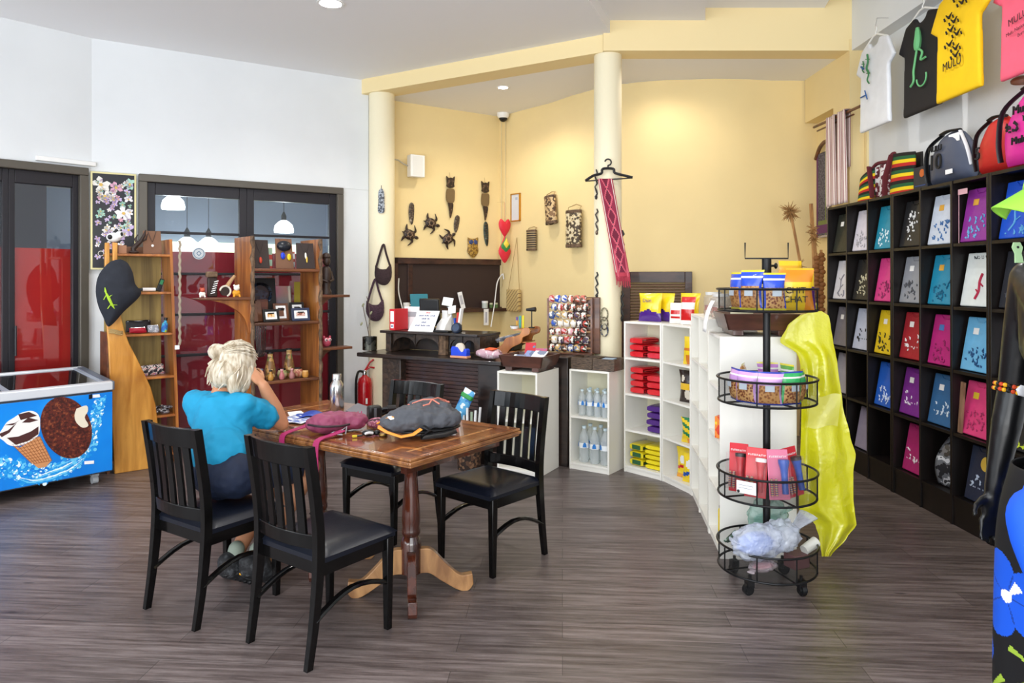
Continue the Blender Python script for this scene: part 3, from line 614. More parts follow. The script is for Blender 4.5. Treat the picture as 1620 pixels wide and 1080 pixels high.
MB().bb((-1.345, -.006, .10), (-.004, 0, .71)).build('front_panel', M_fblue, fz, bev=.002)
def slz(y): return .725+.07*y/.62
q = MB()
def slab(x0, y0, x1, y1, t0, t1, m=0):
    q.add([(x0, y0, slz(y0)+t0), (x1, y0, slz(y0)+t0), (x1, y1, slz(y1)+t0), (x0, y1, slz(y1)+t0), (x0, y0, slz(y0)+t1), (x1, y0, slz(y0)+t1), (x1, y1, slz(y1)+t1), (x0, y1, slz(y1)+t1)], [(3, 2, 1, 0), (4, 5, 6, 7), (0, 1, 5, 4), (1, 2, 6, 5), (2, 3, 7, 6), (3, 0, 4, 7)], m)
slab(-1.36, -.012, .0, .04, 0, .066); slab(-1.36, .59, .0, .63, 0, .066); slab(-1.36, .04, -1.30, .59, 0, .066)
q.build('lid_rim', mat('freezer_rim', '#d4d8de', .3, .1), fz, bev=.008)
q = MB(); slab(-.045, .04, .004, .59, 0, .066, 0); slab(-.0, -.01, .012, .63, 0, .066); q.build('end_rim', mat('freezer_rim_dark', '#596270', .35), fz, bev=.004)
M_fgl = glass('freezer_glass', '#dfe8f0', 2.2)
for x0, x1, t in ((-1.30, -.60, .036), (-.70, -.045, .05)):
    q = MB(); slab(x0, .04, x1, .59, t, t+.005); lid = q.build('sliding_lid', M_fgl, fz)
    q = MB(); slab(x0, .04, x0+.03, .59, t-.004, t+.01); slab(x1-.03, .04, x1, .59, t-.004, t+.01); q.build('lid_frame', mat('lid_frame_grey', '#aab4c2', .3, .2), lid)
q = MB(); slab(-1.30, .04, -.045, .59, -.12, -.115); q.build('inner_floor', mat('freezer_inside', '#aab6c6', .6), fz)
def fpx(x, y): l = along(PF, uF, x); p = PF+uF*l; return (l, H+(HY-y)/FPX*p.y)
def fpoly(pts): return [fpx(*p) for p in pts]
g = fz.children[1]
def decal(name, pts, z0, m, smooth=0):
    P = fpoly(pts)
    if smooth: P = [tuple(v)[:2] for v in smoothpts(P+[P[0]], smooth)[:-1]]
    return MB(UP).prism(P, .006, z0).build(name, m, g)
M_spl = pattern('water_splash', [(0, '#0c6fd0'), (.40, '#1f95e6'), (.50, '#58c0f4'), (.58, '#c4ecfb'), (.63, '#2aa0ea')], 16, 'noise', .3, detail=5)
sp = MB(UP); random.seed(5)
path = smoothpts([(-10, 742), (20, 748), (52, 757), (90, 747), (125, 728), (146, 695), (152, 660), (160, 640)], 12)
for i in range(900):
    p = path[int(len(path)*random.random()**.9) % len(path)]; k = p.x/165; x, y = p.x+rnd(-10, 10)*(1.2-.5*k), p.y+rnd(-22, 9)*(1.25-.55*k)
    if y > 766 or x > 170: continue
    c = fpx(x, y); r_ = rnd(.004, .017); e = rnd(.35, 1); an = rnd(0, PI)+.4; n_ = 9
    sp.prism([(c[0]+r_*math.cos(2*PI*j/n_)*math.cos(an)-r_*e*math.sin(2*PI*j/n_)*math.sin(an), c[1]+r_*math.cos(2*PI*j/n_)*math.sin(an)+r_*e*math.sin(2*PI*j/n_)*math.cos(an)) for j in range(n_)], .006, .0068+.0000012*i, random.choice([0, 0, 0, 1, 1, 2]))
for k in range(9):
    P = [fpx(p.x, p.y-2.6*k+rnd(-1, 1)+8) for p in path[6+k*4:60-k*2:3]]; sp.tube([(q[0], q[1], .0068) for q in P], [.002+.004*math.sin(PI*i/(len(P)-1)) for i in range(len(P))], 5, k % 3, flat=.3)
sp.build('splash_print', [mat('splash_mid', '#2397e4', .35), mat('splash_cyan', '#6cc9f2', .35), mat('splash_white', '#e4f6fc', .35)], g); random.seed(11)
decal('waffle_cone', [(18, 703), (30, 708), (60, 690), (63, 690), (81, 728), (72, 738), (60, 740), (50, 732)], .009, mat('waffle', '#cf9160', .5), 0)
wq = MB(UP)
for i in range(9):
    t_ = i/8; a_ = (20+42*t_, 704-14*t_); b_ = (50+31*t_, 733-5*t_); c_ = (18+34*t_, 703+30*t_); d_ = (62+19*t_, 690+38*t_)
    wq.strip(fpx(*a_)+(.0095,), fpx(*b_)+(.0095,), .0035, .001).strip(fpx(*c_)+(.0095,), fpx(*d_)+(.0095,), .0035, .001)
wq.build('waffle_lines', mat('waffle_dark', '#9a5c34', .5), g)
q = MB(UP)
M_crm = [mat('cream_print', '#f1eeea', .5), mat('choc_print', '#4a2724', .5)]
P = [tuple(v)[:2] for v in smoothpts(fpoly([(-6, 690), (2, 680), (10, 668), (22, 660), (35, 652), (52, 650), (62, 660), (61, 685), (50, 696), (32, 704), (15, 704), (4, 696), (-6, 690)]), 4)[:-1]]
q.prism(P, .006, .010, 0)
for pl in ([(6, 672), (20, 672), (30, 664), (24, 668)], [(28, 655), (45, 651), (58, 657), (32, 664)], [(10, 692), (28, 690), (48, 682), (60, 674), (60, 686), (44, 697), (24, 703)], [(-3, 686), (12, 680), (26, 668), (14, 684), (2, 691)], [(34, 668), (44, 660), (60, 664), (46, 668)]): q.prism(fpoly(pl), .0095, .0108, 1)
q.build('cream_swirl', M_crm, g)
bar = []
for i in range(40):
    a = 2*PI*i/40; ex, ey = 39*math.cos(a), 50*math.sin(a); th = R(-22); bar.append((104+ex*math.cos(th)-ey*math.sin(th), 676+ex*math.sin(th)+ey*math.cos(th)))
b2 = MB(UP).prism(fpoly(bar), .006, .011).build('chocolate_bar_print', pattern('choc_crust', [(0, '#3b1512'), (.45, '#5c2319'), (.62, '#8d4a2c'), (.72, '#6b2a1d')], 60, 'noise', .45, detail=4), g)
decal('bite_print', [(120, 646), (136, 641), (138, 650), (133, 660), (139, 672), (130, 676), (120, 668), (117, 657)], .0122, mat('vanilla_print', '#e6dcc8', .5), 3)
for k, (x0, y0, x1, y1) in enumerate(((146, 623, 157, 629), (133, 728, 148, 734))): decal('sticker', [(x0, y0+1), (x1, y0), (x1, y1-1), (x0, y1)], .0085, M_wht)
decal('lock', [(140, 624), (145, 623), (145, 630), (140, 631)], .012, M_blk)
for x in (-1.25, -.10):
    c = MB(); c.bb((x-.025, .06, .06), (x+.025, .11, .09)).lathe([(.03, -.02), (.03, .02)], 16, M=Mx((x, .085, .03), ry=R(90)))
    c.build('castor', [mat('castor_grey', '#a8acb0', .4)], fz)
for x in (-1.25, -.10): MB().lathe([(.03, -.02), (.03, .02)], 16, M=Mx((x, .53, .03), ry=R(90))).bb((x-.02, .51, .04), (x+.02, .55, .09)).build('castor', mat('castor_grey', '#a8acb0', .4), fz)
# ------------------------------------------------------------------ flower poster
z0, z1 = 1.69, 2.54; x0, x1 = sB(146), sB(212)
pic = thing('framed_poster', 'framed dark poster of white, pink and green flowers between the two doors', 'poster', FB @ Vector(((x0+x1)/2, -.01, z0)), math.atan2(uB.y, uB.x))
w = (x1-x0)/2; hgt = z1-z0
MB().bb((-w, -.02, 0), (w, .0, hgt)).build('print', mat('poster_black', '#17151c', .35), pic)
MB().bb((-w-.015, -.028, -.015), (-w, .005, hgt+.015)).bb((w, -.028, -.015), (w+.015, .005, hgt+.015)).bb((-w, -.028, -.015), (w, .005, 0)).bb((-w, -.028, hgt), (w, .005, hgt+.015)).build('frame', mat('frame_pale_gold', '#c9bf8e', .35, .5), pic)
fl = MB(UP); random.seed(3)
PC = ['#e8e4dd', '#d8a3bb', '#c9b5dc', '#a9d3c3', '#f2eef2', '#b9a0c8', '#8fb8a6']
def blossom(x, z, r, m, n=5):
    for k in range(n):
        a = 2*PI*k/n+rnd(0, 1); fl.prism([(x+r*.2*math.cos(a-.9), z+r*.2*math.sin(a-.9)), (x+r*.75*math.cos(a-.42), z+r*.75*math.sin(a-.42)), (x+r*math.cos(a), z+r*math.sin(a)), (x+r*.75*math.cos(a+.42), z+r*.75*math.sin(a+.42)), (x+r*.2*math.cos(a+.9), z+r*.2*math.sin(a+.9))], .02, .0212, m)
    fl.prism([(x+r*.2*math.cos(k), z+r*.2*math.sin(k)) for k in range(6)], .0212, .022, 7)
blossom(-.10, hgt-.10, .08, 0); blossom(-.07, hgt-.2, .06, 0, 6); blossom(.02, hgt-.12, .06, 1, 6); blossom(.13, hgt-.08, .055, 3); blossom(.12, hgt-.22, .04, 4); blossom(.08, hgt-.35, .075, 4, 6); blossom(.12, hgt-.5, .06, 2); blossom(.05, hgt-.56, .05, 5)
for i in range(95):
    x, z = rnd(-w+.03, w-.03), rnd(.06, hgt-.05)
    blossom(x, z, rnd(.014, .034), random.choice([0, 1, 2, 3, 4, 5, 6]))
fl.tube(arc((-.10, .13), .022, 0, 360, 16, .021)[:-1], .003, 4, 0, closed=True)
fl.build('flowers', [mat('petal%d' % i, c, .5) for i, c in enumerate(PC)]+[mat('petal_eye', '#d9b25a', .5)], pic)
random.seed(11)
# ------------------------------------------------------------------ driftwood shelf by the poster
M_wy = wood('shelf_yellow_wood', '#a8691f', '#dd9f48', 3, (9, 9, 1.2), .35, .35)
M_wo = wood('shelf_orange_wood', '#84461c', '#c17a38', 3, (9, 9, 1.2), .35, .35)
M_wb = wood('shelf_brown_wood', '#4b2a1a', '#7c4a2c', 3, (1.5, 9, 9), .4, .3)
M_wp = wood('shelf_back_panel', '#6f5a2c', '#a8904f', 3, (12, 9, .8), .5, .1)
M_bark = wood('bark_edge', '#3d2c20', '#7d634b', 9, (6, 6, 4), .8, 0, .6)
P1 = Vector((-3.26, 5.9, 0)); u1 = Vector((.768, .64, 0)); RZ1 = math.atan2(u1.y, u1.x); F1 = Mx(P1, RZ1)
def l1(x, y): l = along(P1, u1, x); p = P1+u1*l; return (l, H+(HY-y)/FPX*p.y)
s1 = thing('display_shelf', 'rustic wooden display shelf with a big curved yellow board, beside the freezer', 'shelf', P1, RZ1)
edge = [(233, 748), (246, 690), (248, 668), (245, 641), (237, 612), (226, 588), (213, 562), (203, 543), (196, 525), (190, 500), (186, 470), (184, 430), (185, 384), (177, 384), (177, 430), (174, 436), (172, 430), (172, 384), (165, 384), (165, 440), (166, 500), (170, 540), (173, 600), (175, 660), (178, 710), (180, 748)]
pl = [l1(*p) for p in edge]; pl[0] = (pl[0][0], 0); pl[-1] = (pl[-1][0], 0)
MB(UP).prism(pl, -.0, .035).build('curved_board', M_wy, s1, bev=.006)
lash = MB()
for k in range(3): c = l1(182, 527); lash.tube([(c[0]+.055*math.cos(a), -.018+.032*math.sin(a), c[1]+.012*k+.01*math.sin(a*2)) for a in [2*PI*i/16 for i in range(16)]], .007, 6, closed=True)
lash.build('rope_lashing', mat('jute', '#a58a5a', .9), s1)
zs = [1.80, 1.48, 1.13, .763, .43, .1]; wd1 = .425
MB().bb((-.02, .27, .06), (wd1, .285, 1.80)).build('back_panel', M_wp, s1)
MB().add([(wd1, 0, 1.93), (wd1+.022, 0, 1.93), (wd1+.022, .28, 1.93), (wd1, .28, 1.93), (wd1+.06, 0, 0), (wd1+.085, 0, 0), (wd1+.085, .28, 0), (wd1+.06, .28, 0)], [(0, 1, 2, 3), (7, 6, 5, 4), (0, 4, 5, 1), (1, 5, 6, 2), (2, 6, 7, 3), (3, 7, 4, 0)]).build('side_board', M_wo, s1)
MB().bb((-.05, .0, .0), (-.03, .28, 1.15)).build('side_board', M_wb, s1)
for i, z in enumerate(zs): MB().bb((.19 if i == 1 else -.03, .0 if i else .0, z-.02), (wd1+.005+(1.8-z)*.03, .272, z)).build('shelf_board', M_wo, s1, bev=.003)
q = MB(); pts = [(wd1+.075+(.01*(i % 2)), -.012, 1.92-i*.0345) for i in range(27)]; q.tube(pts, .011, 6); rp = tag(q.build('hanging_rope', pattern('rope_twist', [(0, '#5c4632'), (.5, '#cfc2ae')], 30, 'wavez', .9, rot=(0, R(30), 0)), loc=P1, rot=RZ1), 'brown and white twisted rope hanging down the right side of the curved shelf', 'rope')
MB().bb((wd1+.04, -.02, .985), (wd1+.075, -.008, 1.02)).build('price_tag', M_pap, rp)
F1 = Matrix.Translation((0, 0, .004)) @ F1
def on1(x, y, z): return F1 @ Vector((x, y, z))
def put(mb, name, label, cat, m, F, x, y, z, rz=0, group=None, F_rz=0, **k):
    o = mb.build(name, m, None, loc=F @ Vector((x, y, z)), rot=F_rz+rz, **k); return tag(o, label, cat, group)
# cap hung on the board
hp = [tuple(Vector(l1(*p)).xy) for p in [(186, 411), (197, 417), (205, 432), (209, 450), (218, 461), (215, 470), (203, 482), (190, 494), (176, 510), (166, 516), (159, 502), (151, 484), (147, 462), (150, 440), (160, 424), (172, 414)]]
hat = tag(MB(UP).puff([tuple(v)[:2] for v in smoothpts(hp+[hp[0]], 3)[:-1]], .07).build('cloth_cap', mat('navy_cloth', '#20242e', .8, var=.2, vscale=20, bump=.2, bscale=30), loc=on1(0, -.112, 0), rot=RZ1), 'dark navy cloth cap with a lime green gecko, hung on the curved board', 'cap')
gk = MB(UP)
def lp(x, y): v = l1(x, y); return (v[0], v[1], .062)
gk.tube([lp(160, 462), lp(165, 472), lp(170, 482), lp(174, 488)], [.006, .012, .010, .002], 6).tube([lp(159, 455), lp(160, 462)], [.003, .009], 6)
for a, b_ in (((162, 465), (157, 474)), ((165, 470), (174, 464)), ((169, 480), (163, 488)), ((171, 482), (178, 482))): gk.tube([lp(*a), lp(*b_)], .0035, 5)
gk.build('gecko_print', mat('lime_print', '#a9cf2f', .6), hat)
# things on top of and inside the curved shelf
M_card = mat('brown_card', '#7d5a45', .8); M_carddk = mat('dark_card', '#3a302e', .8)
def display(label, F, FR, x, y, z, w, h, m, pend, group='jewellery display cards', lean=8, rz=0):
    t = thing('jewellery_display', label, 'jewellery display', F @ Vector((x, y, z)), FR+rz, group)
    q = MB(Mx(rx=R(-lean))).prism([(-w/2, 0), (w/2, 0), (w/2*.92, h), (-w/2*.92, h)], -.004, .004, M=UP); q.build('card', m, t)
    MB().add([(-w*.2, .0, 0), (w*.2, 0, 0), (0, h*.35, 0), (0, .03, h*.6)], [(0, 1, 3), (1, 2, 3), (2, 0, 3), (0, 2, 1)]).build('stand', m, t)
    nk = MB(Mx(rx=R(-lean))); nk.tube([(-w*.22, -.006, h*.98), (-w*.1, -.008, h*.7), (0, -.008, h*.5), (w*.1, -.008, h*.7), (w*.22, -.006, h*.98)], .002, 5)
    nk.build('necklace', mat('chain_dark', '#3a3230', .5), t)
    for dx, dz, r, hh, c in pend: MB(Mx(rx=R(-lean))).ell((w*dx, -.012, h*dz), (r, r*.5, hh)).build('pendant', mat('pend'+c, c, .25), t)
    return t
display('brown necklace card with a pearl pendant on top of the curved shelf', F1, RZ1, .315, .10, 1.80, .15, .20, M_card, [(0, .35, .011, .012, '#f2f0ec')])
put(MB().bb((-.08, -.05, 0), (.08, .05, .06)), 'low_box', 'low brown cardboard box on top of the curved shelf, left of the necklace card', 'box', M_card, F1, .19, .20, 1.80, bev=.003, F_rz=RZ1)
put(MB().bb((-.028, -.02, 0), (.028, .02, .065)), 'small_card', 'tiny tan card standing on top of the curved shelf', 'card', mat('tan_card', '#a5785c', .7), F1, .072, .05, 1.80, F_rz=RZ1)
dk = mat('carving_dark', '#2e1f1a', .5)
put(MB().tube([(-.03, 0, 0), (-.035, 0, .04), (-.01, 0, .07), (.02, 0, .1), (.05, 0, .16), (.06, 0, .2)], [.018, .022, .02, .016, .012, .004]).tube([(.0, 0, .08), (-.02, 0, .12), (.0, 0, .16)], [.012, .01, .003]).tube([(.02, 0, .1), (.06, 0, .12), (.075, 0, .17)], [.01, .008, .003]).ell((-.03, 0, .012), (.04, .025, .014)), 'antler_carving', 'small dark branching carving on top of the curved shelf', 'carving', dk, F1, .19, .05, 1.80, F_rz=RZ1)
t = thing('figurine', 'black and white animal figurine on top of the curved board', 'figurine', on1(.03, .06, 1.80), RZ1)
MB().tube([(-.02, 0, 0), (-.02, 0, .10)], .012).build('post', M_wo, t)
MB().ell((-.02, 0, .13), (.055, .035, .04)).ell((.02, -.015, .15), (.03, .03, .032)).build('body', M_wht, t); MB().ell((.03, -.03, .155), (.014, .02, .018)).ell((-.05, -.02, .13), (.02, .02, .02)).ell((.0, .0, .18), (.012, .012, .022)).build('dark_patches', M_blk, t)
t = thing('souvenir_pen', 'white tubular souvenir lying on the second shelf of the curved unit', 'souvenir', on1(.28, .07, 1.48), RZ1)
MB().tube([(-.05, 0, .017), (.05, 0, .017)], .015, 10).build('tube_body', M_wht, t); [MB().tube([(a, 0, .017), (b, 0, .017)], .012, 10).build('end_cap', mat('cap_dark', '#23313a', .4), t) for a, b in ((.05, .085), (-.075, -.05))]
t = thing('phone_case', 'black case with green stripe leaning at the right end of the second shelf', 'case', on1(.35, .06, 1.482), RZ1)
MB(Mx(ry=R(18))).bb((-.018, -.012, 0), (.018, .012, .11)).build('case_body', M_blk, t, bev=.005); MB(Mx(ry=R(18))).bb((-.012, -.0135, .06), (.012, -.012, .1)).build('stripe', mat('stripe_green', '#2f7d4f', .5), t)
def pouch(name, label, cat, F, FR, x, y, z, w, h, t_, m, lean=0, group=None, rz=0):
    q = MB(Mx(rx=R(90-lean))).puff([tuple(v)[:2] for v in smoothpts([(-w/2, 0), (0, -.004), (w/2, 0), (w/2*.96, h*.6), (w/2*.9, h), (0, h*.97), (-w/2*.9, h), (-w/2*.96, h*.6), (-w/2, 0)], 3)[:-1]], t_)
    o = tag(q.build(name, m, None, loc=F @ Vector((x, y, z+.004)), rot=FR+rz), label, cat, group)
    MB(Mx(rx=R(90-lean))).strip((-w*.42, h*.9, t_*.3), (w*.42, h*.9, t_*.3), .006, .006).build('zip', M_chrome, o); return o
pouch('zip_pouch', 'wide black zip pouch standing on the third shelf of the curved unit', 'pouch', F1, RZ1, .22, .16, 1.13, .20, .10, .022, mat('pouch_black', '#19181c', .6), 10)
pouch('zip_pouch', 'small red pouch in front of the black pouch on the third shelf', 'pouch', F1, RZ1, .19, .05, 1.13, .13, .045, .025, mat('pouch_red', '#a3142c', .5), 20)
pouch('zip_pouch', 'small silver grey pouch beside the red pouch', 'pouch', F1, RZ1, .315, .06, 1.13, .09, .065, .02, pattern('pouch_silver', [(0, '#8a8e96'), (.5, '#c6c6cc'), (.6, '#77717c')], 40), 30)
t = thing('toy_bottle', 'small blue and yellow-green bottle at the right end of the third shelf', 'bottle', on1(.395, .06, 1.13), RZ1)
MB(Mx(ry=R(8))).lathe([(.022, 0), (.026, .03), (.024, .07), (.012, .09), (.012, .10)], 14).build('bottle_body', pattern('blue_green', [(0, '#1f5fae'), (.5, '#3fa7c8'), (.6, '#b8cc3a')], 30), t); MB(Mx(ry=R(8))).lathe([(.015, .10), (.015, .125)], 12).build('bottle_cap', M_blk, t)
flor = pattern('floral_pouch', [(0, '#1b1a22'), (.42, '#2b2733'), (.5, '#d8cfc8'), (.58, '#b9606a'), (.66, '#8d86c0'), (.74, '#1b1a22')], 45, 'noise', .7, detail=3)
for i, (x, w) in enumerate(((.225, .095), (.305, .095), (.382, .075))): pouch('floral_pouch', 'dark %s pouch in the row on the fourth shelf, %s' % ('floral', ('beside the curved board', 'in the middle of the row', 'against the right board')[i]), 'pouch', F1, RZ1, x, .07+.03*i, .763, w, .085, .02, flor, 12, 'floral pouches', rz=rnd(-.2, .2))
bead = pattern('bead_heap', [(0, '#1c1b20'), (.35, '#8d8a90'), (.6, '#d8d4d2'), (.8, '#5a4f52')], 70, 'voronoi', .3)
q = MB()
for i in range(26):
    a = rnd(0, 2*PI); q.tube(arc((rnd(-.07, .07), rnd(-.05, .05)), rnd(.02, .034), 0, 360, 12, .012+.05*random.random()*(1 if i > 8 else .3))[:-1], .007, 5, closed=True)
o = put(q, 'bead_bracelets', 'heap of grey and black bead bracelets on the lowest shelf of the curved unit', 'bracelets', bead, F1, .37, .1, .43, F_rz=RZ1); o['kind'] = 'stuff'
# ------------------------------------------------------------------ orange wood shelf unit
P2 = Vector((-2.295, 6.35, 0)); u2 = Vector((.768, .64, 0)); RZ2 = math.atan2(u2.y, u2.x); F2 = Mx(P2, RZ2); W2 = .67; D2 = .44
def l2(x, y): l = along(P2, u2, x); p = P2+u2*l; return (l, H+(HY-y)/FPX*p.y)
s2 = thing('display_shelf', 'tall orange wood souvenir shelf with bark edges standing before the far glass door', 'shelf', P2, RZ2)
for x, zt in ((0, 1.97), (W2-.03, 1.965)):
    bo = MB()
    bo.bb((x, .02, 0), (x+.03, D2, zt)); b_ = bo.build('side_board', M_wo, s2, bev=.004)
    e = MB(); pts = [(x+.015+.004*math.sin(i*1.7), .012+.006*math.sin(i*2.3), i*zt/40) for i in range(41)]; e.tube(pts, [.017+.005*math.sin(i*3.1)*math.cos(i*1.3) for i in range(41)], 7); e.build('bark_edge', M_bark, b_)
ZS2 = [1.684, 1.20, .672, .12]
for z in ZS2: MB().bb((.03, .01, z-.028), (W2-.03, D2-.04, z)).build('shelf_board', M_wb, s2, bev=.006)
lx = l2(308, 0)[0]
MB(UP).prism([(lx, 1.425), (lx+.1, 1.43), (0, 1.43), (0, 1.405), (lx+.05, 1.41)], -.16, -.0).build('side_shelf', M_wb, s2, bev=.004)
MB(UP).prism([tuple(v)[:2] for v in smoothpts([(lx+.16, 1.405), (-.2, 1.37), (-.09, 1.30), (-.03, 1.22), (.0, 1.10)], 5)]+[(0, 1.405)], -.10, -.06).build('bracket', M_wo, s2, bev=.004)
for px_, zz in ((556, 1.44), (560, .938)):
    rx_ = l2(px_, 0)[0]; MB().bb((W2, .03, zz-.025), (rx_, .17, zz)).build('side_shelf', M_wb, s2, bev=.004)
    MB(UP).prism([(W2, zz-.025), (W2+.14, zz-.025), (W2+.07, zz-.06), (W2, zz-.15)], -.11, -.08).build('bracket', M_wb, s2, bev=.003)
F2 = Matrix.Translation((0, 0, .004)) @ F2
z = ZS2[0]
display('black jewellery card with a red pendant, leftmost on the orange shelf top', F2, RZ2, .125, .12, z, .17, .26, M_carddk, [(.0, .28, .014, .03, '#c2402c')])
display('dark card with blue and yellow tassel earrings in the middle of the orange shelf top', F2, RZ2, .36, .14, z, .17, .28, M_card, [(-.1, .42, .022, .032, '#1f3fd0'), (.25, .38, .02, .032, '#e8c81e'), (0, .75, .07, .05, '#20242c')])
display('dark brown jewellery bust with a white and gold pendant, right on the orange shelf top', F2, RZ2, .53, .06, z, .18, .24, M_carddk, [(.0, .5, .010, .03, '#f0ece0'), (.05, .35, .009, .03, '#d8b84a')])
put(MB().bb((-.028, -.004, 0), (.028, .004, .19)), 'price_card', 'small pale green and red card standing between the left jewellery cards', 'card', pattern('card_green', [(0, '#b04038'), (.4, '#9db8a0'), (1, '#cfd8c8')], 3, 'wavez', .6), F2, .235, .2, z, F_rz=RZ2)
put(MB().bb((-.03, -.004, 0), (.03, .004, .16)), 'price_card', 'small white and pink card standing between the right jewellery cards', 'card', pattern('card_white', [(0, '#c86a5a'), (.3, '#f0f0f2'), (1, '#c9ccd8')], 4, 'wavez', .6), F2, .45, .2, z, F_rz=RZ2)
z = ZS2[1]
t = thing('decorative_plate', 'dark blue round plate in a black square backing, on the middle orange shelf', 'plate', F2 @ Vector((.195, .28, z)), RZ2)
MB(Mx(rx=R(-8))).bb((-.15, 0, .0), (.15, .02, .40)).build('backing', M_blk, t, bev=.004); MB(Mx(rx=R(-8)) @ Mx((0, -.005, .25), rx=R(90))).lathe([(.001, .0), (.08, .0), (.105, .018)], 30, caps=False).build('plate', pattern('plate_blue', [(0, '#0d1016'), (.5, '#1e2a3c'), (.65, '#5b6f86')], 14, 'noise', .2, detail=5), t)
for i, (x, h) in enumerate(((.068, .17), (.122, .19))): put(MB(Mx(rx=R(-14))).bb((-.026, -.01, 0), (.026, .01, h)), 'ribbed_card', 'ribbed brown wooden slat card, %s on the middle orange shelf' % ('first by the left board', 'second from the left board')[i], 'card', M_wb, F2, x, .1+.04*i, z, F_rz=RZ2, bev=.002)
def frame(label, x, y, w, h, fm, pm, lean=14, rz=0):
    t = thing('photo_frame', label, 'photo frame', F2 @ Vector((x, y, z)), RZ2+rz, 'photo frames on the orange shelf'); T = Mx(rx=R(-lean)); e = .022
    MB(T).bb((-w/2, -.008, 0), (-w/2+e, .008, h)).bb((w/2-e, -.008, 0), (w/2, .008, h)).bb((-w/2+e, -.008, 0), (w/2-e, .008, e)).bb((-w/2+e, -.008, h-e), (w/2-e, .008, h)).build('frame', fm, t, bev=.002)
    MB(T).bb((-w/2+e, -.002, e), (w/2-e, .006, h-e)).build('mount', M_pap, t); MB(T).bb((-w/2+e*2, -.0035, e*1.9), (w/2-e*2, -.002, h-e*1.9)).build('picture', pm, t)
    MB().add([(-.03, .01, h*.7), (.03, .01, h*.7), (.03, h*.45, 0), (-.03, h*.45, 0)], [(0, 1, 2, 3)]).build('strut', M_blk, t, solid=.004)
    return t
pm1 = pattern('picture_orange', [(0, '#c98a3a'), (.5, '#e8c89a'), (.6, '#7a7f8c')], 18); pm2 = pattern('picture_rust', [(0, '#8a4a38'), (.45, '#c9a59a'), (.6, '#e8e0da')], 22)
frame('black photo frame with an orange picture at the front left of the middle orange shelf', .20, .05, .155, .115, M_blk, pm1, rz=.1)
frame('navy photo frame with a rust picture, front right of the middle orange shelf', .475, .04, .17, .12, mat('frame_navy', '#27304d', .4), pm2, rz=-.05)
frame('plain brown wooden frame standing behind the black frame', .33, .14, .14, .165, M_wb, M_wb)
frame('dark frame with a black and white picture behind the navy frame', .50, .17, .14, .17, M_blk, pattern('picture_bw', [(0, '#20242c'), (.5, '#e8ecf0')], 14))
put(MB(Mx(rx=R(-6))).bb((-.055, -.005, 0), (.055, .005, .2)), 'wooden_block', 'brown carved wooden block behind the slat cards, left on the middle orange shelf', 'block', M_wb, F2, .175, .2, z, F_rz=RZ2, bev=.004)
put(MB(Mx(rx=R(-5))).bb((-.085, -.006, 0), (.085, .006, .32)), 'mirror', 'tall pale mirror panel leaning at the back of the middle orange shelf', 'mirror', mat('mirror_pale', '#b9b6a8', .08, .6), F2, .435, .36, z, F_rz=RZ2)
put(MB().bb((-.03, -.004, 0), (.03, .004, .36)), 'ribbon_strip', 'yellow-green fabric strip hanging beside the mirror panel', 'ribbon', mat('ribbon_olive', '#8f7f22', .6), F2, .56, .33, z, F_rz=RZ2)
# hanging bead strands below the middle shelf
q = MB()
for i in range(4): q.tube(smoothpts([(.055+i*.016, .06, 1.165), (.06+i*.012, .05, 1.02), (.075+i*.01, .05, .90), (.10+i*.012, .05, .93), (.10+i*.016, .06, 1.165)], 6), .005, 5)
put(q, 'bead_necklaces', 'bunch of brown bead necklaces hanging under the middle orange shelf', 'necklace', pattern('beads_brown', [(0, '#2b1a18'), (.6, '#4c342d'), (.7, '#b8a898')], 60, 'noise', .4), F2, 0, 0, 0, F_rz=RZ2)
z = ZS2[2]
def vase(label, x, y, prof, m, rim=None, grp='small clay vases on the lower orange shelf'):
    t = thing('clay_vase', label, 'vase', F2 @ Vector((x, y, z)), RZ2, grp); MB().lathe(prof, 20).build('vase_body', m, t, smooth=60)
    r_, z_ = prof[-1]; MB().lathe([(r_*.8, z_-.004), (r_*1.08, z_-.004), (r_*1.08, z_+.008), (r_*.8, z_+.008)], 18).build('rim', rim or M_blk, t); return t
mosa = pattern('mosaic_vase', [(0, '#7d5a34'), (.35, '#b98c52'), (.6, '#d9b981'), (.75, '#6f7d4a')], 34, 'voronoi', .4)
tall = [(.032, 0), (.044, .03), (.046, .09), (.036, .15), (.024, .2), (.022, .235), (.026, .25)]
vase('tall mosaic clay vase on the left of the lower orange shelf', .21, .11, [(r*1.05, q_*.96) for r, q_ in tall], mosa); vase('tall mosaic clay vase on the right of the lower orange shelf', .425, .2, [(r*1.05, q_*1.02) for r, q_ in tall], mosa)
sm = [(.018, 0), (.026, .02), (.022, .045), (.012, .065), (.014, .085)]
vase('tiny golden vase in front of the left tall vase', .185, .035, sm, mat('vase_gold', '#b9853c', .35)); vase('tiny pink vase between the two tall vases', .29, .04, sm, mat('vase_pink', '#b4686c', .4), mat('vase_rim_pink', '#d8a0a0', .4))
vase('tiny dusty pink vase at the front of the lower orange shelf', .385, .04, sm, mat('vase_dusty', '#a8706e', .4), mat('vase_rim_pink', '#d8a0a0', .4))
sq = [(.03, 0), (.045, .025), (.046, .05), (.034, .075), (.03, .08)]
vase('squat green and cream pot behind the pink vases', .325, .12, sq, pattern('pot_green', [(0, '#8f9a5e'), (.5, '#c9b98c'), (.7, '#a8604c')], 25, 'noise', .4)); vase('squat reddish pot with a black lid on the lower orange shelf', .475, .11, sq, pattern('pot_red', [(0, '#a8604c'), (.5, '#c9a07c'), (.7, '#8a3f34')], 25, 'noise', .4))
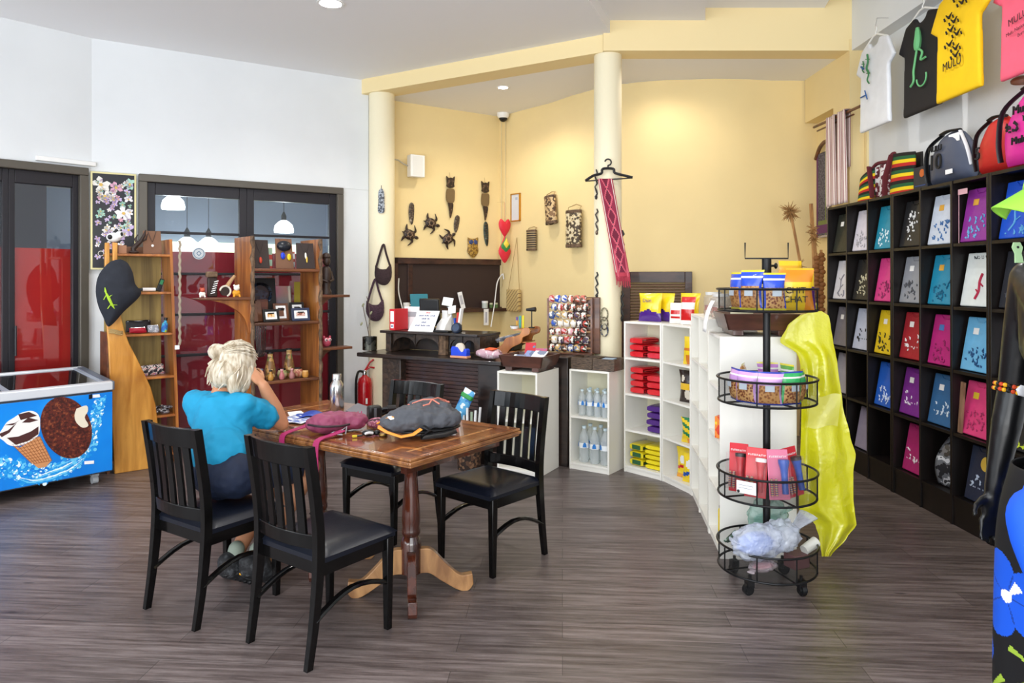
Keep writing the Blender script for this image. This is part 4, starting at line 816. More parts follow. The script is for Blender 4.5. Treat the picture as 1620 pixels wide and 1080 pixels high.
vase('small amber pot at the right end of the lower orange shelf', .52, .05, [(.022, 0), (.03, .02), (.028, .045), (.024, .055)], mat('vase_amber', '#c48a3f', .4), mat('vase_rim_amber', '#e0b070', .4))
t = vase('white cup at the left end of the lower orange shelf', .085, .06, [(.026, 0), (.03, .07)], M_wht, M_wht, 'white cups'); vase('pale blue-grey cup beside the white cup on the lower orange shelf', .135, .185, [(.03, 0), (.034, .085)], mat('cup_blue', '#aab8cc', .4), mat('cup_blue', '#aab8cc', .4), 'white cups')
put(MB().bb((-.03, -.004, 0), (.03, .004, .12)), 'price_card', 'grey card standing behind the cups on the lower orange shelf', 'card', mat('card_grey', '#b8b8b8', .7), F2, .09, .32, z, F_rz=RZ2)
# on the left wing shelf
def onw(px_): return l2(px_, 0)[0]
t = thing('totem_carving', 'dark carved totem with white stripes on the left wing shelf', 'carving', F2 @ Vector((onw(343), .09, 1.43)), RZ2)
MB().bb((-.05, -.02, 0), (.03, .02, .17)).build('block', dk, t, bev=.01); q = MB()
for i in range(6): q.tube([(-.03+.006*i, -.023, .03+i*.02), (.005+.006*i, -.023, .04+i*.02)], .004, 5)
q.build('white_stripes', M_inkw, t); MB(Mx((-.06, -.0, .17))).bb((-.0, -.03, 0), (.09, .03, .05)).build('carved_head', M_bark, t, bev=.01)
t = thing('shell_sculpture', 'shell-edged round carving with a raised driftwood arm on the left wing shelf', 'carving', F2 @ Vector((onw(360), .07, 1.43)), RZ2)
MB(UP).lathe([(.04, -.012), (.04, .012)], 20, M=Mx((0, .05, 0))).build('disc', dk, t); q = MB()
for i in range(16): a = R(-60+15*i); q.ell((.045*math.cos(a), -.012, .05+.045*math.sin(a)), .009, nu=8, nv=5)
q.build('shell_rim', mat('shell', '#d9cfc0', .4), t); MB().tube([(.02, 0, .09), (.05, 0, .14), (.085, 0, .185)], [.02, .016, .012], 8).build('driftwood_arm', mat('driftwood', '#b08a62', .8), t)
def critter(label, p, rz, c1, c2, s=1):
    t = thing('toy_animal', label, 'toy', p, rz); MB().ell((0, 0, .03*s), (.03*s, .022*s, .026*s)).tube([(-.018*s, -.01*s, .02*s), (-.022*s, -.012*s, 0)], .008*s).tube([(.018*s, -.01*s, .02*s), (.022*s, -.012*s, 0)], .008*s).build('body', mat('toy'+c1, c1, .5), t)
    MB().ell((0, -.008*s, .068*s), .022*s).ell((-.016*s, 0, .086*s), .008*s, nu=8, nv=6).ell((.016*s, 0, .086*s), .008*s, nu=8, nv=6).build('head', mat('toy'+c2, c2, .5), t); return t
critter('small yellow and white toy animal at the right end of the left wing shelf', F2 @ Vector((onw(377), .05, 1.43)), RZ2, '#d9941e', '#f4efe0', 1.15)
critter('small red and white toy animal at the left end of the left wing shelf', F2 @ Vector((onw(324), .07, 1.43)), RZ2, '#f0e8e0', '#b8503c', .9)
t = thing('pink_owl', 'pink owl figurine on the lower right bracket of the orange shelf', 'figurine', F2 @ Vector((W2+.085, .09, .938)), RZ2)
MB().ell((0, 0, .045), (.04, .03, .045)).ell((-.03, 0, .09), (.012, .012, .018)).ell((.03, 0, .09), (.012, .012, .018)).build('body', mat('owl_pink', '#b9485e', .5), t)
for s in (-1, 1): e = MB().ell((s*.018, -.022, .068), (.017, .012, .017)).build('eye', mat('owl_eye', '#f0c8d0', .5), t); MB().ell((s*.018, -.034, .068), (.007, .003, .007)).build('pupil', M_ink, e)
t = thing('wood_statue', 'dark carved wooden statue on the upper right bracket of the orange shelf', 'statue', F2 @ Vector((W2+.082, .10, 1.44)), RZ2)
MB().lathe([(.05, 0), (.05, .03), (.035, .06), (.045, .12), (.05, .2), (.04, .25), (.02, .27)], 14).ell((0, -.01, .315), (.035, .035, .045)).tube([(-.045, 0, .22), (-.06, -.02, .14), (-.01, -.05, .12)], .014).tube([(.045, 0, .22), (.06, -.02, .14), (.01, -.05, .12)], .014).build('figure', dk, t, smooth=60)
MB().lathe([(.036, .34), (.044, .36), (.03, .39), (.01, .40)], 12).build('headdress', dk, t)
# ------------------------------------------------------------------ things on the table
ZT = TZ+.0025
b_ = tpx(533, 650, ZT)
t = thing('steel_bottle', 'brushed steel water bottle standing on the table', 'bottle', b_)
M_steel = mat('brushed_steel', '#c4c4c2', .24, 1)
MB().lathe([(.040, 0), (.044, .004), (.044, .155), (.041, .172), (.028, .192), (.026, .20)], 32).build('bottle_body', M_steel, t, smooth=50)
MB().lathe([(.029, .2), (.029, .232), (.026, .236), (.0001, .236)], 24).build('bottle_cap', M_steel, t, smooth=50)
def flat(name, label, cat, pts, z, m, th=.002, fold=0):
    P = [atz(x, y, z) for x, y in pts]; c = sum(P, Vector())/len(P)
    q = MB().prism([(p.x-c.x, p.y-c.y) for p in P], 0, th); return tag(q.build(name, m, loc=(c.x, c.y, z)), label, cat)
M_bro = pattern('blue_brochure', [(0, '#1f3f9a'), (.42, '#2b56b8'), (.5, '#eef2f8'), (.58, '#f4f6fa'), (.64, '#2b56b8')], 11, 'noise', .35, (1, 3, 1), detail=1, rot=(0, 0, R(30)))
br = tpx(470, 664, ZT); t = thing('folded_brochure', 'blue and white folded brochure lying open beside the woman’s elbow', 'brochure', br, R(-18))
MB().sheet(lambda u, v: ((u-.5)*.20, (v-.5)*.22, .004+.012*abs(math.sin(u*PI*2))*(.4+.6*v)), 24, 6).build('pages', M_bro, t, solid=.0015)
MB(Mx((.03, .10, .0), R(25))).sheet(lambda u, v: ((u-.5)*.13, (v-.5)*.18, .006+.02*math.sin(u*PI)), 12, 4).build('cover_flap', mat('brochure_blue', '#2449b0', .35), t, solid=.0015)
flat('paper_sheet', 'small white paper slip lying beside the blue brochure', 'paper', [(455, 652), (476, 650), (483, 655), (458, 658)], ZT, M_pap)
flat('tablet_case', 'flat grey tablet case lying between the bottle and the backpack', 'tablet', [(547, 652), (566, 640), (585, 647), (582, 664)], ZT, mat('grey_case', '#77767e', .5), .012)
flat('paper_napkin', 'pale pink napkin at the foot of the steel bottle', 'napkin', [(521, 655), (545, 653), (552, 660), (525, 664)], ZT, mat('napkin', '#e8d2d6', .8), .004)
# maroon bag
M_mar = mat('maroon_nylon', '#8a3d5b', .55, var=.12, vscale=18, bump=.2, bscale=40); M_mstr = mat('maroon_strap', '#a3215c', .6)
bp0 = tpx(532, 683, ZT); mb_ = thing('shoulder_bag', 'maroon nylon bag lying on the table, its straps hanging over the edge', 'bag', bp0, R(22))
q = MB(); nz2 = lambda d: 1+.12*noise.noise(d*2.2+Vector((3, 1, 0)))+.08*noise.noise(d*6)
q.ell((-.055, -.01, .055), (.11, .085, .055), nu=26, nv=16, fn=nz2).ell((.07, .03, .05), (.105, .08, .05), nu=26, nv=16, fn=nz2).ell((-.02, .02, .07), (.10, .06, .04), nu=22, nv=14, fn=nz2)
disp(q.build('bag_body', M_mar, mb_, remesh=.007, smo=3), .022, .05)
q = MB(); q.tube(smoothpts([(-.155, -.05, .06), (-.09, -.105, .055), (.0, -.10, .05), (.06, -.07, .05)], 6), .006, 6); q.build('zip_line', mat('zip_dark', '#2a1620', .5), mb_)
q = MB()
for k in range(7): q.tube([(.02+.02*k, -.045+.008*k, .045+.002*k), (.025+.02*k, .0+.008*k, .093), (.03+.02*k, .07, .09)], .003, 5)
q.build('quilt_seams', M_mstr, mb_)
q = MB(); q.tube(arc((.0, -.115), .014, 0, 360, 14, .02)[:-1], .004, 6, closed=True).tube([(.01, -.12, .03), (.04, -.10, .045), (.03, -.125, .01)], .004, 6).tube([(-.02, -.11, .012), (.015, -.12, .008)], .005, 6); q.build('buckle', mat('buckle_grey', '#b8b8bc', .3, .6), mb_)
mb_m = Mx(bp0, R(22)).inverted()
def bandstrip(name, pts, w, th, m, parent, inv, up=None):
    P = smoothpts([inv @ Vector(p) for p in pts], 6); q = MB()
    for k, (a, b) in enumerate(zip(P[:-1], P[1:])):
        d = (b-a).normalized(); side = (inv.to_3x3() @ Vector(up or (.95, -.3, 0))); side = (side-d*side.dot(d)).normalized()*w/2; nr = d.cross(side).normalized()*th/2
        q.add([a-side-nr, a+side-nr, a+side+nr, a-side+nr, b-side-nr, b+side-nr, b+side+nr, b-side+nr], [(0, 1, 2, 3), (7, 6, 5, 4), (0, 4, 5, 1), (1, 5, 6, 2), (2, 6, 7, 3), (3, 7, 4, 0)])
    return q.build(name, m, parent)
eA = tab(.84, -.03); eB = tab(.60, -.03)
bandstrip('strap', [tab(.86, .16, ZT+.045), tab(.90, .08, ZT+.02), tab(.91, .01, ZT+.008), tab(.91, -.033, ZT-.012), tab(.905, -.036, ZT-.09)], .032, .004, M_mstr, mb_, mb_m)
bandstrip('strap', [tab(.62, .14, ZT+.03), tab(.635, .06, ZT+.014), tab(.635, .0, ZT+.008), tab(.633, -.034, ZT-.02), tab(.63, -.038, ZT-.15), tab(.635, -.04, ZT-.27)], .034, .004, M_mstr, mb_, mb_m)
bandstrip('strap_end', [tab(.635, -.04, ZT-.27), tab(.64, -.035, ZT-.31), tab(.66, -.02, ZT-.36), tab(.68, -.02, ZT-.39)], .03, .012, M_blk, mb_, mb_m)
# keys and headlamp cluster
kp = tpx(583, 690, ZT); t = thing('headlamp', 'small black headlamp with grey strap and yellow clip in front of the bags', 'headlamp', kp, R(20))
MB().ell((0, 0, .018), (.035, .022, .018)).ell((.045, .012, .014), (.02, .018, .014)).build('lamp_body', M_blk, t); MB().tube([(-.02, -.02, .018), (-.015, -.024, .022), (.0, -.026, .025), (.02, -.02, .02)], .007, 6).build('strap', mat('strap_grey', '#c8c8c8', .6), t)
MB().bb((-.085, -.008, 0), (-.06, .008, .012)).build('clip', mat('clip_yellow', '#c9b21f', .4), t, bev=.002); MB().tube([(-.06, 0, .006), (-.03, 0, .008)], .005).build('cord', M_blk, t)
t = thing('small_tin', 'small brassy tin lying in front of the backpack buckle', 'tin', tpx(606, 689, ZT), R(10)); MB().lathe([(.022, 0), (.024, .004), (.022, .01)], 18).build('tin_body', mat('brass', '#8c7038', .3, .8), t); MB().lathe([(.02, .01), (.02, .013)], 16).build('lid', mat('brass_light', '#b0935a', .3, .8), t)
t = thing('patterned_purse', 'small pink patterned purse wedged between the maroon bag and the backpack', 'purse', tpx(597, 677, ZT), R(15)); MB().ell((0, 0, .03), (.06, .03, .03)).build('purse_body', pattern('purse_pink', [(0, '#8a3d55'), (.5, '#b87a8a'), (.6, '#5a2a3a')], 40), t); MB().tube([(-.05, -.015, .045), (0, -.02, .055), (.05, -.015, .045)], .003, 5).build('zip', M_blk, t)
# grey backpack
M_gry = mat('backpack_grey', '#4b4e55', .7, var=.2, vscale=13, bump=.55, bscale=22); M_org = mat('backpack_orange', '#e8963a', .6); M_pip = mat('backpack_piping', '#d98270', .6)
bk0 = tpx(662, 683, ZT+.012); BR = R(32); bkp = thing('backpack', 'charcoal backpack with salmon piping and orange strap loop lying on the table', 'backpack', bk0, BR); BI = Mx(bk0, BR).inverted()
q = MB(); nz3 = lambda d: 1+.13*noise.noise(d*2.6+Vector((7, 2, 1)))+.07*noise.noise(d*6)
q.ell((.02, .0, .075), (.20, .12, .075), nu=32, nv=18, fn=nz3).ell((.09, .03, .105), (.12, .10, .055), nu=26, nv=16, fn=nz3).ell((-.12, .01, .06), (.10, .10, .05), nu=24, nv=16, fn=nz3).ell((.19, .0, .06), (.05, .09, .045), nu=20, nv=12, fn=nz3)
q.ell((.11, -.085, .07), (.10, .05, .05), nu=22, nv=14).ell((.10, .10, .125), (.11, .05, .035), nu=22, nv=14).tube([(-.06, -.10, .05), (-.03, -.05, .12), (-.02, .02, .145), (-.03, .09, .12)], .012, 8)
disp(q.build('pack_body', M_gry, bkp, remesh=.007, smo=3), .03, .055)
q = MB(); q.ell((.05, -.03, .02), (.19, .10, .019), nu=28, nv=10); q.build('back_panel', M_blk, bkp, remesh=.008, smo=2)
def on_pack(x, y):
    z = 0
    for c, r in (((.02, 0, .075), (.20, .12, .075)), ((.09, .03, .105), (.12, .10, .055)), ((-.12, .01, .06), (.10, .10, .05)), ((.19, 0, .06), (.05, .09, .045))):
        k = 1-((x-c[0])/r[0])**2-((y-c[1])/r[1])**2
        if k > 0: z = max(z, c[2]+r[2]*k**.5)
    return (x, y, z+.011)
q = MB(); q.tube([on_pack(x, y) for x, y in ((-.02, .09), (.03, .115), (.10, .12), (.17, .09), (.20, .03))], .006, 6); q.build('piping', M_pip, bkp)
q = MB(); q.tube([on_pack(x, y) for x, y in ((.0, .08), (.04, .03), (.08, .0), (.04, -.05), (.0, -.06))], .004, 6).tube([on_pack(x, y) for x, y in ((.19, .05), (.13, .03), (.08, .0), (.10, -.05))], .004, 6); q.build('bungee_cord', M_pip, bkp)
q = MB(); q.tube([(-.205, .03, .05), (-.23, -.03, .05), (-.21, -.08, .035), (-.15, -.115, .012), (-.09, -.13, .02), (-.04, -.115, .04)], .014, 8, flat=.35); q.build('orange_strap', M_org, bkp)
q = MB(); q.tube([(-.02, -.11, .05), (.0, -.15, .03), (-.06, -.165, .008), (.08, -.15, .006), (.16, -.12, .01)], .018, 8, flat=.4); q.build('shoulder_strap', M_blk, bkp)
MB(Mx((-.16, -.035, .098), rx=R(20), rz=R(10))).bb((-.025, -.015, -.002), (.025, .015, .003)).build('white_label', M_pap, bkp)
MB().tube([(-.21, .05, .06), (-.17, -.02, .1), (-.12, -.05, .095)], .014, 8, flat=.4).build('orange_strap', M_org, bkp)
t = thing('camera_case', 'black camera case standing behind the backpack, beside the grey tablet', 'case', tpx(592, 664, ZT), R(30)); MB().bb((-.04, -.03, 0), (.04, .03, .085)).build('case_body', M_blk, t, bev=.012); MB().bb((-.012, -.033, .01), (.004, -.03, .075)).build('grey_stripe', mat('stripe_grey', '#55575c', .5), t)
t = thing('black_strap_heap', 'heap of black straps lying behind the left end of the backpack', 'straps', tpx(618, 660, ZT), R(10)); MB().tube(smoothpts([(-.08, 0, .015), (-.05, .03, .04), (0, .0, .05), (.05, .03, .03), (.09, .0, .015)], 5), .015, 8).tube(smoothpts([(-.06, .03, .015), (0, .05, .03), (.08, .04, .015)], 5), .014, 8).build('strap_loops', M_blk, t); MB().tube([(-.02, .0, .055), (.03, .01, .055)], .018, 8).build('buckle', mat('buckle_black', '#202024', .3), t)
# ------------------------------------------------------------------ long counter
PC = Vector((-1.463, 6.78, 0)); uC = Vector((.868, -.497, 0)).normalized(); bC = Vector((.497, .868, 0)).normalized(); RZC = math.atan2(uC.y, uC.x); FC = Mx(PC, RZC)
def onc(px_, d, z=0): P = PC+bC*d; l = along(P, uC, px_); p = P+uC*l; return Vector((p.x, p.y, z))
def cz(px_, d, py): p = onc(px_, d); return H+(HY-py)/FPX*p.y
ct = thing('counter', 'long dark wooden shop counter with a carved leg and slatted front', 'counter', PC, RZC)
M_cd = wood('counter_dark_wood', '#17110f', '#33241e', 4, (2, 9, 9), .35, .4, .15); M_cv = wood('carved_dark_wood', '#1a1310', '#4a372a', 12, (4, 4, 4), .5, .2, 1.2)
Lc = 1.58
q = MB().bb((0, 0, .862), (Lc, .62, .90)); q.build('counter_top', M_cd, ct, bev=.008)
MB().bb((.24, .08, 0), (.46, .5, .862)).build('carved_leg', M_cv, ct, bev=.01)
MB().bb((1.30, .08, 0), (1.52, .5, .862)).build('side_panel', M_cd, ct, bev=.004)
q = MB()
for i in range(24): q.bb((.46, .16, .04+i*.034), (1.30, .185, .064+i*.034))
q.bb((.46, .19, 0), (1.30, .2, .862)); q.build('slatted_front', wood('slat_brown', '#2c1511', '#4c2a20', 4, (2, 9, 9), .4, .3), ct)
ZC9 = .903
# raised desk shelf on the counter
x0 = along(PC+bC*.18, uC, 608); x1 = along(PC+bC*.18, uC, 757); zs_ = 1.105
ds = thing('raised_desk_shelf', 'carved dark wooden raised shelf standing on the long counter', 'shelf', PC+Vector((0, 0, ZC9)), RZC)
MB().bb((x0-.04, .16, zs_-ZC9-.025), (x1, .56, zs_-ZC9)).build('shelf_top', M_cd, ds, bev=.005)
px_post = along(PC+bC*.18, uC, 697)
for a, b in ((x0, x0+.06), (x1-.06, x1)): MB().bb((a, .2, 0), (b, .54, zs_-ZC9-.025)).build('end_panel', M_cv, ds, bev=.004)
MB().lathe([(.05, 0), (.045, .05), (.05, .1), (.045, .14), (.05, zs_-ZC9-.026)], 10, c=(px_post, .23, 0)).build('carved_post', M_bark, ds)
MB().bb((x0+.06, .50, 0), (x1-.06, .52, zs_-ZC9-.025)).build('back_panel', M_cd, ds)  # added dark panel standing in for the shade under the arches
for a, b in ((x0+.06, px_post-.06), (px_post+.06, x1-.06)):
    m_ = (a+b)/2; w_ = (b-a)/2; hh = zs_-ZC9-.026
    for s_ in (-1, 1):
        cx_ = m_+s_*w_/2; pts = [(cx_-w_/2+.004, hh), (cx_-w_/2+.004, .055)]+[(cx_+(w_/2-.004)*math.cos(R(180-180*i/14))*1, .055+.085*math.sin(R(180*i/14))) for i in range(15)]+[(cx_+w_/2-.004, .055), (cx_+w_/2-.004, hh)]
        MB(UP).prism(pts[::1], -.26, -.235).build('carved_arch', M_cv, ds)
ZD = zs_+.002
def onD(px_, d): return onc(px_, d, ZD)
t = thing('ring_binder', 'red ring binder with a white label standing on the left of the raised shelf', 'binder', onD(631, .28), RZC); MB().bb((-.033, -.1, 0), (.033, .1, .20)).build('cover', mat('binder_red', '#c9202c', .45), t, bev=.003); MB().bb((-.02, -.1015, .08), (.02, -.1, .18)).bb((-.018, -.1015, .02), (.018, -.1, .06)).build('label', M_pap, t); MB().lathe([(.009, -.001), (.009, .001)], 14, M=Mx((0, -.1025, .04), rx=R(90))).build('finger_ring', mat('ring_blue', '#33598c', .4), t)
sg = thing('counter_sign', 'white notice sheet leaning on the raised shelf, printed in red and blue', 'sign', onD(667, .20), RZC+R(8)); T = Mx(rx=R(-24))
MB(T).add([(-.145, 0, 0), (.115, 0, 0), (.145, 0, .205), (-.075, 0, .205), (-.145, .003, 0), (.115, .003, 0), (.145, .003, .205), (-.075, .003, .205)], [(0, 1, 2, 3), (7, 6, 5, 4), (4, 5, 1, 0), (5, 6, 2, 1), (6, 7, 3, 2), (7, 4, 0, 3)]).build('sheet', M_pap, sg)
MB().add([(-.03, .003, 0), (.03, .003, 0), (0, .09, 0), (0, .05, .11)], [(0, 1, 3), (1, 2, 3), (2, 0, 3), (0, 2, 1)]).build('stand', M_blk, sg)
lines = MB(T)
for z_, w_, c_, x_ in ((.185, .05, 0, .03), (.155, .17, 1, .025), (.125, .09, 1, .02), (.09, .07, 1, .015), (.058, .16, 1, .0)):
    n_ = int(w_/.012)
    for i in range(n_):
        if i % 5 == 4: continue
        lines.bb((x_-w_/2+i*.012, -.0012, z_-.006), (x_-w_/2+i*.012+.008, .001, z_+.005+.003*(i % 2)), c_)
lines.build('printed_lines', [M_inkr, mat('ink_navy', '#1c2a6a', .7)], sg)
t = thing('paper_stack', 'stack of white papers leaning behind the red binder', 'papers', onD(648, .40), RZC); MB(Mx(rx=R(-12))).bb((-.09, -.006, 0), (.09, .006, .22)).build('papers', M_pap, t); MB(Mx(rx=R(-12))).bb((-.06, -.0075, .12), (.06, -.006, .17)).build('grey_print', mat('print_grey', '#a8aab0', .7), t)
t = thing('monitor', 'black computer monitor seen from behind on the raised shelf', 'monitor', onD(684, .42), RZC+R(14)); MB(Mx(rx=R(8))).bb((-.11, -.03, .04), (.09, .02, .30)).build('back_shell', M_blk, t, bev=.012); MB().lathe([(.07, 0), (.07, .012), (.02, .02), (.018, .08)], 18, c=(0, .02, 0)).build('stand', M_blk, t)
t = thing('printer', 'white receipt printer beside the monitor on the raised shelf', 'printer', onD(704, .36), RZC-R(12)); MB().add([(-.06, -.07, 0), (.06, -.07, 0), (.06, .07, 0), (-.06, .07, 0), (-.06, -.05, .06), (.06, -.05, .06), (.045, .05, .16), (-.055, .05, .16)], [(3, 2, 1, 0), (4, 5, 6, 7), (0, 1, 5, 4), (1, 2, 6, 5), (2, 3, 7, 6), (3, 0, 4, 7)]).build('casing', M_wht, t, bev=.006); MB().bb((-.04, -.0, .105), (.03, .02, .19)).build('paper', M_pap, t)
t = thing('price_card_stand', 'bent wire stand holding two white cards beside the monitor', 'card stand', onD(714, .30), RZC); MB().tube(smoothpts([(0, 0, 0), (.01, 0, .12), (-.01, -.01, .2), (-.03, -.02, .23)], 5), .006).lathe([(.035, 0), (.035, .012)], 14).build('wire_stand', mat('steel_grey', '#8f959c', .3, .8), t)
MB(Mx((-.03, -.03, .24), rx=R(-15), ry=R(6))).bb((-.055, -.003, 0), (.055, .003, .075)).build('card', M_pap, t); MB(Mx((.03, -.035, .17), rx=R(-15), ry=R(-8))).bb((-.04, -.003, 0), (.04, .003, .07)).build('card', M_pap, t)
t = thing('pen_holder', 'black holder with red, blue and white folders on the raised shelf', 'pen holder', onD(724, .26), RZC); MB().bb((-.03, -.03, 0), (.03, .03, .07)).build('holder', M_blk, t, bev=.004)
for i, (x, c, h, r_) in enumerate(((-.018, '#1d4fb8', .13, -6), (.004, '#c8372c', .18, 4), (.018, '#f0f0f0', .22, 10))): MB(Mx((x, 0, .06), ry=R(r_))).bb((-.008, -.02, 0), (.008, .02, h-.06)).build('folder', mat('folder'+c, c, .5), t)
t = thing('desk_clock', 'dark blue-black round desk clock at the right of the raised shelf', 'clock', onD(722, .19), RZC); MB(Mx((0, 0, .045), rx=R(70))).lathe([(.05, -.015), (.052, .0), (.045, .012)], 22).build('clock_case', mat('clock_case', '#1b2436', .3), t); MB(Mx((0, 0, .045), rx=R(70))).lathe([(.0001, .013), (.036, .013)], 20).build('dial', mat('clock_dial', '#5a6a86', .3), t); MB().bb((-.025, -.005, 0), (.025, .03, .012)).build('foot', M_blk, t)
t = thing('keyboard', 'black keyboard lying on the raised shelf under the monitor', 'keyboard', onD(700, .22), RZC); MB().bb((-.08, -.03, 0), (.08, .04, .012)).build('case', M_blk, t, bev=.003); MB().bb((-.074, -.024, .012), (.074, .034, .016)).build('keys', mat('keys', '#26262a', .5), t)
# on the counter board
t = thing('dried_twig_pot', 'dark tin pot with bare twigs at the left end of the counter', 'plant', onc(585, .22, ZC9), RZC); MB().lathe([(.065, 0), (.07, .005), (.07, .13), (.062, .13), (.06, .11)], 20, caps=False).lathe([(.0001, .002), (.065, .002)], 20).lathe([(.0001, .10), (.061, .10)], 20).build('pot', pattern('tin_dark', [(0, '#1e1f1c'), (.5, '#4a4a42'), (.68, '#b8b8a8')], 14, 'noise', .25, metal=.5), t)
tw = MB(); tw.tube(smoothpts([(0, 0, .09), (-.03, 0, .22), (-.07, .0, .36), (-.085, 0, .43)], 6), [.004]*18+[.002]).tube(smoothpts([(.01, 0, .09), (.0, 0, .28), (-.01, 0, .42), (-.04, 0, .52)], 6), .003).tube(smoothpts([(-.025, 0, .2), (.0, .01, .3), (.01, .0, .36)], 6), .002); tw.build('twigs', mat('twig', '#5a4c42', .8), t)
for p in ((-.105, 0, .25), (-.085, 0, .435), (.015, 0, .36)): MB(Mx(p, ry=R(-50))).ell((0, 0, 0), (.022, .006, .011)).build('leaf', mat('leaf_olive', '#8a8a6a', .6), t)
t = thing('tape_dispenser', 'bright blue tape dispenser with a peach base on the counter', 'tape dispenser', onc(728, .07, ZC9), RZC); MB(UP).prism([(-.08, .018), (.085, .018), (.085, .075), (.06, .085), (.05, .06), (.02, .05), (-.02, .095), (-.07, .10), (-.08, .08)], -.03, .03).build('dispenser_body', mat('dispenser_blue', '#1c46d8', .35), t, bev=.006); MB().bb((-.085, -.035, 0), (.09, .035, .02)).build('base', mat('base_peach', '#d99a78', .5), t, bev=.004); MB(UP).lathe([(.03, -.012), (.045, -.012), (.045, .012), (.03, .012)], 20, M=Mx((-.0, .085, 0))).build('tape_roll', mat('tape_cream', '#e0d4c0', .4), t)
t = thing('plastic_pack', 'heap of clear-wrapped pink goods with an orange label on the counter', 'packs', onc(774, .08, ZC9+.006), RZC); MB().ell((0, 0, .045), (.13, .07, .045), nu=26, nv=14, fn=lambda d: 1+.16*noise.noise(d*3.3)).build('wrapped_goods', pattern('pink_pack', [(0, '#7a5a66'), (.4, '#c9a3ae'), (.6, '#e8d8dc'), (.7, '#a85a6a')], 22, 'noise', .25, detail=4), t, remesh=.01); MB(Mx((.03, -.03, .088), rx=R(12))).puff([(-.05, -.02), (.04, -.03), (.06, .02), (-.03, .03)], .012).build('orange_label', mat('label_orange', '#d8532a', .4), t)
t = thing('desk_organizer', 'orange wooden desk organizer full of papers at the right of the counter', 'organizer', onc(817, .50, ZC9), RZC+R(8))
pr = [tuple(v)[:2] for v in smoothpts([(-.16, 0), (-.16, .06), (-.10, .10), (-.06, .16), (.06, .19), (.10, .25), (.16, .25), (.16, .2), (.10, .17), (.08, .12), (.0, .08), (-.04, .04), (-.06, 0)], 4)]
for y in (-.09, .17): MB(Mx((0, y, 0), rx=R(90))).prism(pr, -.01, .01).build('side_panel', M_wo, t, bev=.003)
MB().bb((-.14, -.08, .03), (.02, .16, .045)).bb((-.04, -.08, .12), (.12, .16, .13)).bb((.0, -.08, .23), (.14, .16, .24)).build('tray', M_wo, t)
pp = MB()
for i in range(9): pp.box((-.02+rnd(-.03, .03), .04, .15+.005*i), (.2, .2, .002), 0, Mx(rz=rnd(-.2, .2), ry=R(-14)))
pp.build('papers', pattern('papers_grey', [(0, '#8a8c98'), (.5, '#d8dae2'), (.7, '#f0f0f4')], 12), t); MB().bb((-.12, -.07, .046), (.0, .15, .1)).build('black_box', M_blk, t, bev=.006)
ot = onc(817, .50, ZC9); OT = Mx(ot, RZC+R(8))
for i, (x, c, h) in enumerate((('-.03', '#6a4a9a', .1), ('.0', '#3aa0a0', .11), ('.03', '#e8d820', .115))):
    tt = thing('pen', ['purple', 'teal', 'yellow'][i]+' marker pen standing on the wooden desk organizer', 'pen', OT @ Vector((.02+float(x), .04, .243)), 0); MB().lathe([(.007, 0), (.009, .01), (.009, h*.7)], 10).build('barrel', mat('pen_barrel', '#d8a23a', .4) if i == 0 else mat('pen'+c, c, .4), tt); MB().lathe([(.010, h*.7), (.010, h)], 10).build('pen_cap', mat('pen'+c, c, .4), tt)
t = thing('desk_lamp', 'small black swivel lamp standing on the wooden desk organizer', 'lamp', OT @ Vector((.11, .1, .243)), RZC); MB().lathe([(.03, 0), (.03, .008), (.006, .012)], 14).tube([(0, 0, .01), (.0, 0, .16)], .006).build('stem', M_blk, t); MB().tube([(-.05, -.01, .165), (.04, .0, .17)], [.012, .022], 10).build('lamp_head', M_blk, t)
t = thing('white_dish', 'small white dish on the wooden desk organizer', 'dish', OT @ Vector((-.0, -.05, .243)), 0); MB().lathe([(.03, 0), (.04, .025)], 16).build('dish', M_wht, t); MB().lathe([(.0001, .026), (.037, .026)], 16).build('dish_fill', mat('dish_fill', '#d8d8d0', .6), t)
def walls_pt(px_, py_, off=.02, segs=range(0, 13)):
    best = None
    for i in segs:
        a, b = Vector(alc[i]+(0,)), Vector(alc[i+1]+(0,)); u = (b-a); L = u.length; u = u/L; l = along(a, u, px_)
        if -.001 <= l <= L+.001:
            p = a+u*l; n = Vector((u.y, -u.x, 0))
            if p.y > 0 and (best is None or p.y < best[0].y): best = (p, u, n)
    p, u, n = best; p = p+n*off; return Vector((p.x, p.y, H+(HY-py_)/FPX*p.y)), math.atan2(u.y, u.x)
# cable hanging at the wall
p, a = walls_pt(798, 435, .05); tag(MB().tube(smoothpts([p, p+Vector((-.05, -.05, -.1)), p+Vector((-.08, -.1, -.35)), p+Vector((-.12, -.2, -.62))], 8), .007, 6).tube([p, p+Vector((.02, 0, .02)), p+Vector((.03, .0, -.05))], .008, 6).build('white_cable', M_wht), 'white cable hanging from the right edge of the dark window recess', 'cable')
p, a = walls_pt(628, 440, .05); tag(MB().tube(smoothpts([p, p+Vector((.0, -.02, -.15)), p+Vector((.04, -.03, -.32)), p+Vector((.06, -.03, -.4))], 8), .007, 6).build('white_cable', M_wht), 'white cable hanging along the left edge of the dark window recess', 'cable')
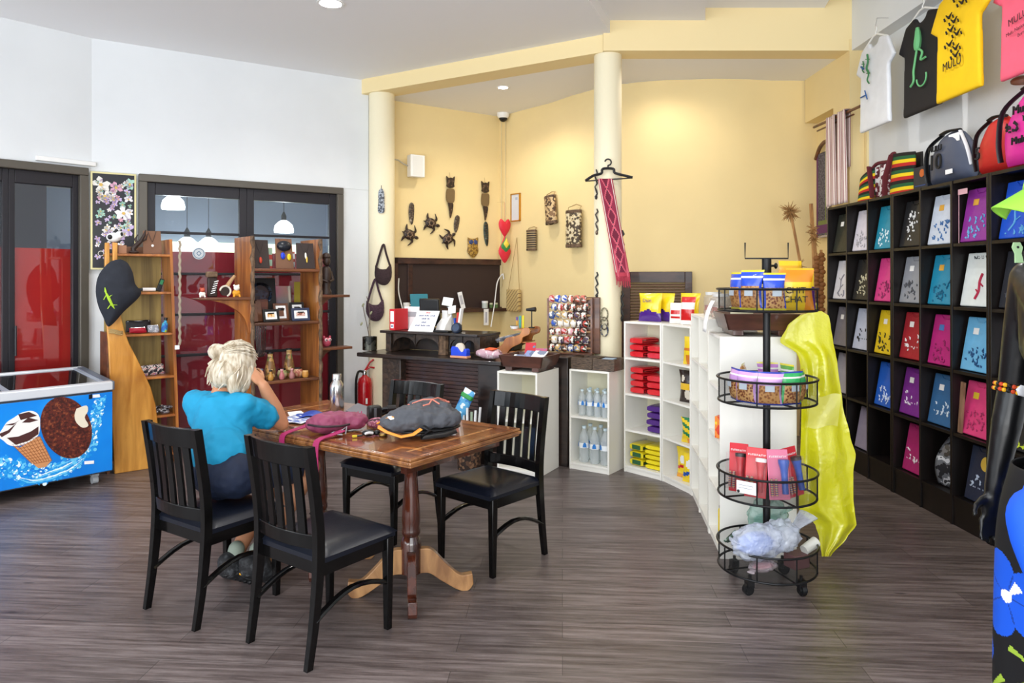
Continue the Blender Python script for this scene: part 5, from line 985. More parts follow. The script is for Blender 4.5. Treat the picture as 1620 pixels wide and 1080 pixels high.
# on the sill of the recess
def sill(px_, d=.09): P = aw-Vector((-ua.y, ua.x, 0))*d; l = along(P, ua, px_); p = P+ua*l; return Vector((p.x, p.y, 1.243))
RW = math.atan2(ua.y, ua.x)
t = thing('white_mug', 'white mug on the sill of the dark window recess', 'mug', sill(643), RW); MB().lathe([(.035, 0), (.037, .085), (.033, .085), (.032, .01)], 18, caps=False).lathe([(.0001, .002), (.035, .002)], 18).build('mug_body', M_wht, t); MB().tube(arc((.036, .045), .02, -80, 80, 8), .005, 6, M=UP).build('handle', M_wht, t)
t = thing('turquoise_folder', 'turquoise folder with a dark blue window standing on the recess sill', 'folder', sill(664, .1), RW); MB(Mx(rx=R(-8))).bb((-.11, -.008, 0), (.11, .008, .18)).build('cover', mat('turquoise_cover', '#3d8ca0', .4), t, bev=.003); MB(Mx(rx=R(-8))).bb((.0, -.010, .04), (.09, -.008, .13)).build('window_patch', mat('folder_patch', '#1c3c50', .3), t)
t = thing('receipt_strip', 'tall white strip of paper leaning on the recess sill', 'paper', sill(733, .06), RW); MB(Mx(ry=R(-12), rx=R(-5))).bb((-.03, -.003, 0), (.03, .003, .2)).build('strip', M_pap, t); MB(Mx(ry=R(-12), rx=R(-5))).bb((-.018, -.004, .05), (.018, -.003, .16)).build('grey_lines', mat('lines_grey', '#c0c0c8', .7), t)
t = thing('jar', 'small white lidded jar on the right of the recess sill', 'jar', sill(767, .08), RW); MB().lathe([(.035, 0), (.036, .06)], 16).build('jar_body', mat('jar_pale', '#c8d0c8', .3), t); MB().lathe([(.038, .06), (.038, .085)], 16).build('lid', M_wht, t)
t = thing('thermometer_strip', 'white card strip hanging below the recess sill', 'card', sill(769, .155)+Vector((0, 0, -.003)), RW); MB().bb((-.033, -.004, -.2), (.033, .0, -.005)).build('strip', M_pap, t); MB().bb((-.012, -.005, -.17), (.012, -.004, -.04)).build('printed_scale', mat('scale_grey', '#b4b4c0', .6), t)
for i, px_ in enumerate((777, 785)): t = thing('green_jar', 'green glass jar on the recess sill, %s of two' % ('left', 'right')[i], 'jar', sill(px_, .06), RW); MB().lathe([(.024, 0), (.026, .04)], 12).build('jar_body', mat('green_glass', '#5f7a4a', .15), t); MB().lathe([(.02, .04), (.02, .06)], 12).build('lid', mat('lid_cream', '#c8c8a8', .4), t)
# ------------------------------------------------------------------ carvings and crafts on the yellow wall
M_cw = pattern('dark_carving', [(0, '#20140f'), (.5, '#3d2a20'), (.66, '#8a735c')], 40, 'noise', .4)
def turtle(label, px_, py_, rot):
    p, a = walls_pt(px_, py_, .012); t = thing('turtle_carving', label, 'carving', p, (0, rot, a), 'dark carved turtles on the yellow wall'); T = UP @ Mx(s=1.0)
    MB(T).ell((0, 0, .012), (.075, .06, .02)).build('shell', M_cw, t); q = MB(UP)
    for k in range(6): aa = 2*PI*k/6; q.tube([(.02*math.cos(aa), .018*math.sin(aa), .032), (.06*math.cos(aa), .048*math.sin(aa), .022)], .004, 5)
    q.tube(arc((0, 0), .03, 0, 360, 12, .03)[:-1], .004, 5, closed=True).build('shell_ridges', mat('ridge_tan', '#8a7058', .5), t)
    MB(UP).ell((.095, 0, .012), (.028, .02, .012)).build('head', M_cw, t)
    for sx, sy, L in ((1, 1, .075), (1, -1, .075), (-1, 1, .055), (-1, -1, .055)): MB(UP).tube(smoothpts([(sx*.045, sy*.04, .01), (sx*.06, sy*.07, .01), (sx*.045-.02, sy*(.05+L), .008)], 4), [.018, .018, .017, .016, .014, .012, .009, .006, .003], 6, flat=.5).build('flipper', M_cw, t)
    MB(UP).tube([(-.07, 0, .01), (-.095, 0, .008)], [.012, .003], 6).build('tail', M_cw, t)
turtle('dark carved turtle at the lower left of the yellow wall', 646, 371, R(20)); turtle('dark carved turtle between two feather carvings, the middle one of three', 680, 353, R(15)); turtle('dark carved turtle nearest the window corner, right of the other two', 707, 378, R(-35))
def owlstrip(label, px_, y0, y1):
    p, a = walls_pt(px_, y0, .015); p2, _ = walls_pt(px_, y1, .015); hh = p.z-p2.z; t = thing('owl_wall_carving', label, 'carving', p, a, 'long carved owls on the yellow wall')
    MB(UP).prism([tuple(v)[:2] for v in smoothpts([(-.055, 0), (-.03, -.02), (0, -.015), (.03, -.02), (.055, 0), (.045, -.09), (.05, -.12), (0, -.14), (-.05, -.12), (-.045, -.09), (-.055, 0)], 3)[:-1]], -.0, .02).build('head', M_cw, t)
    for s in (-1, 1): MB(UP).lathe([(.016, .02), (.010, .027)], 12, M=Mx((s*.022, -.06, 0))).build('eye', M_bark, t)
    MB(UP).prism([tuple(v)[:2] for v in smoothpts([(-.045, -.15), (.045, -.15), (.055, -.22), (.04, -hh*.62), (-.04, -hh*.62), (-.055, -.22), (-.045, -.15)], 3)[:-1]], 0, .018).build('belly', pattern('owl_belly', [(0, '#5a452c'), (.5, '#8a7248')], 60, 'wavez', .6), t)
    MB(UP).prism([tuple(v)[:2] for v in smoothpts([(-.032, -hh*.64), (.032, -hh*.64), (.03, -hh*.8), (0, -hh), (-.015, -hh*.8), (-.032, -hh*.64)], 3)[:-1]], 0, .015).build('tail', M_cw, t)
    MB().tube([(0, 0, -.01), (0, .012, .05)], .002, 4).build('cord', mat('cord_tan', '#b89a68', .8), t)
owlstrip('long carved owl panel high on the yellow wall, left of the two', 711, 279, 345); owlstrip('long carved owl panel high on the yellow wall, above the red heart ornament', 766, 287, 349)
def feather(label, px_, y0, y1, m, tilt=0, w=.035):
    p, a = walls_pt(px_, y0, .012); p2, _ = walls_pt(px_, y1, .012); hh = p.z-p2.z; t = thing('feather_carving', label, 'carving', p, (0, tilt, a), 'long narrow carvings on the yellow wall')
    MB(UP).puff([tuple(v)[:2] for v in smoothpts([(0, 0), (w, -hh*.12), (w*.9, -hh*.7), (w*.3, -hh), (-w*.5, -hh*.9), (-w, -hh*.5), (-w*.7, -hh*.1), (0, 0)], 3)[:-1]], .014).build('blade', m, t)
    q = MB()
    for k in range(7): q.tube([(-w*.6, -.014, -hh*(.15+.1*k)), (w*.6, -.014, -hh*(.12+.1*k))], .003, 4)
    q.build('carved_lines', M_bark, t)
M_fg = pattern('feather_grey', [(0, '#3a3028'), (.5, '#6a5c4c'), (.65, '#b0a490')], 40)
feather('narrow grey-brown feather carving above the left turtle', 650, 320, 355, M_fg); feather('narrow grey-brown feather carving above the right turtle', 723, 340, 368, M_fg, R(8)); feather('narrow green-black carving just left of the red heart ornament', 767, 350, 389, pattern('feather_green', [(0, '#1c2620'), (.5, '#3a4a40'), (.7, '#8a9a8c')], 40), R(-4))
p, a = walls_pt(747, 391, .015); t = thing('wooden_owl', 'tan wooden owl with a blue face on the yellow wall above the recess', 'carving', p, a)
MB(UP).puff([tuple(v)[:2] for v in smoothpts([(-.075, .12), (-.03, .105), (.03, .105), (.075, .12), (.07, .02), (.075, -.06), (0, -.13), (-.075, -.06), (-.07, .02), (-.075, .12)], 3)[:-1]], .02).build('body', pattern('owl_tan', [(0, '#7a5a24'), (.5, '#b8923c'), (.7, '#8a6a34')], 45), t)
for s in (-1, 1): MB(UP).lathe([(.032, .012), (.02, .024)], 14, M=Mx((s*.03, .06, 0))).build('eye', mat('owl_blue', '#3a4a78', .4), t)
# red heart-over-hourglass paper ornament
p, a = walls_pt(780, 345, .26); hz = lambda y: (HY-y)/FPX*p.y+H-p.z
t = thing('paper_ornament', 'red, green and yellow heart and teardrop ornament hanging in the corner', 'ornament', p, RW)
MR, MG, MY = mat('orn_red', '#d8283a', .5), mat('orn_green', '#3a8a48', .5), mat('orn_yellow', '#f0d84a', .5)
MB(UP).puff([tuple(v)[:2] for v in smoothpts([(0, hz(352)), (.05, hz(346)), (.085, hz(352)), (.075, hz(362)), (.01, hz(374)), (-.01, hz(374)), (-.075, hz(362)), (-.085, hz(352)), (-.05, hz(346)), (0, hz(352))], 3)[:-1]], .03).build('heart', MR, t)
dr = lambda s, yt, yb: [tuple(v)[:2] for v in smoothpts([(0, hz(yt)), (.03*s, hz(yt+.25*(yb-yt))), (.09*s, hz(yt+.58*(yb-yt))), (.05*s, hz(yt+.85*(yb-yt))), (0, hz(yb)), (-.05*s, hz(yt+.85*(yb-yt))), (-.09*s, hz(yt+.58*(yb-yt))), (-.03*s, hz(yt+.25*(yb-yt))), (0, hz(yt))], 3)[:-1]]
MB(UP).puff(dr(1, 370, 416), .03).build('red_drop', MR, t); MB(Mx((0, -.022, 0)) @ UP).puff(dr(.75, 374, 400), .02).build('green_drop', MG, t); MB(Mx((0, -.036, 0)) @ UP).puff(dr(.42, 376, 393), .016).build('yellow_drop', MY, t)
MB().tube([(0, 0, hz(352)), (0, .0, hz(320))], .002, 4).build('string', mat('string_red', '#c05050', .7), t)
p2, a2 = walls_pt(783, 320, .05); MB().tube([(0, 0, hz(320)), tuple(Mx(p, RW).inverted() @ p2)], .002, 4).build('hook', M_chrome, t)
# framed certificate
p, a = walls_pt(817, 328, .012); t = thing('framed_certificate', 'small gold framed certificate on the curved yellow wall', 'picture', p, a); w_, h_ = .085, .168
MB().bb((-w_, -.012, -h_), (-w_+.013, .01, h_)).bb((w_-.013, -.012, -h_), (w_, .01, h_)).bb((-w_, -.012, -h_), (w_, .01, -h_+.013)).bb((-w_, -.012, h_-.013), (w_, .01, h_)).build('frame', mat('frame_gold', '#c98f2a', .3, .6), t); MB().bb((-w_+.01, -.004, -h_+.01), (w_-.01, .004, h_-.01)).build('certificate', mat('cert', '#d8dae0', .4), t); MB().bb((.0, -.006, .09), (.04, -.004, .12)).build('stamp', mat('stamp_grey', '#a8b0c4', .6), t)
# woven pouches
def weave(name, d, l, s=70): return pattern(name, [(0, d), (.5, l)], s, 'wavez', .7, rot=(0, R(45), 0))
def basket(label, px_, py_, w, hh, m, tilt=0, band=None):
    p, a = walls_pt(px_, py_, w*.58); t = thing('woven_pouch', label, 'basket', p, (0, tilt, a), 'woven pouches on the curved wall')
    MB().lathe([(w*.88, -hh), (w, -hh*.85), (w*1.02, 0), (w, hh*.9), (w*.96, hh), (w*.88, hh), (w*.86, -hh*.9)], 22, M=Matrix.Diagonal((1, .5, 1, 1)), caps=False).build('pouch_body', m, t)
    MB().lathe([(w*1.03, -hh*1.0), (w*1.05, -hh*.9), (w*1.03, -hh*.82)], 22, M=Matrix.Diagonal((1, .5, 1, 1)), caps=False).build('rim_band', M_bark, t); MB().lathe([(w*1.03, hh*.84), (w*1.05, hh*.92), (w*1.0, hh*1.01)], 22, M=Matrix.Diagonal((1, .5, 1, 1)), caps=False).build('rim_band', M_bark, t)
    q = MB(); q.tube([(w*.8, -.0, hh), (w*.9, .02, hh*1.2), (0, .04, hh*1.35), (-w*.9, .02, hh*1.2), (-w*.8, 0, hh)], .004, 5); q.build('strap', mat('cane', '#a8895a', .7), t); return t
wv = pattern('weave_diamond', [(0, '#3a2c20'), (.5, '#b39a72')], 26, 'wavez', .7, rot=(R(0), R(50), R(0)))
basket('small dark woven pouch on the curved wall, lowest of three', 845, 380, .075, .12, pattern('weave_bold', [(0, '#2c2018'), (.55, '#a08a64')], 12, 'wavez', .7))
basket('tilted diamond-weave pouch on the curved wall, topmost of three', 877, 332, .09, .16, pattern('weave_diag', [(0, '#4a3424'), (.3, '#8a6a4a'), (.55, '#cdb184')], 42, 'voronoi', .7), R(-6))
big = basket('tall scroll-patterned woven pouch nearest the column, largest of three', 914, 362, .108, .2, pattern('weave_scroll', [(0, '#e0d4b4'), (.42, '#c8b48a'), (.5, '#4a3c2c'), (.75, '#3a2e22')], 30, 'noise', .6, detail=1))
p, a = walls_pt(819, 475, .06); hh = .13
t = thing('woven_shoulder_bag', 'flat straw shoulder bag with a long cord hanging on the curved wall', 'bag', p, a)
MB().bb((-.11, -.03, -hh), (.11, .02, hh)).build('bag_body', pattern('straw', [(0, '#c9ae74'), (.8, '#d8c28c'), (.86, '#7a5a34')], 9, 'wavez', .7, rot=(0, R(45), 0)), t, bev=.01)
q = MB(); q.tube([(-.10, -.0, hh), (.02, .03, hh+.62), (.10, 0, hh)], .004, 5); q.build('cord', mat('cane', '#a8895a', .7), t)
# hangings on the columns
def oncol(c, r, px_, Yoff): k = (px_-CX)/FPX; th = 0; X = k*(c.y-r-.0); X = k*(c.y-math.sqrt(max(r*r-(X-c.x)**2, 0))-Yoff); y = c.y-math.sqrt(max(r*r-(X-c.x)**2, .0))-Yoff; return Vector((k*y, y, 0))
p = oncol(c2, .124, 962, .035); zh = H+(HY-285)/FPX*p.y
hg = thing('scarf_hanger', 'black plastic hanger hooked on the front of the right column', 'hanger', Vector((p.x, p.y, zh)))
MB().tube(smoothpts([(-.20, 0, -.005), (-.13, 0, .04), (-.06, 0, .06), (-.045, 0, .10), (.045, 0, .10), (.06, 0, .065), (.15, 0, .04), (.215, 0, .025)], 5), .012, 8).tube([(-.20, 0, -.008), (.215, 0, .02)], .006, 6).build('hanger_body', M_blk, hg); MB().tube([(0, 0, .1), (0, 0, .13)]+[(.028*math.cos(R(a))-.0, 0, .158+.028*math.sin(R(a))) for a in range(-90, 190, 20)], .007, 6).build('hook', M_blk, hg)
sc = tag(MB().sheet(lambda u, v: ((u-.5)*.125-.03+.16*v-.0, -.016-.004*math.sin(u*9+v*3), .01-v*.86), 20, 110, lambda u, v: (4 if u < .06 or u > .94 else 3 if u < .12 or u > .88 else 1 if abs(abs(((v*5.2) % 1)-.5)*2*.28-abs(u-.5)) < .05 else 2 if (((v*5.2) % 1)-.5)**2*4+(abs(u-.5)*6)**2 < .22 else (0 if abs(u-.5) < abs(((v*5.2) % 1)-.5)*.56 else 5)) if v < .955 else 4).sheet(lambda u, v: ((u-.5)*.125-.03+.16*v+.004, -.010-.004*math.sin(u*9), .012-v*.90), 6, 30, 1).build('woven_scarf', [mat('sc_maroon', '#6a1630', .8), mat('sc_rose', '#c9596a', .8), mat('sc_dark', '#2c1a2c', .8), mat('sc_white', '#e0d0c8', .8), mat('sc_red', '#b0384a', .8), mat('sc_plum', '#8a2440', .8)], loc=(p.x, p.y-.002, zh), solid=.002), 'long maroon and rose diamond-patterned woven scarf hanging from the column hanger', 'scarf')
q = MB()
for i in range(14): x = -.058+i*.009; q.tube([(x+.13, -.016, -.85), (x+.13+rnd(-.006, .006), -.018, -.85-rnd(.07, .1))], .0028, 4)
q.build('fringe', mat('sc_red', '#b0384a', .8), sc)
def strand(label, c, r, px_, y0, y1, m, rr=.007, loops=0):
    p = oncol(c, r, px_, .014); za, zb_ = H+(HY-y0)/FPX*p.y, H+(HY-y1)/FPX*p.y; t = thing('bead_strand', label, 'necklace', Vector((p.x, p.y, za)))
    q = MB(); n = max(8, int((za-zb_)/.03)); q.tube([(.012*math.sin(i*2.1), -.004, -(za-zb_)*i/n) for i in range(n+1)], [rr*(.7+.6*abs(math.sin(i*1.9))) for i in range(n+1)], 6); q.build('beads', m, t); MB().ell((0, -.0, -(za-zb_)), (.012, .01, .02)).build('pendant', m, t); return t
strand('upper strand of dark beads on the left edge of the right column', c2, .124, 943, 268, 312, M_blk); strand('lower strand of dark beads on the left edge of the right column', c2, .124, 944, 330, 368, M_cw); strand('dark bead strand low on the left edge of the right column', c2, .124, 944, 430, 468, M_blk)
strand('thick black bead strand at the right edge of the right column', c2, .124, 984, 364, 410, M_blk, .012); strand('lower black bead strand at the right edge of the right column', c2, .124, 984, 460, 505, M_blk, .011)
p = oncol(c2, .124, 956, .016); t = thing('bracelet_bundle', 'bundle of woven bracelets hanging on the front of the right column', 'bracelets', Vector((p.x, p.y, H+(HY-488)/FPX*p.y)))
for i, (z_, c_) in enumerate(((-.05, '#6a6a52'), (-.13, '#4a4030'), (-.19, '#2a3450'))): MB(UP).tube([(.03*math.cos(a_), z_+.055*math.sin(a_), .004*i) for a_ in [2*PI*k/16 for k in range(16)]], .007, 5, closed=True).build('bracelet', pattern('brac%d' % i, [(0, c_), (.5, '#a8a088'), (.7, '#20201c')], 60), t)
p = oncol(c1, .138, 603, .02); t = thing('silver_carving', 'small silvery carved figure hanging on the left column', 'carving', Vector((p.x, p.y, H+(HY-318)/FPX*p.y))); MB(UP).puff([tuple(v)[:2] for v in smoothpts([(0, .14), (.03, .1), (.035, 0), (.035, -.11), (0, -.13), (-.035, -.11), (-.03, 0), (-.03, .1), (0, .14)], 3)[:-1]], .018).build('figure', pattern('silver_fig', [(0, '#4a5058'), (.5, '#a8b0b8'), (.65, '#30343a')], 45), t); MB().tube([(0, .01, .13), (0, .015, .17)], .003).build('cord', M_blk, t)
def hangbag(label, px_, y0, y1, w, m):
    p = oncol(c1, .138, px_, .05); za, zb_ = H+(HY-y0)/FPX*p.y, H+(HY-y1)/FPX*p.y; L = za-zb_; t = thing('crochet_bag', label, 'bag', Vector((p.x, p.y, za)), 0, 'dark crochet bags on the left column')
    MB(UP).puff([tuple(v)[:2] for v in smoothpts([(-w, -L*.52), (-w*.5, -L*.60), (0, -L*.62), (w*.5, -L*.60), (w, -L*.50), (w*1.08, -L*.8), (w*.6, -L*.97), (0, -L), (-w*.6, -L*.95), (-w*1.05, -L*.78), (-w, -L*.55)], 3)[:-1]], .035).build('bag_body', m, t)
    MB().tube(smoothpts([(-w*.9, 0, -L*.6), (-w*.4, 0, -L*.25), (0, .03, -.01), (w*.4, 0, -L*.25), (w*.9, 0, -L*.55)], 6), .012, 6).build('strap', m, t)
hangbag('upper dark brown crochet bag on the left column', 606, 385, 451, .085, mat('crochet_brown', '#3a2a2c', .9, var=.3, vscale=60, bump=.6, bscale=120)); hangbag('lower purple-brown crochet bag on the left column', 593, 440, 508, .09, mat('crochet_plum', '#4a3440', .9, var=.4, vscale=60, bump=.6, bscale=120))
# fire extinguisher on the wall by the counter
Pw = B0+Vector((.534, -.8455, 0))*.15; l = along(Pw, uB, 577); p = Pw+uB*l; sc_ = p.y/FPX
fe = thing('fire_extinguisher', 'red fire extinguisher with a black hose on the white wall under the counter end', 'extinguisher', Vector((p.x, p.y, .17)), RZ1); M_fr = mat('extinguisher_red', '#b3121e', .25, coat=.4)
MB().lathe([(.06, 0), (.075, .01), (.078, .03), (.078, .31), (.066, .36), (.03, .385), (.025, .40)], 26).build('cylinder', M_fr, fe, smooth=50); MB().lathe([(.026, .40), (.028, .43), (.02, .45)], 14).build('valve', M_chrome, fe)
MB().tube([(0, 0, .44), (.05, -.02, .48), (.1, -.03, .47)], .010).tube([(0, 0, .44), (.05, -.02, .53), (.09, -.03, .56)], .010).build('squeeze_handle', M_fr, fe); MB().tube(smoothpts([(-.01, 0, .43), (-.07, 0, .44), (-.11, -.02, .36), (-.115, -.02, .2), (-.11, -.02, .05)], 6), .013, 8).build('hose', M_blk, fe); MB().bb((-.03, -.081, .1), (-.01, -.076, .16)).build('label', M_pap, fe); MB().bb((-.05, .06, .05), (.05, .12, .3)).build('wall_bracket', M_blkm, fe)
# things under the counter by the slatted front
for i, (px_, c_, dx) in enumerate(((652, '#c05a6a', 0), (664, '#7aa0c8', .02), (677, '#e8a23a', .05), (689, '#e0c83a', .06))):
    t = thing('umbrella', ['pink', 'pale blue', 'orange', 'yellow'][i]+' hooked umbrella handle showing above the far chair', 'umbrella', onc(px_, .05, .02), RZC, 'umbrellas before the counter')
    MB().tube([(0, 0, 0), (0, 0, .42)], [.012, .018], 8).build('canopy', mat('umb'+c_, c_, .6), t); MB().tube([(0, 0, .42), (0, 0, .60)]+[(.03-.03*math.cos(R(a_)), 0, .60+.03*math.sin(R(a_))) for a_ in range(0, 170, 24)], .011, 8).build('crook_handle', mat('umbh'+c_, c_, .35), t)
t = thing('tissue_pack', 'white, green and blue tissue pack leaning in front of the slatted counter', 'tissue pack', onc(724, -.10, .0)+Vector((0, 0, .42)), RZC); MB(Mx(ry=R(24), rx=R(-8))).puff([(-.055, 0), (.055, 0), (.058, .1), (.055, .26), (-.055, .26), (-.058, .1)], .025, M=UP).build('pack', pattern('tissue_blue', [(0, '#2a78c0'), (.4, '#5aa8d8'), (.55, '#e8f2f4'), (.75, '#f4f8f8')], 11), t); MB(Mx(ry=R(24), rx=R(-8))).box((0, -.004, .20), (.112, .045, .04)).build('green_band', mat('band_green', '#2f9a48', .4), t, bev=.01)
wk = thing('wicker_bin', 'dark wicker bin holding paper rolls behind the right chair', 'basket', flo(742, 741), 0)
MB().lathe([(.095, 0), (.12, .36), (.11, .36), (.088, .01)], 22, caps=False).lathe([(.0001, .004), (.092, .004)], 22).build('bin_body', pattern('wicker', [(0, '#2a1a12'), (.5, '#5a3c2a'), (.75, '#7a5a40')], 45, 'voronoi', .7, bump=.5), wk)
MB().lathe([(.115, .355), (.126, .36), (.115, .375)], 22, caps=False).build('rim', M_bark, wk)
for i in range(6):
    x = -.06+.024*i; t = thing('paper_roll', ['white paper roll leaning leftmost in the wicker bin', 'second white paper roll from the left in the wicker bin', 'third white paper roll from the left in the wicker bin', 'pale green paper roll in the wicker bin', 'white paper roll just right of the pale green one', 'white paper roll leaning rightmost in the wicker bin'][i], 'paper roll', flo(742, 741)+Vector((x*.85, -.02+.04*(i % 2), .012)), (0, R(-4+1.8*i), 0), 'paper rolls in the wicker bin')
    MB().lathe([(.004, 0), (.0105, 0), (.0105, .46+.02*(i % 3)), (.004, .46+.02*(i % 3))], 14, caps=False).build('roll', mat('roll_green', '#bcd0b4', .7) if i == 3 else M_pap, t); MB().lathe([(.0112, .2), (.0112, .24)], 12, caps=False).build('band', mat('roll_band', '#c8ccd0', .6), t)
# ------------------------------------------------------------------ white cubby shelves
def cubby(label, P, d, w, dep, h, cols, rows, t=.016, base=.04, m=None, mback=None, name='white_cubby_shelf'):
    M_l = m or M_lam
    d = Vector((d[0], d[1], 0)).normalized(); rz = math.atan2(d.y, d.x); o = thing(name, label, 'shelf', P, rz)
    for i in range(cols+1): x = (w-t)*i/cols; MB().bb((x, 0, 0), (x+t, dep, h)).build('side_panel' if i in (0, cols) else 'divider', M_l, o, bev=.0015)
    for j in range(rows+1):
        z = base+(h-t-base)*j/rows
        for i in range(cols): MB().bb((w/cols*i+t*.9, .002, z), (w/cols*(i+1)-t*.05, dep-.002, z+t)).build('top_panel' if j == rows else 'shelf_board', M_l, o)
    MB().bb((t, dep-.008, base), (w-t, dep-.004, h-t)).build('back_panel', mback or mat('laminate_back', '#e9e4c8', .5), o)
    MB().bb((t, .01, 0), (w-t, .02, base)).build('plinth', M_l, o)
    cell = lambda j: base+(h-t-base)*j/rows+t+.0025
    return o, Mx(P, rz), rz, cell
PK = Vector((-.121, 5.88, 0))
k1, K1, KR1, kc1 = cubby('low white cubby shelf, empty, behind the right chair with a brown tray on top', PK, (.889, -.458), .36, .43, .84, 1, 2)
k2, K2, KR2, kc2 = cubby('low white cubby shelf holding clear water bottles', Vector((.481, 6.05, 0)), (.824, -.566), .371, .30, .835, 1, 2)
T1 = Vector((.925, 5.96, 0)); T2 = Vector((1.178, 5.67, 0)); T3 = Vector((1.316, 5.30, 0)); T4 = Vector((1.18, 4.09, 0))
d12, d23, d34 = T2-T1, T3-T2, (T4-T3).normalized()
k3, K3, KR3, kc3 = cubby('tall white shelf stacked with red, purple and yellow packets', T1, d12, d12.length-.003, .30, 1.24, 1, 4)
k4, K4, KR4, kc4 = cubby('tall white shelf with upright crisp packets, right of the red packets', T2, d23, d23.length-.003, .30, 1.24, 1, 4)
k5, K5, KR5, kc5 = cubby('tall white shelf seen edge-on behind the wire stand', T3, d34, .79, .30, 1.335, 2, 4)
T35 = T3+d34*.795
k6, K6, KR6, kc6 = cubby('white shelf end unit nearest the wire stand with a yellow gas can in it', T35, d34, .425, .42, 1.26, 1, 4)
# dark counter piece behind the low white shelves
tag(MB().bb((.05, .46, 0), (.43, .95, .925)).build('side_counter', M_cd, loc=PK, rot=KR1, bev=.006), 'dark wooden side counter behind the low white shelves', 'counter')
# --- packets
def brick(w, d, h, m, m2=None, parent=None):
    q = MB(); n = 10
    def f(u, v, s): x = (u-.5)*w; y = (v-.5)*d; e = min(u, 1-u)*8; e2 = min(v, 1-v)*5; k = .45+.55*min(1, e)**.5*min(1, e2+.3)**.5; return (x, y, h/2+s*h/2*k+.0015*noise.noise(Vector((x*60, y*60, s))))
    q.sheet(lambda u, v: f(u, v, 1), 14, 8).sheet(lambda u, v: f(1-u, v, -1), 14, 8).sheet(lambda u, v: ((u-.5)*w, -.5*d, h/2+(2*v-1)*h/2*(.45+.55*(min(1, min(u, 1-u)*8)**.5)*.55)), 14, 2).sheet(lambda u, v: ((.5-u)*w, .5*d, h/2+(2*v-1)*h/2*(.45+.55*(min(1, min(u, 1-u)*8)**.5)*.55)), 14, 2)
    return q
PKT = {}
def packet(kind, label, p, rz, group, w=.13, d=.20, h=.05, c='#d2202a', c2=None):
    if kind not in PKT:
        t = thing('biscuit_packet', label, 'packet', p, rz, group); brick(w, d, h, 0).build('wrapper', mat('pk_'+kind, c, .28, coat=.5, bump=.5, bscale=35), t, smooth=60)
        for s in (-1, 1): MB().bb((s*w/2-.002, -d*.42, h*.42), (s*(w/2+.006), d*.42, h*.58)).build('crimped_end', mat('pk2_'+kind, c2 or c, .3, coat=.4), t)
        if c2: MB().bb((-w*.3, -d*.52, h*.2), (w*.3, -d*.5, h*.8)).build('printed_band', mat('pk2_'+kind, c2, .3, coat=.4), t)
        PKT[kind] = t; return t
    return dup(PKT[kind], p, rz, label, group)
def stack(kind, K, KR, z, x, y, n, h, name, where, group, step=None, **kw):
    for i in range(n):
        pos = 'topmost' if i == n-1 else 'bottom' if i == 0 else ['second', 'third', 'fourth', 'fifth', 'sixth'][i-1]+' from the bottom'
        packet(kind, '%s packet, %s in the %s' % (name, pos, where), K @ Vector((x+rnd(-.006, .006), y, z+i*(step or h+.003))), KR+rnd(-.06, .06), group, h=h, **kw)
W3 = d12.length
stack('red', K3, KR3, kc3(3), .10, .14, 3, .052, 'shiny red', 'top shelf’s left pile', 'red packets on the tall shelf', w=.135); stack('red', K3, KR3, kc3(3), .268, .15, 2, .052, 'shiny red', 'top shelf’s right pile', 'red packets on the tall shelf', w=.135)
stack('red', K3, KR3, kc3(2), .105, .14, 4, .052, 'shiny red', 'second shelf’s left pile', 'red packets on the tall shelf', w=.135); stack('red', K3, KR3, kc3(2), .27, .15, 3, .052, 'shiny red', 'second shelf’s right pile', 'red packets on the tall shelf', w=.135)
stack('purple', K3, KR3, kc3(1), .275, .14, 4, .052, 'shiny purple', 'third shelf’s pile', 'purple packets on the tall shelf', w=.13, c='#4a1f78')
stack('green', K3, KR3, kc3(0), .10, .14, 3, .058, 'yellow and dark green', 'bottom shelf’s left pile', 'yellow packets on the tall shelf', w=.14, c='#e2cf1a', c2='#1f5a34'); stack('yellow', K3, KR3, kc3(0), .27, .14, 5, .036, 'flat yellow', 'bottom shelf’s right pile', 'yellow packets on the tall shelf', w=.155, c='#ecd81c')
# --- upright bags
def bag(label, p, rz, w, h, t_, cols, fn, group=None, lean=0, name='snack_bag', extra=None, cat='snack bag', sc=1):
    t = thing(name, label, cat, p, rz, group); q = MB(Mx(rx=R(-lean)))
    for s in (-1, 1):
        def f(u, v): x = (u-.5)*w*(1-.09*math.sin(PI*v))+.012*math.sin(v*2.5+w*90)*v; k = (math.sin(PI*min(max((v-.04)/.92, 0), 1))**.55)*(math.sin(PI*u)**.6); return (x, -s*t_*.5*k+.0025*noise.noise(Vector((u*7, v*7, s*3)))*(k > .05), v*h)
        q.sheet(lambda u, v: f(u if s > 0 else 1-u, v), 14, 20, fn)
    q.build('bag_film', cols, t, smooth=60)
    if extra: extra(t)
    return t
G = lambda c, n=None: mat('gl_'+c, c, .25, coat=.4)
def big_yellow(u, v): return 1 if (v < .42-.25*abs(u-.45)) else 2 if (u-.5)**2+(v-.34)**2*2 < .02 else 0
def three(t):
    text('Dairi', .04, mat('txt_purple', '#4a2080', .5), t, (-.0, -.045, .17), (R(90), 0, 0))
zt = 1.2435
MT = (T2-T1)
bag('big yellow and purple drink powder bag, front one on top of the tall white shelf', K3 @ Vector((.19, .10, zt)), KR3+.15, .21, .23, .07, [G('#efcf1a'), G('#4a2080'), G('#2c1450')], big_yellow, 'yellow and purple bags on the tall shelf', extra=three)
bag('yellow and purple drink powder bag tucked behind the front one', K3 @ Vector((.27, .19, zt)), KR3-.1, .20, .23, .06, [G('#efcf1a'), G('#4a2080'), G('#2c1450')], big_yellow, 'yellow and purple bags on the tall shelf')
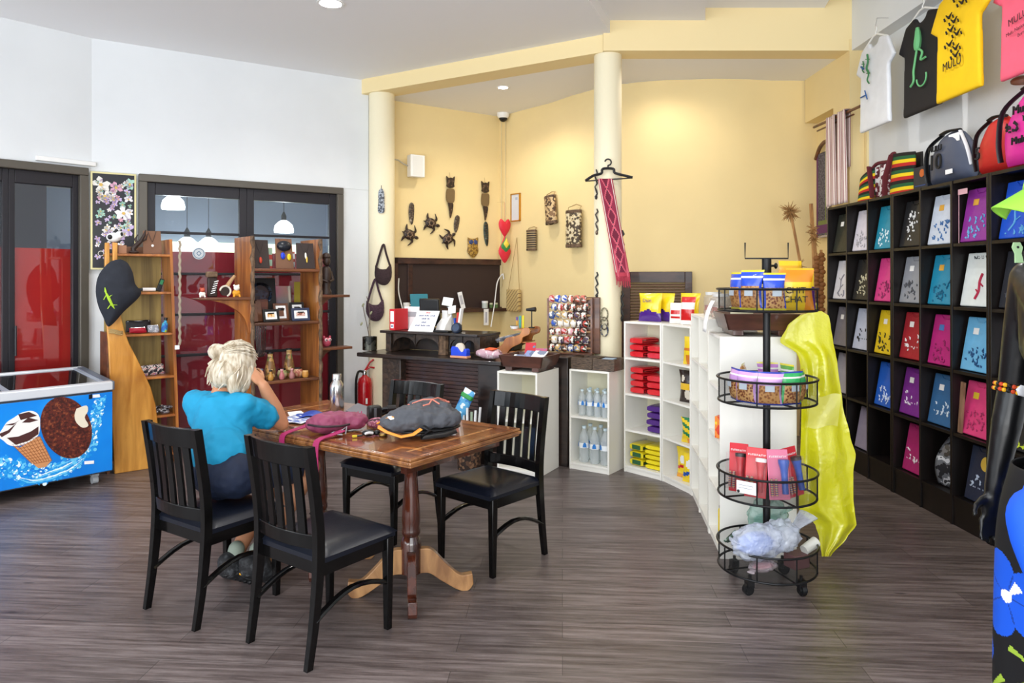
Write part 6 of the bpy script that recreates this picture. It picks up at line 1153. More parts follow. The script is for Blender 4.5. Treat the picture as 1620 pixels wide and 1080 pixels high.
bag('yellow bag right of the purple drink powder bags', K4 @ Vector((.09, .20, zt)), KR4+.3, .19, .235, .06, [G('#efcf1a'), G('#4a2080'), G('#d8b010')], lambda u, v: 1 if v < .3 else 0, 'yellow and purple bags on the tall shelf')
bag('small white bag with a red print on top of the second tall shelf', K4 @ Vector((.10, .07, zt)), KR4+.5, .12, .16, .05, [mat('gl_white', '#e8e8e4', .25), G('#c81e1e')], lambda u, v: 1 if .25 < v < .75 and .15 < u < .85 and int(v*9) % 3 else 0)
bag('small red and white bag behind the wire stand, right of the white bag', K4 @ Vector((.24, .08, zt)), KR4+.5, .12, .21, .05, [G('#c81e1e'), mat('gl_white', '#e8e8e4', .25)], lambda u, v: 1 if .55 < v < .8 or v < .15 else 0)
bag('black and yellow crisp packet on the second shelf of the right tall unit', K4 @ Vector((.235, .08, kc4(2))), KR4+.35, .15, .245, .07, [G('#2a1a14'), G('#e0b428'), G('#d8d0c0')], lambda u, v: 1 if .42 < v < .58 else 2 if (u-.6)**2+(v-.25)**2 < .03 or (u-.3)**2+(v-.75)**2 < .012 else 0, 'crisp packets in the right tall unit')
bag('yellow crisp packet on the top shelf of the right tall unit', K4 @ Vector((.30, .06, kc4(3))), KR4+.35, .13, .21, .06, [G('#e8c820'), G('#c8721e')], lambda u, v: 1 if v < .35 and u > .3 or .5 < v < .58 else 0, 'crisp packets in the right tall unit')
bag('green and yellow striped crisp packet on the third shelf of the right tall unit', K4 @ Vector((.29, .06, kc4(1))), KR4+.35, .15, .19, .06, [G('#e8c820'), G('#1f7a4a'), G('#e08a28')], lambda u, v: 1 if int((v+u*.3)*7) % 2 and v > .25 else 2 if v < .2 and u > .4 else 0, 'crisp packets in the right tall unit')
bag('yellow packet with red ribbon, left on the bottom shelf of the right tall unit', K4 @ Vector((.17, .10, kc4(0))), KR4+.35, .15, .235, .07, [G('#f0d020'), G('#c82020'), mat('gl_white', '#e8e8e4', .25), G('#e8a028')], lambda u, v: 1 if abs(v-.34-.12*u) < .05 else 2 if (u-.5)**2*1.2+(v-.62)**2*3 < .05 else 3 if v < .16 else 0, 'crisp packets in the right tall unit')
bag('yellow packet with blue ribbon, right on the bottom shelf of the right tall unit', K4 @ Vector((.297, .06, kc4(0))), KR4+.35, .14, .22, .06, [G('#f0d020'), G('#2050a8'), mat('gl_white', '#e8e8e4', .25)], lambda u, v: 1 if abs(v-.24-.2*u) < .07 else 2 if (u-.5)**2+(v-.65)**2*3 < .05 else 0, 'crisp packets in the right tall unit')
# --- water bottles
M_wat = glass('water_clear', '#dcecf2', 1.2); M_pet = film('pet_plastic', '#eef4f6', .30, .1, .7)
def bottle(label, p, h, r, group, proto=[None, None], k=0):
    if proto[k]: return dup(proto[k], p, rnd(0, 6), label, group)
    t = thing('water_bottle', label, 'bottle', p, 0, group); pr = [(r*.9, 0), (r, .008)]
    for i in range(8): pr += [(r*(.95 if i % 2 else 1), .02+h*.58*i/8)]
    pr += [(r, h*.64), (r*.93, h*.72), (r*.6, h*.82), (r*.38, h*.89), (r*.36, h*.93)]
    MB().lathe(pr, 18).build('bottle_body', M_pet, t, smooth=60); MB().lathe([(r*1.01, h*.40), (r*1.01, h*.54)], 18, caps=False).build('label_band', mat('label_clear_blue', '#eef3f6', .3), t)
    for a in (0, 120, 240): MB(Mx((0, 0, h*.47), R(a)) @ Mx((0, -r*1.03, 0), rx=R(90))).prism([(x_*r*.42, y_*.024) for x_, y_ in ((-.9, -.6), (.9, -.6), (.8, .3), (.3, 1), (-.3, 1), (-.8, .3))], -.001, .001).build('blue_mark', mat('mark_blue', '#1f78c8', .4), t)
    MB().lathe([(r*.42, h*.93), (r*.42, h)], 14).build('bottle_cap', mat('cap_pale', '#cfe2ea', .4), t); proto[k] = t; return t
n_ = 0
for j, y in enumerate((.07, .14, .21)):
    for i in range(4):
        n_ += 1; bottle('small clear water bottle, %s in the %s row of the upper compartment' % (['leftmost', 'second from the left', 'third from the left', 'rightmost'][i], ['front', 'middle', 'back'][j]), K2 @ Vector((.085+.072*i+.02*(j % 2), y, kc2(1))), .215, .031, 'small water bottles in the upper compartment', k=0)
for j, y in enumerate((.075, .185)):
    for i in range(3): bottle('large clear water bottle, %s in the %s row of the lower compartment' % (['left', 'middle', 'right'][i], ['front', 'back'][j]), K2 @ Vector((.10+.10*i, y, kc2(0))), .30, .043, 'large water bottles in the lower compartment', k=1)
# --- trays
def tray(label, p, rz, w, d, h, m, parts=True):
    t = thing('wooden_tray', label, 'tray', p, rz); k = .86; z0 = .03; th = .012
    o = [(-w/2, -d/2), (w/2, -d/2), (w/2, d/2), (-w/2, d/2)]
    for i in range(4):
        a, b = o[i], o[(i+1) % 4]; n = (-(b[1]-a[1]), b[0]-a[0]); L = math.hypot(*n); n = (n[0]/L*th, n[1]/L*th)
        vs = [(a[0]*k, a[1]*k, z0), (b[0]*k, b[1]*k, z0), (b[0]*k+n[0], b[1]*k+n[1], z0), (a[0]*k+n[0], a[1]*k+n[1], z0), (a[0], a[1], h), (b[0], b[1], h), (b[0]+n[0], b[1]+n[1], h), (a[0]+n[0], a[1]+n[1], h)]
        MB().add(vs, [(3, 2, 1, 0), (4, 5, 6, 7), (0, 1, 5, 4), (1, 2, 6, 5), (2, 3, 7, 6), (3, 0, 4, 7)]).build('side', m, t, bev=.002)
    MB().bb((-w*k/2, -d*k/2, z0), (w*k/2, d*k/2, z0+.01)).build('bottom', m, t)
    for x in (-w*.3, w*.3): MB().bb((x-.03, -d*k/2, 0), (x+.03, d*k/2, z0)).build('foot', m, t, bev=.003)
    return t
M_try = wood('tray_brown_wood', '#3a2019', '#5c362a', 4, (2, 8, 8), .35, .4)
tp = K1 @ Vector((.20, .20, .843)); tray('brown wooden tray of booklets on the empty low white shelf', tp, KR1, .40, .36, .125, M_try); TT = Mx(tp, KR1)
for i, (x, y, rz, c, w, h_, lean, nm) in enumerate(((-.095, -.06, .1, '#e9eef0', .10, .10, 60, 'white'), (-.02, -.02, -.2, '#8a9ac8', .13, .12, 55, 'lavender blue'), (.07, .02, .15, '#b8587a', .10, .12, 50, 'pink'), (.085, -.06, -.1, '#f2f2f4', .12, .11, 62, 'plain white'), (-.05, .10, .3, '#c02838', .09, .12, 40, 'red'))):
    t = thing('booklet', '%s booklet in the brown tray on the low white shelf' % nm, 'booklet', TT @ Vector((x, y, .062+.012*i)), (0, 0, KR1+rz)); MB(Mx(rx=R(-lean))).bb((-w/2, -.003, 0), (w/2, .003, h_)).build('cover', pattern('bk'+c, [(0, c), (.55, c), (.6, '#6a7a9a')], 12, 'noise', .4), t); MB(Mx(rx=R(-lean))).bb((-w/2+.003, .003, .002), (w/2-.003, .007, h_-.002)).build('pages', M_pap, t)
M_cbox = wood('carved_box_wood', '#2c2019', '#6a5644', 22, (3, 8, 14), .5, .2, 1.4)
for i, (x, lb) in enumerate(((.018, 'left'), (.222, 'right'))):
    p = K2 @ Vector((x+.085, .13, .8385)); t = thing('carved_box', 'carved dark wooden box on the bottle shelf, the %s of the pair' % lb, 'box', p, KR2)
    for lo, hi in (((-.099, -.11, 0), (.099, -.10, .095)), ((-.099, .10, 0), (.099, .11, .095)), ((-.099, -.10, 0), (-.089, .10, .095)), ((.089, -.10, 0), (.099, .10, .095)), ((-.089, -.10, 0), (.089, .10, .008))): MB().bb(lo, hi).build('side', M_cbox, t, bev=.002)
    if i: MB(Mx(rz=.2)).bb((-.05, -.06, .05), (.05, .05, .092)).build('blue_tin', mat('tin_blue', '#8aa4c0', .4), t)
# --- bracelet rack
rp_ = Vector((.49, 6.46, .928)); RB = KR1+R(10); rk = thing('bracelet_rack', 'brown wooden rack crowded with rows of coloured bracelets beside the column', 'rack', rp_, RB)
MB().bb((.05, .02, 0), (.28, .05, .50)).build('back_board', M_wb, rk, bev=.004); MB().bb((.18, .0, 0), (.30, .10, .50)).build('side_board', M_wb, rk, bev=.004); MB().bb((-.17, -.12, 0), (.25, .08, .012)).build('base', M_wb, rk)
for r_ in range(7): MB().tube([(-.16, -.05, .05+.0725*r_), (.24, -.05, .05+.0725*r_)], .0095, 10).build('roll_bar', mat('bar_tan', '#9a7650', .6), rk)
for x in (-.158, .236): MB().bb((x-.008, -.06, 0), (x+.008, -.04, .49)).build('post', M_wb, rk)
BC = ['#1f4fb8', '#c86a5a', '#2a2622', '#e8e4dc', '#6a4a34', '#b03a30', '#c9a86a', '#4a3a5a', '#d8a0a8', '#5a6a8a', '#3a2a22', '#8a5a3a']
RM = Mx(rp_, RB); br0 = {}
nth = ['first', 'second', 'third', 'fourth', 'fifth', 'sixth', 'seventh', 'eighth']
for r_ in range(7):
    for i in range(6):
        c = (0 if i in (1, 2) else 1) if r_ == 6 and i > 0 else random.randrange(2, len(BC)); p = RM @ Vector((-.12+.057*i+.022*(r_ % 2)+rnd(-.0015, .0015), -.05, .05+.0725*r_)); lab = '%s bracelet from the left on the %s row of the bracelet rack' % (nth[i], ['bottom', 'second', 'third', 'fourth', 'fifth', 'sixth', 'top'][r_])
        if c not in br0:
            q = MB(Mx(ry=R(90)) @ Matrix.Diagonal((1, 1, 2.1, 1))); q.tube(arc((0, 0), .0235, 0, 360, 18, 0)[:-1], .0125, 7, closed=True); o = q.build('bracelet', pattern('band'+BC[c], [(0, BC[c]), (.5, BC[c]), (.56, BC[(c+3) % 12]), (.7, '#e8e0d4')], 55, 'voronoi', .5), loc=p, rot=(R(rnd(0, 360)), 0, RB)); tag(o, lab, 'bracelet', 'bracelets on the rack'); br0[c] = o
        else: dup(br0[c], p, (R(rnd(0, 360)), 0, RB), lab, 'bracelets on the rack')
# --- on the near end of the white shelves
tp2 = K6 @ Vector((.21, .235, 1.2635)); t2 = tray('brown wooden tray on the shelf end behind the wire stand', tp2, KR6+R(90), .42, .40, .125, M_try); TT2 = Mx(tp2, KR6+R(90))
t = thing('paper_sheet', 'white paper sheet draped over the left end of the brown tray behind the wire stand', 'paper', K6 @ Vector((.13, -.012, 1.266)), KR6); MB().sheet(lambda u, v: ((u-.5)*.14, -.03+.05*v**2-.0, .0+.19*v), 6, 8).build('sheet', M_pap, t, solid=.001)
bag('pale yellow and orange packet standing in the brown tray behind the wire stand', TT2 @ Vector((-.10, -.10, .045)), KR6+R(90), .14, .12, .04, [mat('gl_cream', '#d8d2b0', .3), G('#c8842e')], lambda u, v: 1 if v < .4 else 0)
for i, (x, y, hh, lb) in enumerate(((.38, .10, .16, 'nearest the paper sheet'), (.54, .12, .15, 'in the middle'), (.68, .10, .155, 'farthest from the wire stand'))):
    t = thing('clear_jar', 'clear plastic jar of small goods on the white shelf top, %s' % lb, 'jar', K5 @ Vector((x, y, 1.3385)), 0, 'clear jars on the white shelf'); MB().lathe([(.06, 0), (.065, .01), (.065, hh*.8), (.05, hh*.88)], 20).build('jar_body', film('jar_plastic', '#e6e2dc', .22, .08, .7), t); MB().lathe([(.052, hh*.88), (.054, hh)], 18).build('lid', mat('lid_clear', '#d8d8d4', .3), t); MB().lathe([(.0001, .008), (.058, .008), (.058, hh*.45), (.0001, hh*.5)], 16).build('contents', pattern('jar_goods%d' % i, [(0, '#a8503c'), (.4, '#e0d0c0'), (.6, '#7a2a2a'), (.7, '#e8e0d8')], 60, 'voronoi', .4), t)
t = thing('gas_can', 'yellow gas canister with a red cap on the lowest shelf of the end unit', 'canister', K6 @ Vector((.30, .045, kc6(0))), R(100)); MB().lathe([(.032, 0), (.034, .004), (.034, .18), (.024, .2)], 20).build('can_body', mat('can_yellow', '#e8cf18', .3), t, smooth=50); MB().lathe([(.028, .19), (.03, .205), (.015, .215)], 18).build('can_shoulder', M_chrome, t); MB().lathe([(.018, .21), (.018, .24)], 16).build('can_cap', mat('cap_red', '#d02818', .4), t)
q = MB(); 
for i in range(6): q.bb((-.006, -.0352, .05+.018*i), (.006, -.0338, .062+.018*i))
q.build('printed_text', M_ink, t)
t = thing('flame_box', 'small orange box with a flame picture on the upper shelf of the end unit', 'box', K6 @ Vector((.30, .04, kc6(2))), KR6+R(60)); MB().bb((-.04, -.03, 0), (.04, .03, .125)).build('carton', pattern('flame', [(0, '#d8401c'), (.45, '#e8862a'), (.6, '#f0c830')], 22, 'noise', .4), t, bev=.002); MB(Mx((0, -.0305, 0)) @ UP).prism([(-.02, .02), (.02, .02), (.012, .06), (.0, .10), (-.012, .06)], 0, .001).build('flame_print', mat('flame_red', '#c82a14', .4), t)
# ------------------------------------------------------------------ wire display stand
SX, SY = 1.325, 3.75; stn = thing('wire_display_stand', 'black four-tier wire mesh display stand on castors', 'display stand', (SX, SY, 0), R(15))
M_mesh = film('black_mesh', '#101012', .28, .5, .2, mesh=True)
MB().tube([(0, 0, .10), (0, 0, 1.66)], .019, 14).build('pole', M_blkm, stn); MB().tube([(0, 0, 1.56), (0, 0, 1.69)], .024, 14).build('collar', M_blkm, stn)
MB().tube([(.02, 0, 1.655), (.05, 0, 1.655)], .006).ell((.055, 0, 1.655), (.008, .012, .016)).build('thumb_screw', M_blk, stn)
MB(Mx(rz=R(-15))).tube([(-.112, 0, 1.775), (-.112, 0, 1.693), (.112, 0, 1.693), (.112, 0, 1.775)], .004, 6).build('sign_holder', M_blkm, stn)
TIER = [(.098, .222), (.472, .597), (.955, 1.075), (1.425, 1.535)]; TR = .248
for a, b in TIER:
    q = MB(); 
    for z in (a, b): q.tube(arc((0, 0), TR-(.0 if z == b else .005), 0, 360, 48, z)[:-1], .006, 8, closed=True)
    for k in range(8): q.tube([((TR-.003)*math.cos(k*PI/4), (TR-.003)*math.sin(k*PI/4), a), ((TR-.003)*math.cos(k*PI/4), (TR-.003)*math.sin(k*PI/4), b)], .004, 6)
    for k in range(2): q.tube([(-TR*math.cos(k*PI/2), -TR*math.sin(k*PI/2), a), (TR*math.cos(k*PI/2), TR*math.sin(k*PI/2), a)], .005, 6)
    bk_ = q.build('basket', M_blkm, stn); MB().lathe([(TR-.006, a), (TR-.004, b)], 48, caps=False).build('mesh_wall', M_mesh, bk_); MB().lathe([(.02, a+.004), (TR-.006, a+.004)], 48, caps=False).build('mesh_floor', M_mesh, bk_)
for k in range(4):
    a = R(-62+90*k); x, y = .19*math.cos(a), .19*math.sin(a); c = MB(Mx((x, y, 0), a+1)); c.lathe([(.028, -.011), (.028, .011)], 18, M=Mx((0, .0, .028), ry=R(90))).lathe([(.018, -.02), (.018, .02)], 12, M=Mx((0, .0, .028), ry=R(90))).bb((-.02, -.01, .04), (.02, .025, .075)).tube([(0, .01, .07), (0, .01, .098)], .008); c.build('castor', M_blk, stn)
SB = Matrix.Translation((SX, SY, 0))
TC_ = math.atan2(-SX, -SY)                             # direction from the stand to the viewer
def onS(ang, r, z): """ang degrees from the viewer side, + to the right"""; a = R(ang); f = Vector((-SX, -SY, 0)).normalized(); rt = Vector((-f.y, f.x, 0)); p = Vector((SX, SY, z))+f*r*math.cos(a)+rt*r*math.sin(a); return p
def rzS(ang): f = onS(ang, 1, 0)-Vector((SX, SY, 0)); return math.atan2(f.x, -f.y)
nut = pattern('peanuts', [(0, '#6a3c18'), (.4, '#a8682c'), (.6, '#d09a58')], 70, 'cells', .4, interp='LINEAR')
nut2 = pattern('mixed_nuts', [(0, '#5a2a16'), (.4, '#94502a'), (.6, '#d8a868')], 80, 'cells', .4, interp='LINEAR')
def nutfn(u, v): return 1 if .07 < v < .60 and .05 < u < .95 else 3 if (v < .07 or v > .955) else 2 if .80 < v < .84 or (.63 < v < .66 and .2 < u < .8) else 0
def nutbag(label, ang, r, z, c, cst, group, nm, w=.135, h=.19, lean=0, tw=0):
    t = bag(label, onS(ang, r, z), rzS(ang)+rnd(-.06, .06), w*.84, h, .052, [G(c), nm, mat('gl_white', '#e8e8e4', .25), G(cst)], nutfn, group, lean)
    MB().bb((-.022, -.031, .07), (.022, -.0285, .10)).build('price_sticker', mat('sticker_pale', '#d8e4f0', .5), t); return t
zt_ = 1.431
gp = 'peanut bags on the top tier'
nutbag('blue-topped peanut bag at the far left of the top tier', -62, .165, zt_, '#1c48c8', '#d8cc30', gp, nut); nutbag('blue-topped peanut bag, second from the left on the top tier', -24, .18, zt_, '#1c48c8', '#d8cc30', gp, nut, .145, .20); nutbag('blue-topped peanut bag in front of the pole on the top tier', 12, .195, zt_, '#1c48c8', '#d8cc30', gp, nut2, .13, .185); nutbag('blue-topped peanut bag behind the pole on the top tier', -100, .13, zt_, '#1c48c8', '#d8cc30', gp, nut)
def chaa(t): text('CHIT\nCHAT', .045, M_ink, t, (-.02, -.034, .075), (R(90), 0, 0))
bag('yellow bag with dark bold lettering at the right of the top tier', onS(50, .185, zt_), rzS(50)-.5, .18, .20, .065, [G('#efc81e'), G('#e08a1e'), G('#3a2410')], lambda u, v: 1 if v > .72 or (u > .7 and v < .5) else 0, 'yellow bags on the top tier', extra=chaa)
bag('yellow and purple snack bag at the far right of the top tier', onS(82, .17, zt_), rzS(60)-.5, .16, .21, .06, [G('#efc81e'), G('#5a2480'), G('#e8b88a')], lambda u, v: 1 if v < .55 and abs(u-.5) > .18 else 2 if v < .4 else 0, 'yellow bags on the top tier')
bag('yellow snack bag standing tallest behind the right of the top tier', onS(115, .13, zt_), rzS(40), .15, .25, .06, [G('#f2cc14'), G('#e8b010')], lambda u, v: 1 if int(v*10) % 4 == 0 else 0, 'yellow bags on the top tier')
zm = .961; gq = 'nut bags on the middle tier'
for i, (an, r, c, cs, nm, lb) in enumerate(((-66, .17, '#c99ad8', '#2038a0', nut2, 'purple-topped nut bag at the far left of the middle tier'), (-32, .18, '#c99ad8', '#2038a0', nut2, 'purple-topped nut bag, second from the left on the middle tier'), (4, .19, '#cfa0dc', '#2038a0', nut, 'purple-topped nut bag in front of the pole on the middle tier'), (40, .18, '#2fb060', '#2038a0', nut2, 'green-topped nut bag, left of the two at the right of the middle tier'), (74, .17, '#34a85c', '#c8a828', nut, 'green-topped nut bag at the far right of the middle tier'), (-100, .12, '#c98a50', '#e8d88a', nut, 'brown nut bag at the back left of the middle tier'), (125, .12, '#5aa83c', '#e8d83a', nut, 'olive nut bag at the back right of the middle tier'), (180, .12, '#b87ac8', '#d8d060', nut, 'purple-topped nut bag behind the pole on the middle tier'))):
    nutbag(lb, an, r, zm, c, cs, gq, nm, .145 if i < 5 else .13, .165 if i < 5 else .18)
# torches in blister packs
zb_ = .49
def torch(label, ang, r, tilt, card, body, head):
    t = thing('torch_pack', label, 'torch pack', onS(ang, r, zb_), (0, R(tilt), rzS(ang)*.6), 'carded torches on the third tier'); T = Mx(rx=R(-10))
    MB(T).bb((-.052, -.003, 0), (.052, .003, .245)).build('card', card, t, bev=.002); text('EVEREADY', .0185, M_inkw, t, (0, -.0045+.037, .205), (R(100), 0, 0))
    MB(T).lathe([(.0001, .03), (.015, .03), (.016, .12), (.019, .15), (.026, .18), (.026, .195), (.0001, .195)], 16, c=(.022, -.022, 0)).build('torch', body, t, smooth=40); MB(T).lathe([(.0262, .178), (.0262, .195), (.02, .197)], 16, c=(.022, -.022, 0)).build('torch_head', head, t)
    for x in (-.04, -.018): MB(T).lathe([(.007, .02), (.007, .10), (.003, .103)], 10, c=(x, -.012, 0)).build('battery', pattern('battery', [(0, '#5a3a6a'), (.5, '#c8c8d0'), (.7, '#c8942a')], 30, 'wavez', .3), t)
    MB(T).add([(-.048, -.003, .01), (.048, -.003, .01), (.048, -.003, .2), (-.048, -.003, .2), (-.045, -.05, .015), (.045, -.05, .015), (.045, -.05, .195), (-.045, -.05, .195)], [(4, 5, 6, 7), (0, 1, 5, 4), (1, 2, 6, 5), (2, 3, 7, 6), (3, 0, 4, 7)]).build('blister', film('blister', '#f6ecee', .05, .05, .8), t)
cr, cpk = mat('card_red', '#c9202e', .35), mat('card_pink', '#d87a98', .35)
torch('carded red torch at the left of the third tier', -58, .165, -4, cr, mat('torch_red', '#b8202a', .3), M_blk); torch('carded red torch with a white head, second on the third tier', -19, .17, 2, cr, mat('torch_red', '#b8202a', .3), M_wht); torch('carded blue torch on a pink card, third on the third tier', 21, .175, 0, cpk, mat('torch_blue', '#1f4fa8', .3), mat('torch_blue', '#1f4fa8', .3)); torch('carded blue torch leaning at the right of the third tier', 64, .16, -5, cr, mat('torch_blue', '#1f4fa8', .3), M_blk)
t = thing('price_card', 'small white price card clipped to the front of the third tier', 'card', onS(-22, .252, .575), rzS(-22)); MB().bb((-.05, -.002, -.05), (.05, .0, .01)).build('card', M_pap, t); q = MB(); q.bb((-.04, -.003, -.012), (.035, -.002, -.008)).bb((-.04, -.003, -.026), (.03, -.002, -.022)).build('printed_lines', mat('print_grey', '#a8aab0', .7), t); MB().lathe([(.008, -.001), (.008, .001)], 10, M=Mx((-.04, -.0025, -.043), rx=R(90))).build('black_dot', M_ink, t)
# plastic bags in the bottom basket
def plasticbag(label, p, rz, parts, c, al, inner, ends):
    t = thing('plastic_bag', label, 'bag', p, rz); q = MB()
    for c_, r_ in parts: q.ell(c_, r_, 0, None, 40, 28, lambda d: 1+.2*noise.noise(d*2.7+Vector(c_)*20)+.12*noise.noise(d*6)+.05*abs(noise.noise(d*13)))
    for a, b, w in ends: q.tube([a, tuple((Vector(a)+Vector(b))/2), b], [w*.25, w*.6, w], 9, flat=.25)
    q.build('bag_film', film('pbag_'+c, c, al, .2, .7, var=1), t, smooth=60)
    if inner:
        k = MB()
        for c_, r_ in inner[0]: k.ell(c_, r_, 0, None, 20, 12, lambda d: 1+.12*noise.noise(d*2.5))
        k.build('contents', inner[1], t, smooth=60)
    return t
plasticbag('translucent white plastic bag of blue and pink goods in the bottom basket', onS(4, .125, .20), R(16), [((-.06, -.0, .07), (.14, .072, .09)), ((.08, .005, .085), (.10, .066, .08))], '#e6ecf8', .42, ([((-.07, -.0, .06), (.105, .05, .06)), ], mat('goods_blue', '#4a7ad0', .5)), [((.13, .0, .10), (.24, .0, .18), .07), ((-.15, -.03, .06), (-.22, -.0, .10), .03)])
plasticbag('clear bag with a pink bundle hanging over the front of the bottom basket', onS(-6, .165, .108), R(20), [((0, 0, .045), (.075, .04, .026))], '#e8dce2', .4, ([((0, 0, .045), (.06, .028, .016))], mat('goods_pink', '#d87a88', .5)), [((-.05, .0, .045), (-.09, -.02, .03), .02)])
plasticbag('pale green plastic bag rising at the back of the bottom basket', onS(178, .135, .20), R(-15), [((0, 0, .11), (.10, .05, .11))], '#b8d8cc', .42, ([((0, 0, .07), (.075, .035, .06))], mat('goods_teal', '#2f9a80', .5)), [((0, 0, .12), (.035, .0, .24), .045), ((.03, 0, .1), (.12, .0, .17), .04)])
t = thing('green_wrappers', 'crinkled dark green wrappers at the back left of the bottom basket', 'wrappers', onS(-105, .15, .19), 0); q = MB()
for i in range(9): q.tube([(rnd(-.08, 0), rnd(-.03, .03), rnd(0, .02)), (rnd(-.02, .02), rnd(-.03, .03), rnd(.02, .05)), (rnd(0, .08), rnd(-.03, .03), rnd(.0, .04))], [.012, .016, .01], 6, flat=.3)
q.build('wrapper_bundle', pattern('wrap_green', [(0, '#1c3028'), (.5, '#3c5a4c'), (.65, '#a8b8b0')], 40), t)
t = thing('small_carton', 'small brown carton with a white tube at the right of the bottom basket', 'carton', onS(88, .145, .112), R(25)); MB().bb((-.05, -.04, 0), (.05, .04, .07)).build('carton', mat('carton_brown', '#6a4a4a', .6), t, bev=.004); MB().lathe([(.025, 0), (.028, .09)], 14, M=Mx((.03, -.02, .085), ry=R(70))).build('white_tube', mat('tube_white', '#d8d8d0', .4), t)
# ------------------------------------------------------------------ yellow raincoat
rc = []
prof_ = [(492, 1288, 1300), (500, 1262, 1312), (515, 1246, 1314), (540, 1233, 1318), (560, 1262, 1322), (575, 1266, 1325), (640, 1268, 1333), (690, 1267, 1345), (720, 1266, 1354), (745, 1265, 1350), (790, 1264, 1350), (806, 1264, 1352), (830, 1290, 1355), (850, 1296, 1340), (880, 1300, 1314)]
def prow(y):
    for a, b in zip(prof_[:-1], prof_[1:]):
        if y <= b[0]: t_ = (y-a[0])/(b[0]-a[0]); t_ = t_*t_*(3-2*t_)*.6+t_*.4; return a[1]+(b[1]-a[1])*t_, a[2]+(b[2]-a[2])*t_
    return prof_[-1][1:]
YR = 3.99; rp0 = at(1292, 492, YR)
def rcf(u, v, lay):
    y = 492+(880-492)*v; a, b = prow(y); x = a+(b-a)*u; k = min(1, v*4); f = (.014*math.sin(u*7+1.2*v+2*noise.noise(Vector((u*2, v*3, 1))))+.006*math.sin(u*17-1.3*v+3*noise.noise(Vector((v*4, u*2, 3))))+.014*noise.noise(Vector((u*3.5, v*6, lay))))*k
    p = at(x, y, YR+lay*.022*math.sin(PI*u)*k+f); return tuple(p-rp0)
M_rain = film('raincoat_yellow', '#e6e31c', .80, .22, .6, var=.25)
rco = tag(MB().sheet(lambda u, v: rcf(u, v, -1), 34, 70).build('raincoat', M_rain, loc=rp0, smooth=80), 'translucent yellow plastic raincoat hanging from the right side of the wire stand', 'raincoat')
MB().sheet(lambda u, v: rcf(u, min(v, .82), 1.2), 26, 60).build('back_layer', M_rain, rco, smooth=80)
def rpt(x, y, dy): return tuple(at(x, y, YR+dy)-rp0)
MB().sheet(lambda u, v: rpt(1283+48*u-6*v, 625+50*v+3*math.sin(u*6), -.045-.006*math.sin(u*7+v*4)), 12, 12).build('pocket_flap', film('raincoat_pale', '#e8e46a', .6, .3, .5, var=.3), rco, smooth=80)
MB().tube([rpt(1292, 490, .0), rpt(1293, 484, -.01), rpt(1290, 480, .02)], .006, 6).build('hang_loop', M_rain, rco)
# ------------------------------------------------------------------ black T-shirt shelf along the right wall
M_bs = wood('black_brown_wood', '#0b0807', '#181110', 4, (9, 9, 2), .42, .1, .03, .35); M_bsb = mat('shelf_black_back', '#0e0f14', .6)
dR = (.015, -1); RZR = math.atan2(dR[1], dR[0]); PR = Vector((2.82, 6.45, 0)); uR = Vector(dR+(0,)).normalized(); FR_ = Mx(PR, RZR); WU = 1.07
names = ['tall black cubby shelf of folded shirts, the unit farthest away behind the raincoat', 'tall black cubby shelf of folded shirts, middle unit with the red and pink shirts', 'tall black cubby shelf of folded shirts, nearest unit behind the mannequin']
CELL = None
for i in range(3): o, F_, rz_, CELL = cubby(names[i], PR+uR*(WU*i), dR, WU-.004, .27, 2.222, 3, 5, t=.02, base=.17, m=M_bs, mback=M_bsb, name='black_cubby_shelf')
CW = (WU-.004)/3
def at_cell(c, r, x=.03, y=.045): u_, k_ = divmod(c, 3); return FR_ @ Vector((u_*WU+CW*k_+x, y, CELL(4-r)))
def strokes(q, n, x0, x1, z0, z1, m=0, r=.004, T=None, y=-.0135):
    for i in range(n):
        x, z_ = rnd(x0, x1), rnd(z0, z1); a = rnd(.6, 2.4); L = rnd(.012, .035)
        q.M = T or Matrix(); q.tube([(x, y, z_), (x+L*.5*math.cos(a), y, z_+L*.5*math.sin(a)), (x+L*math.cos(a+.5), y, z_+L*math.sin(a+.5))], [r, r*1.4, r*.4], 5)
    return q
SHI = {}
ORD = ['top', 'second', 'third', 'fourth', 'bottom']; ORC = ['first', 'second', 'third', 'fourth', 'fifth', 'sixth', 'seventh', 'eighth', 'ninth']
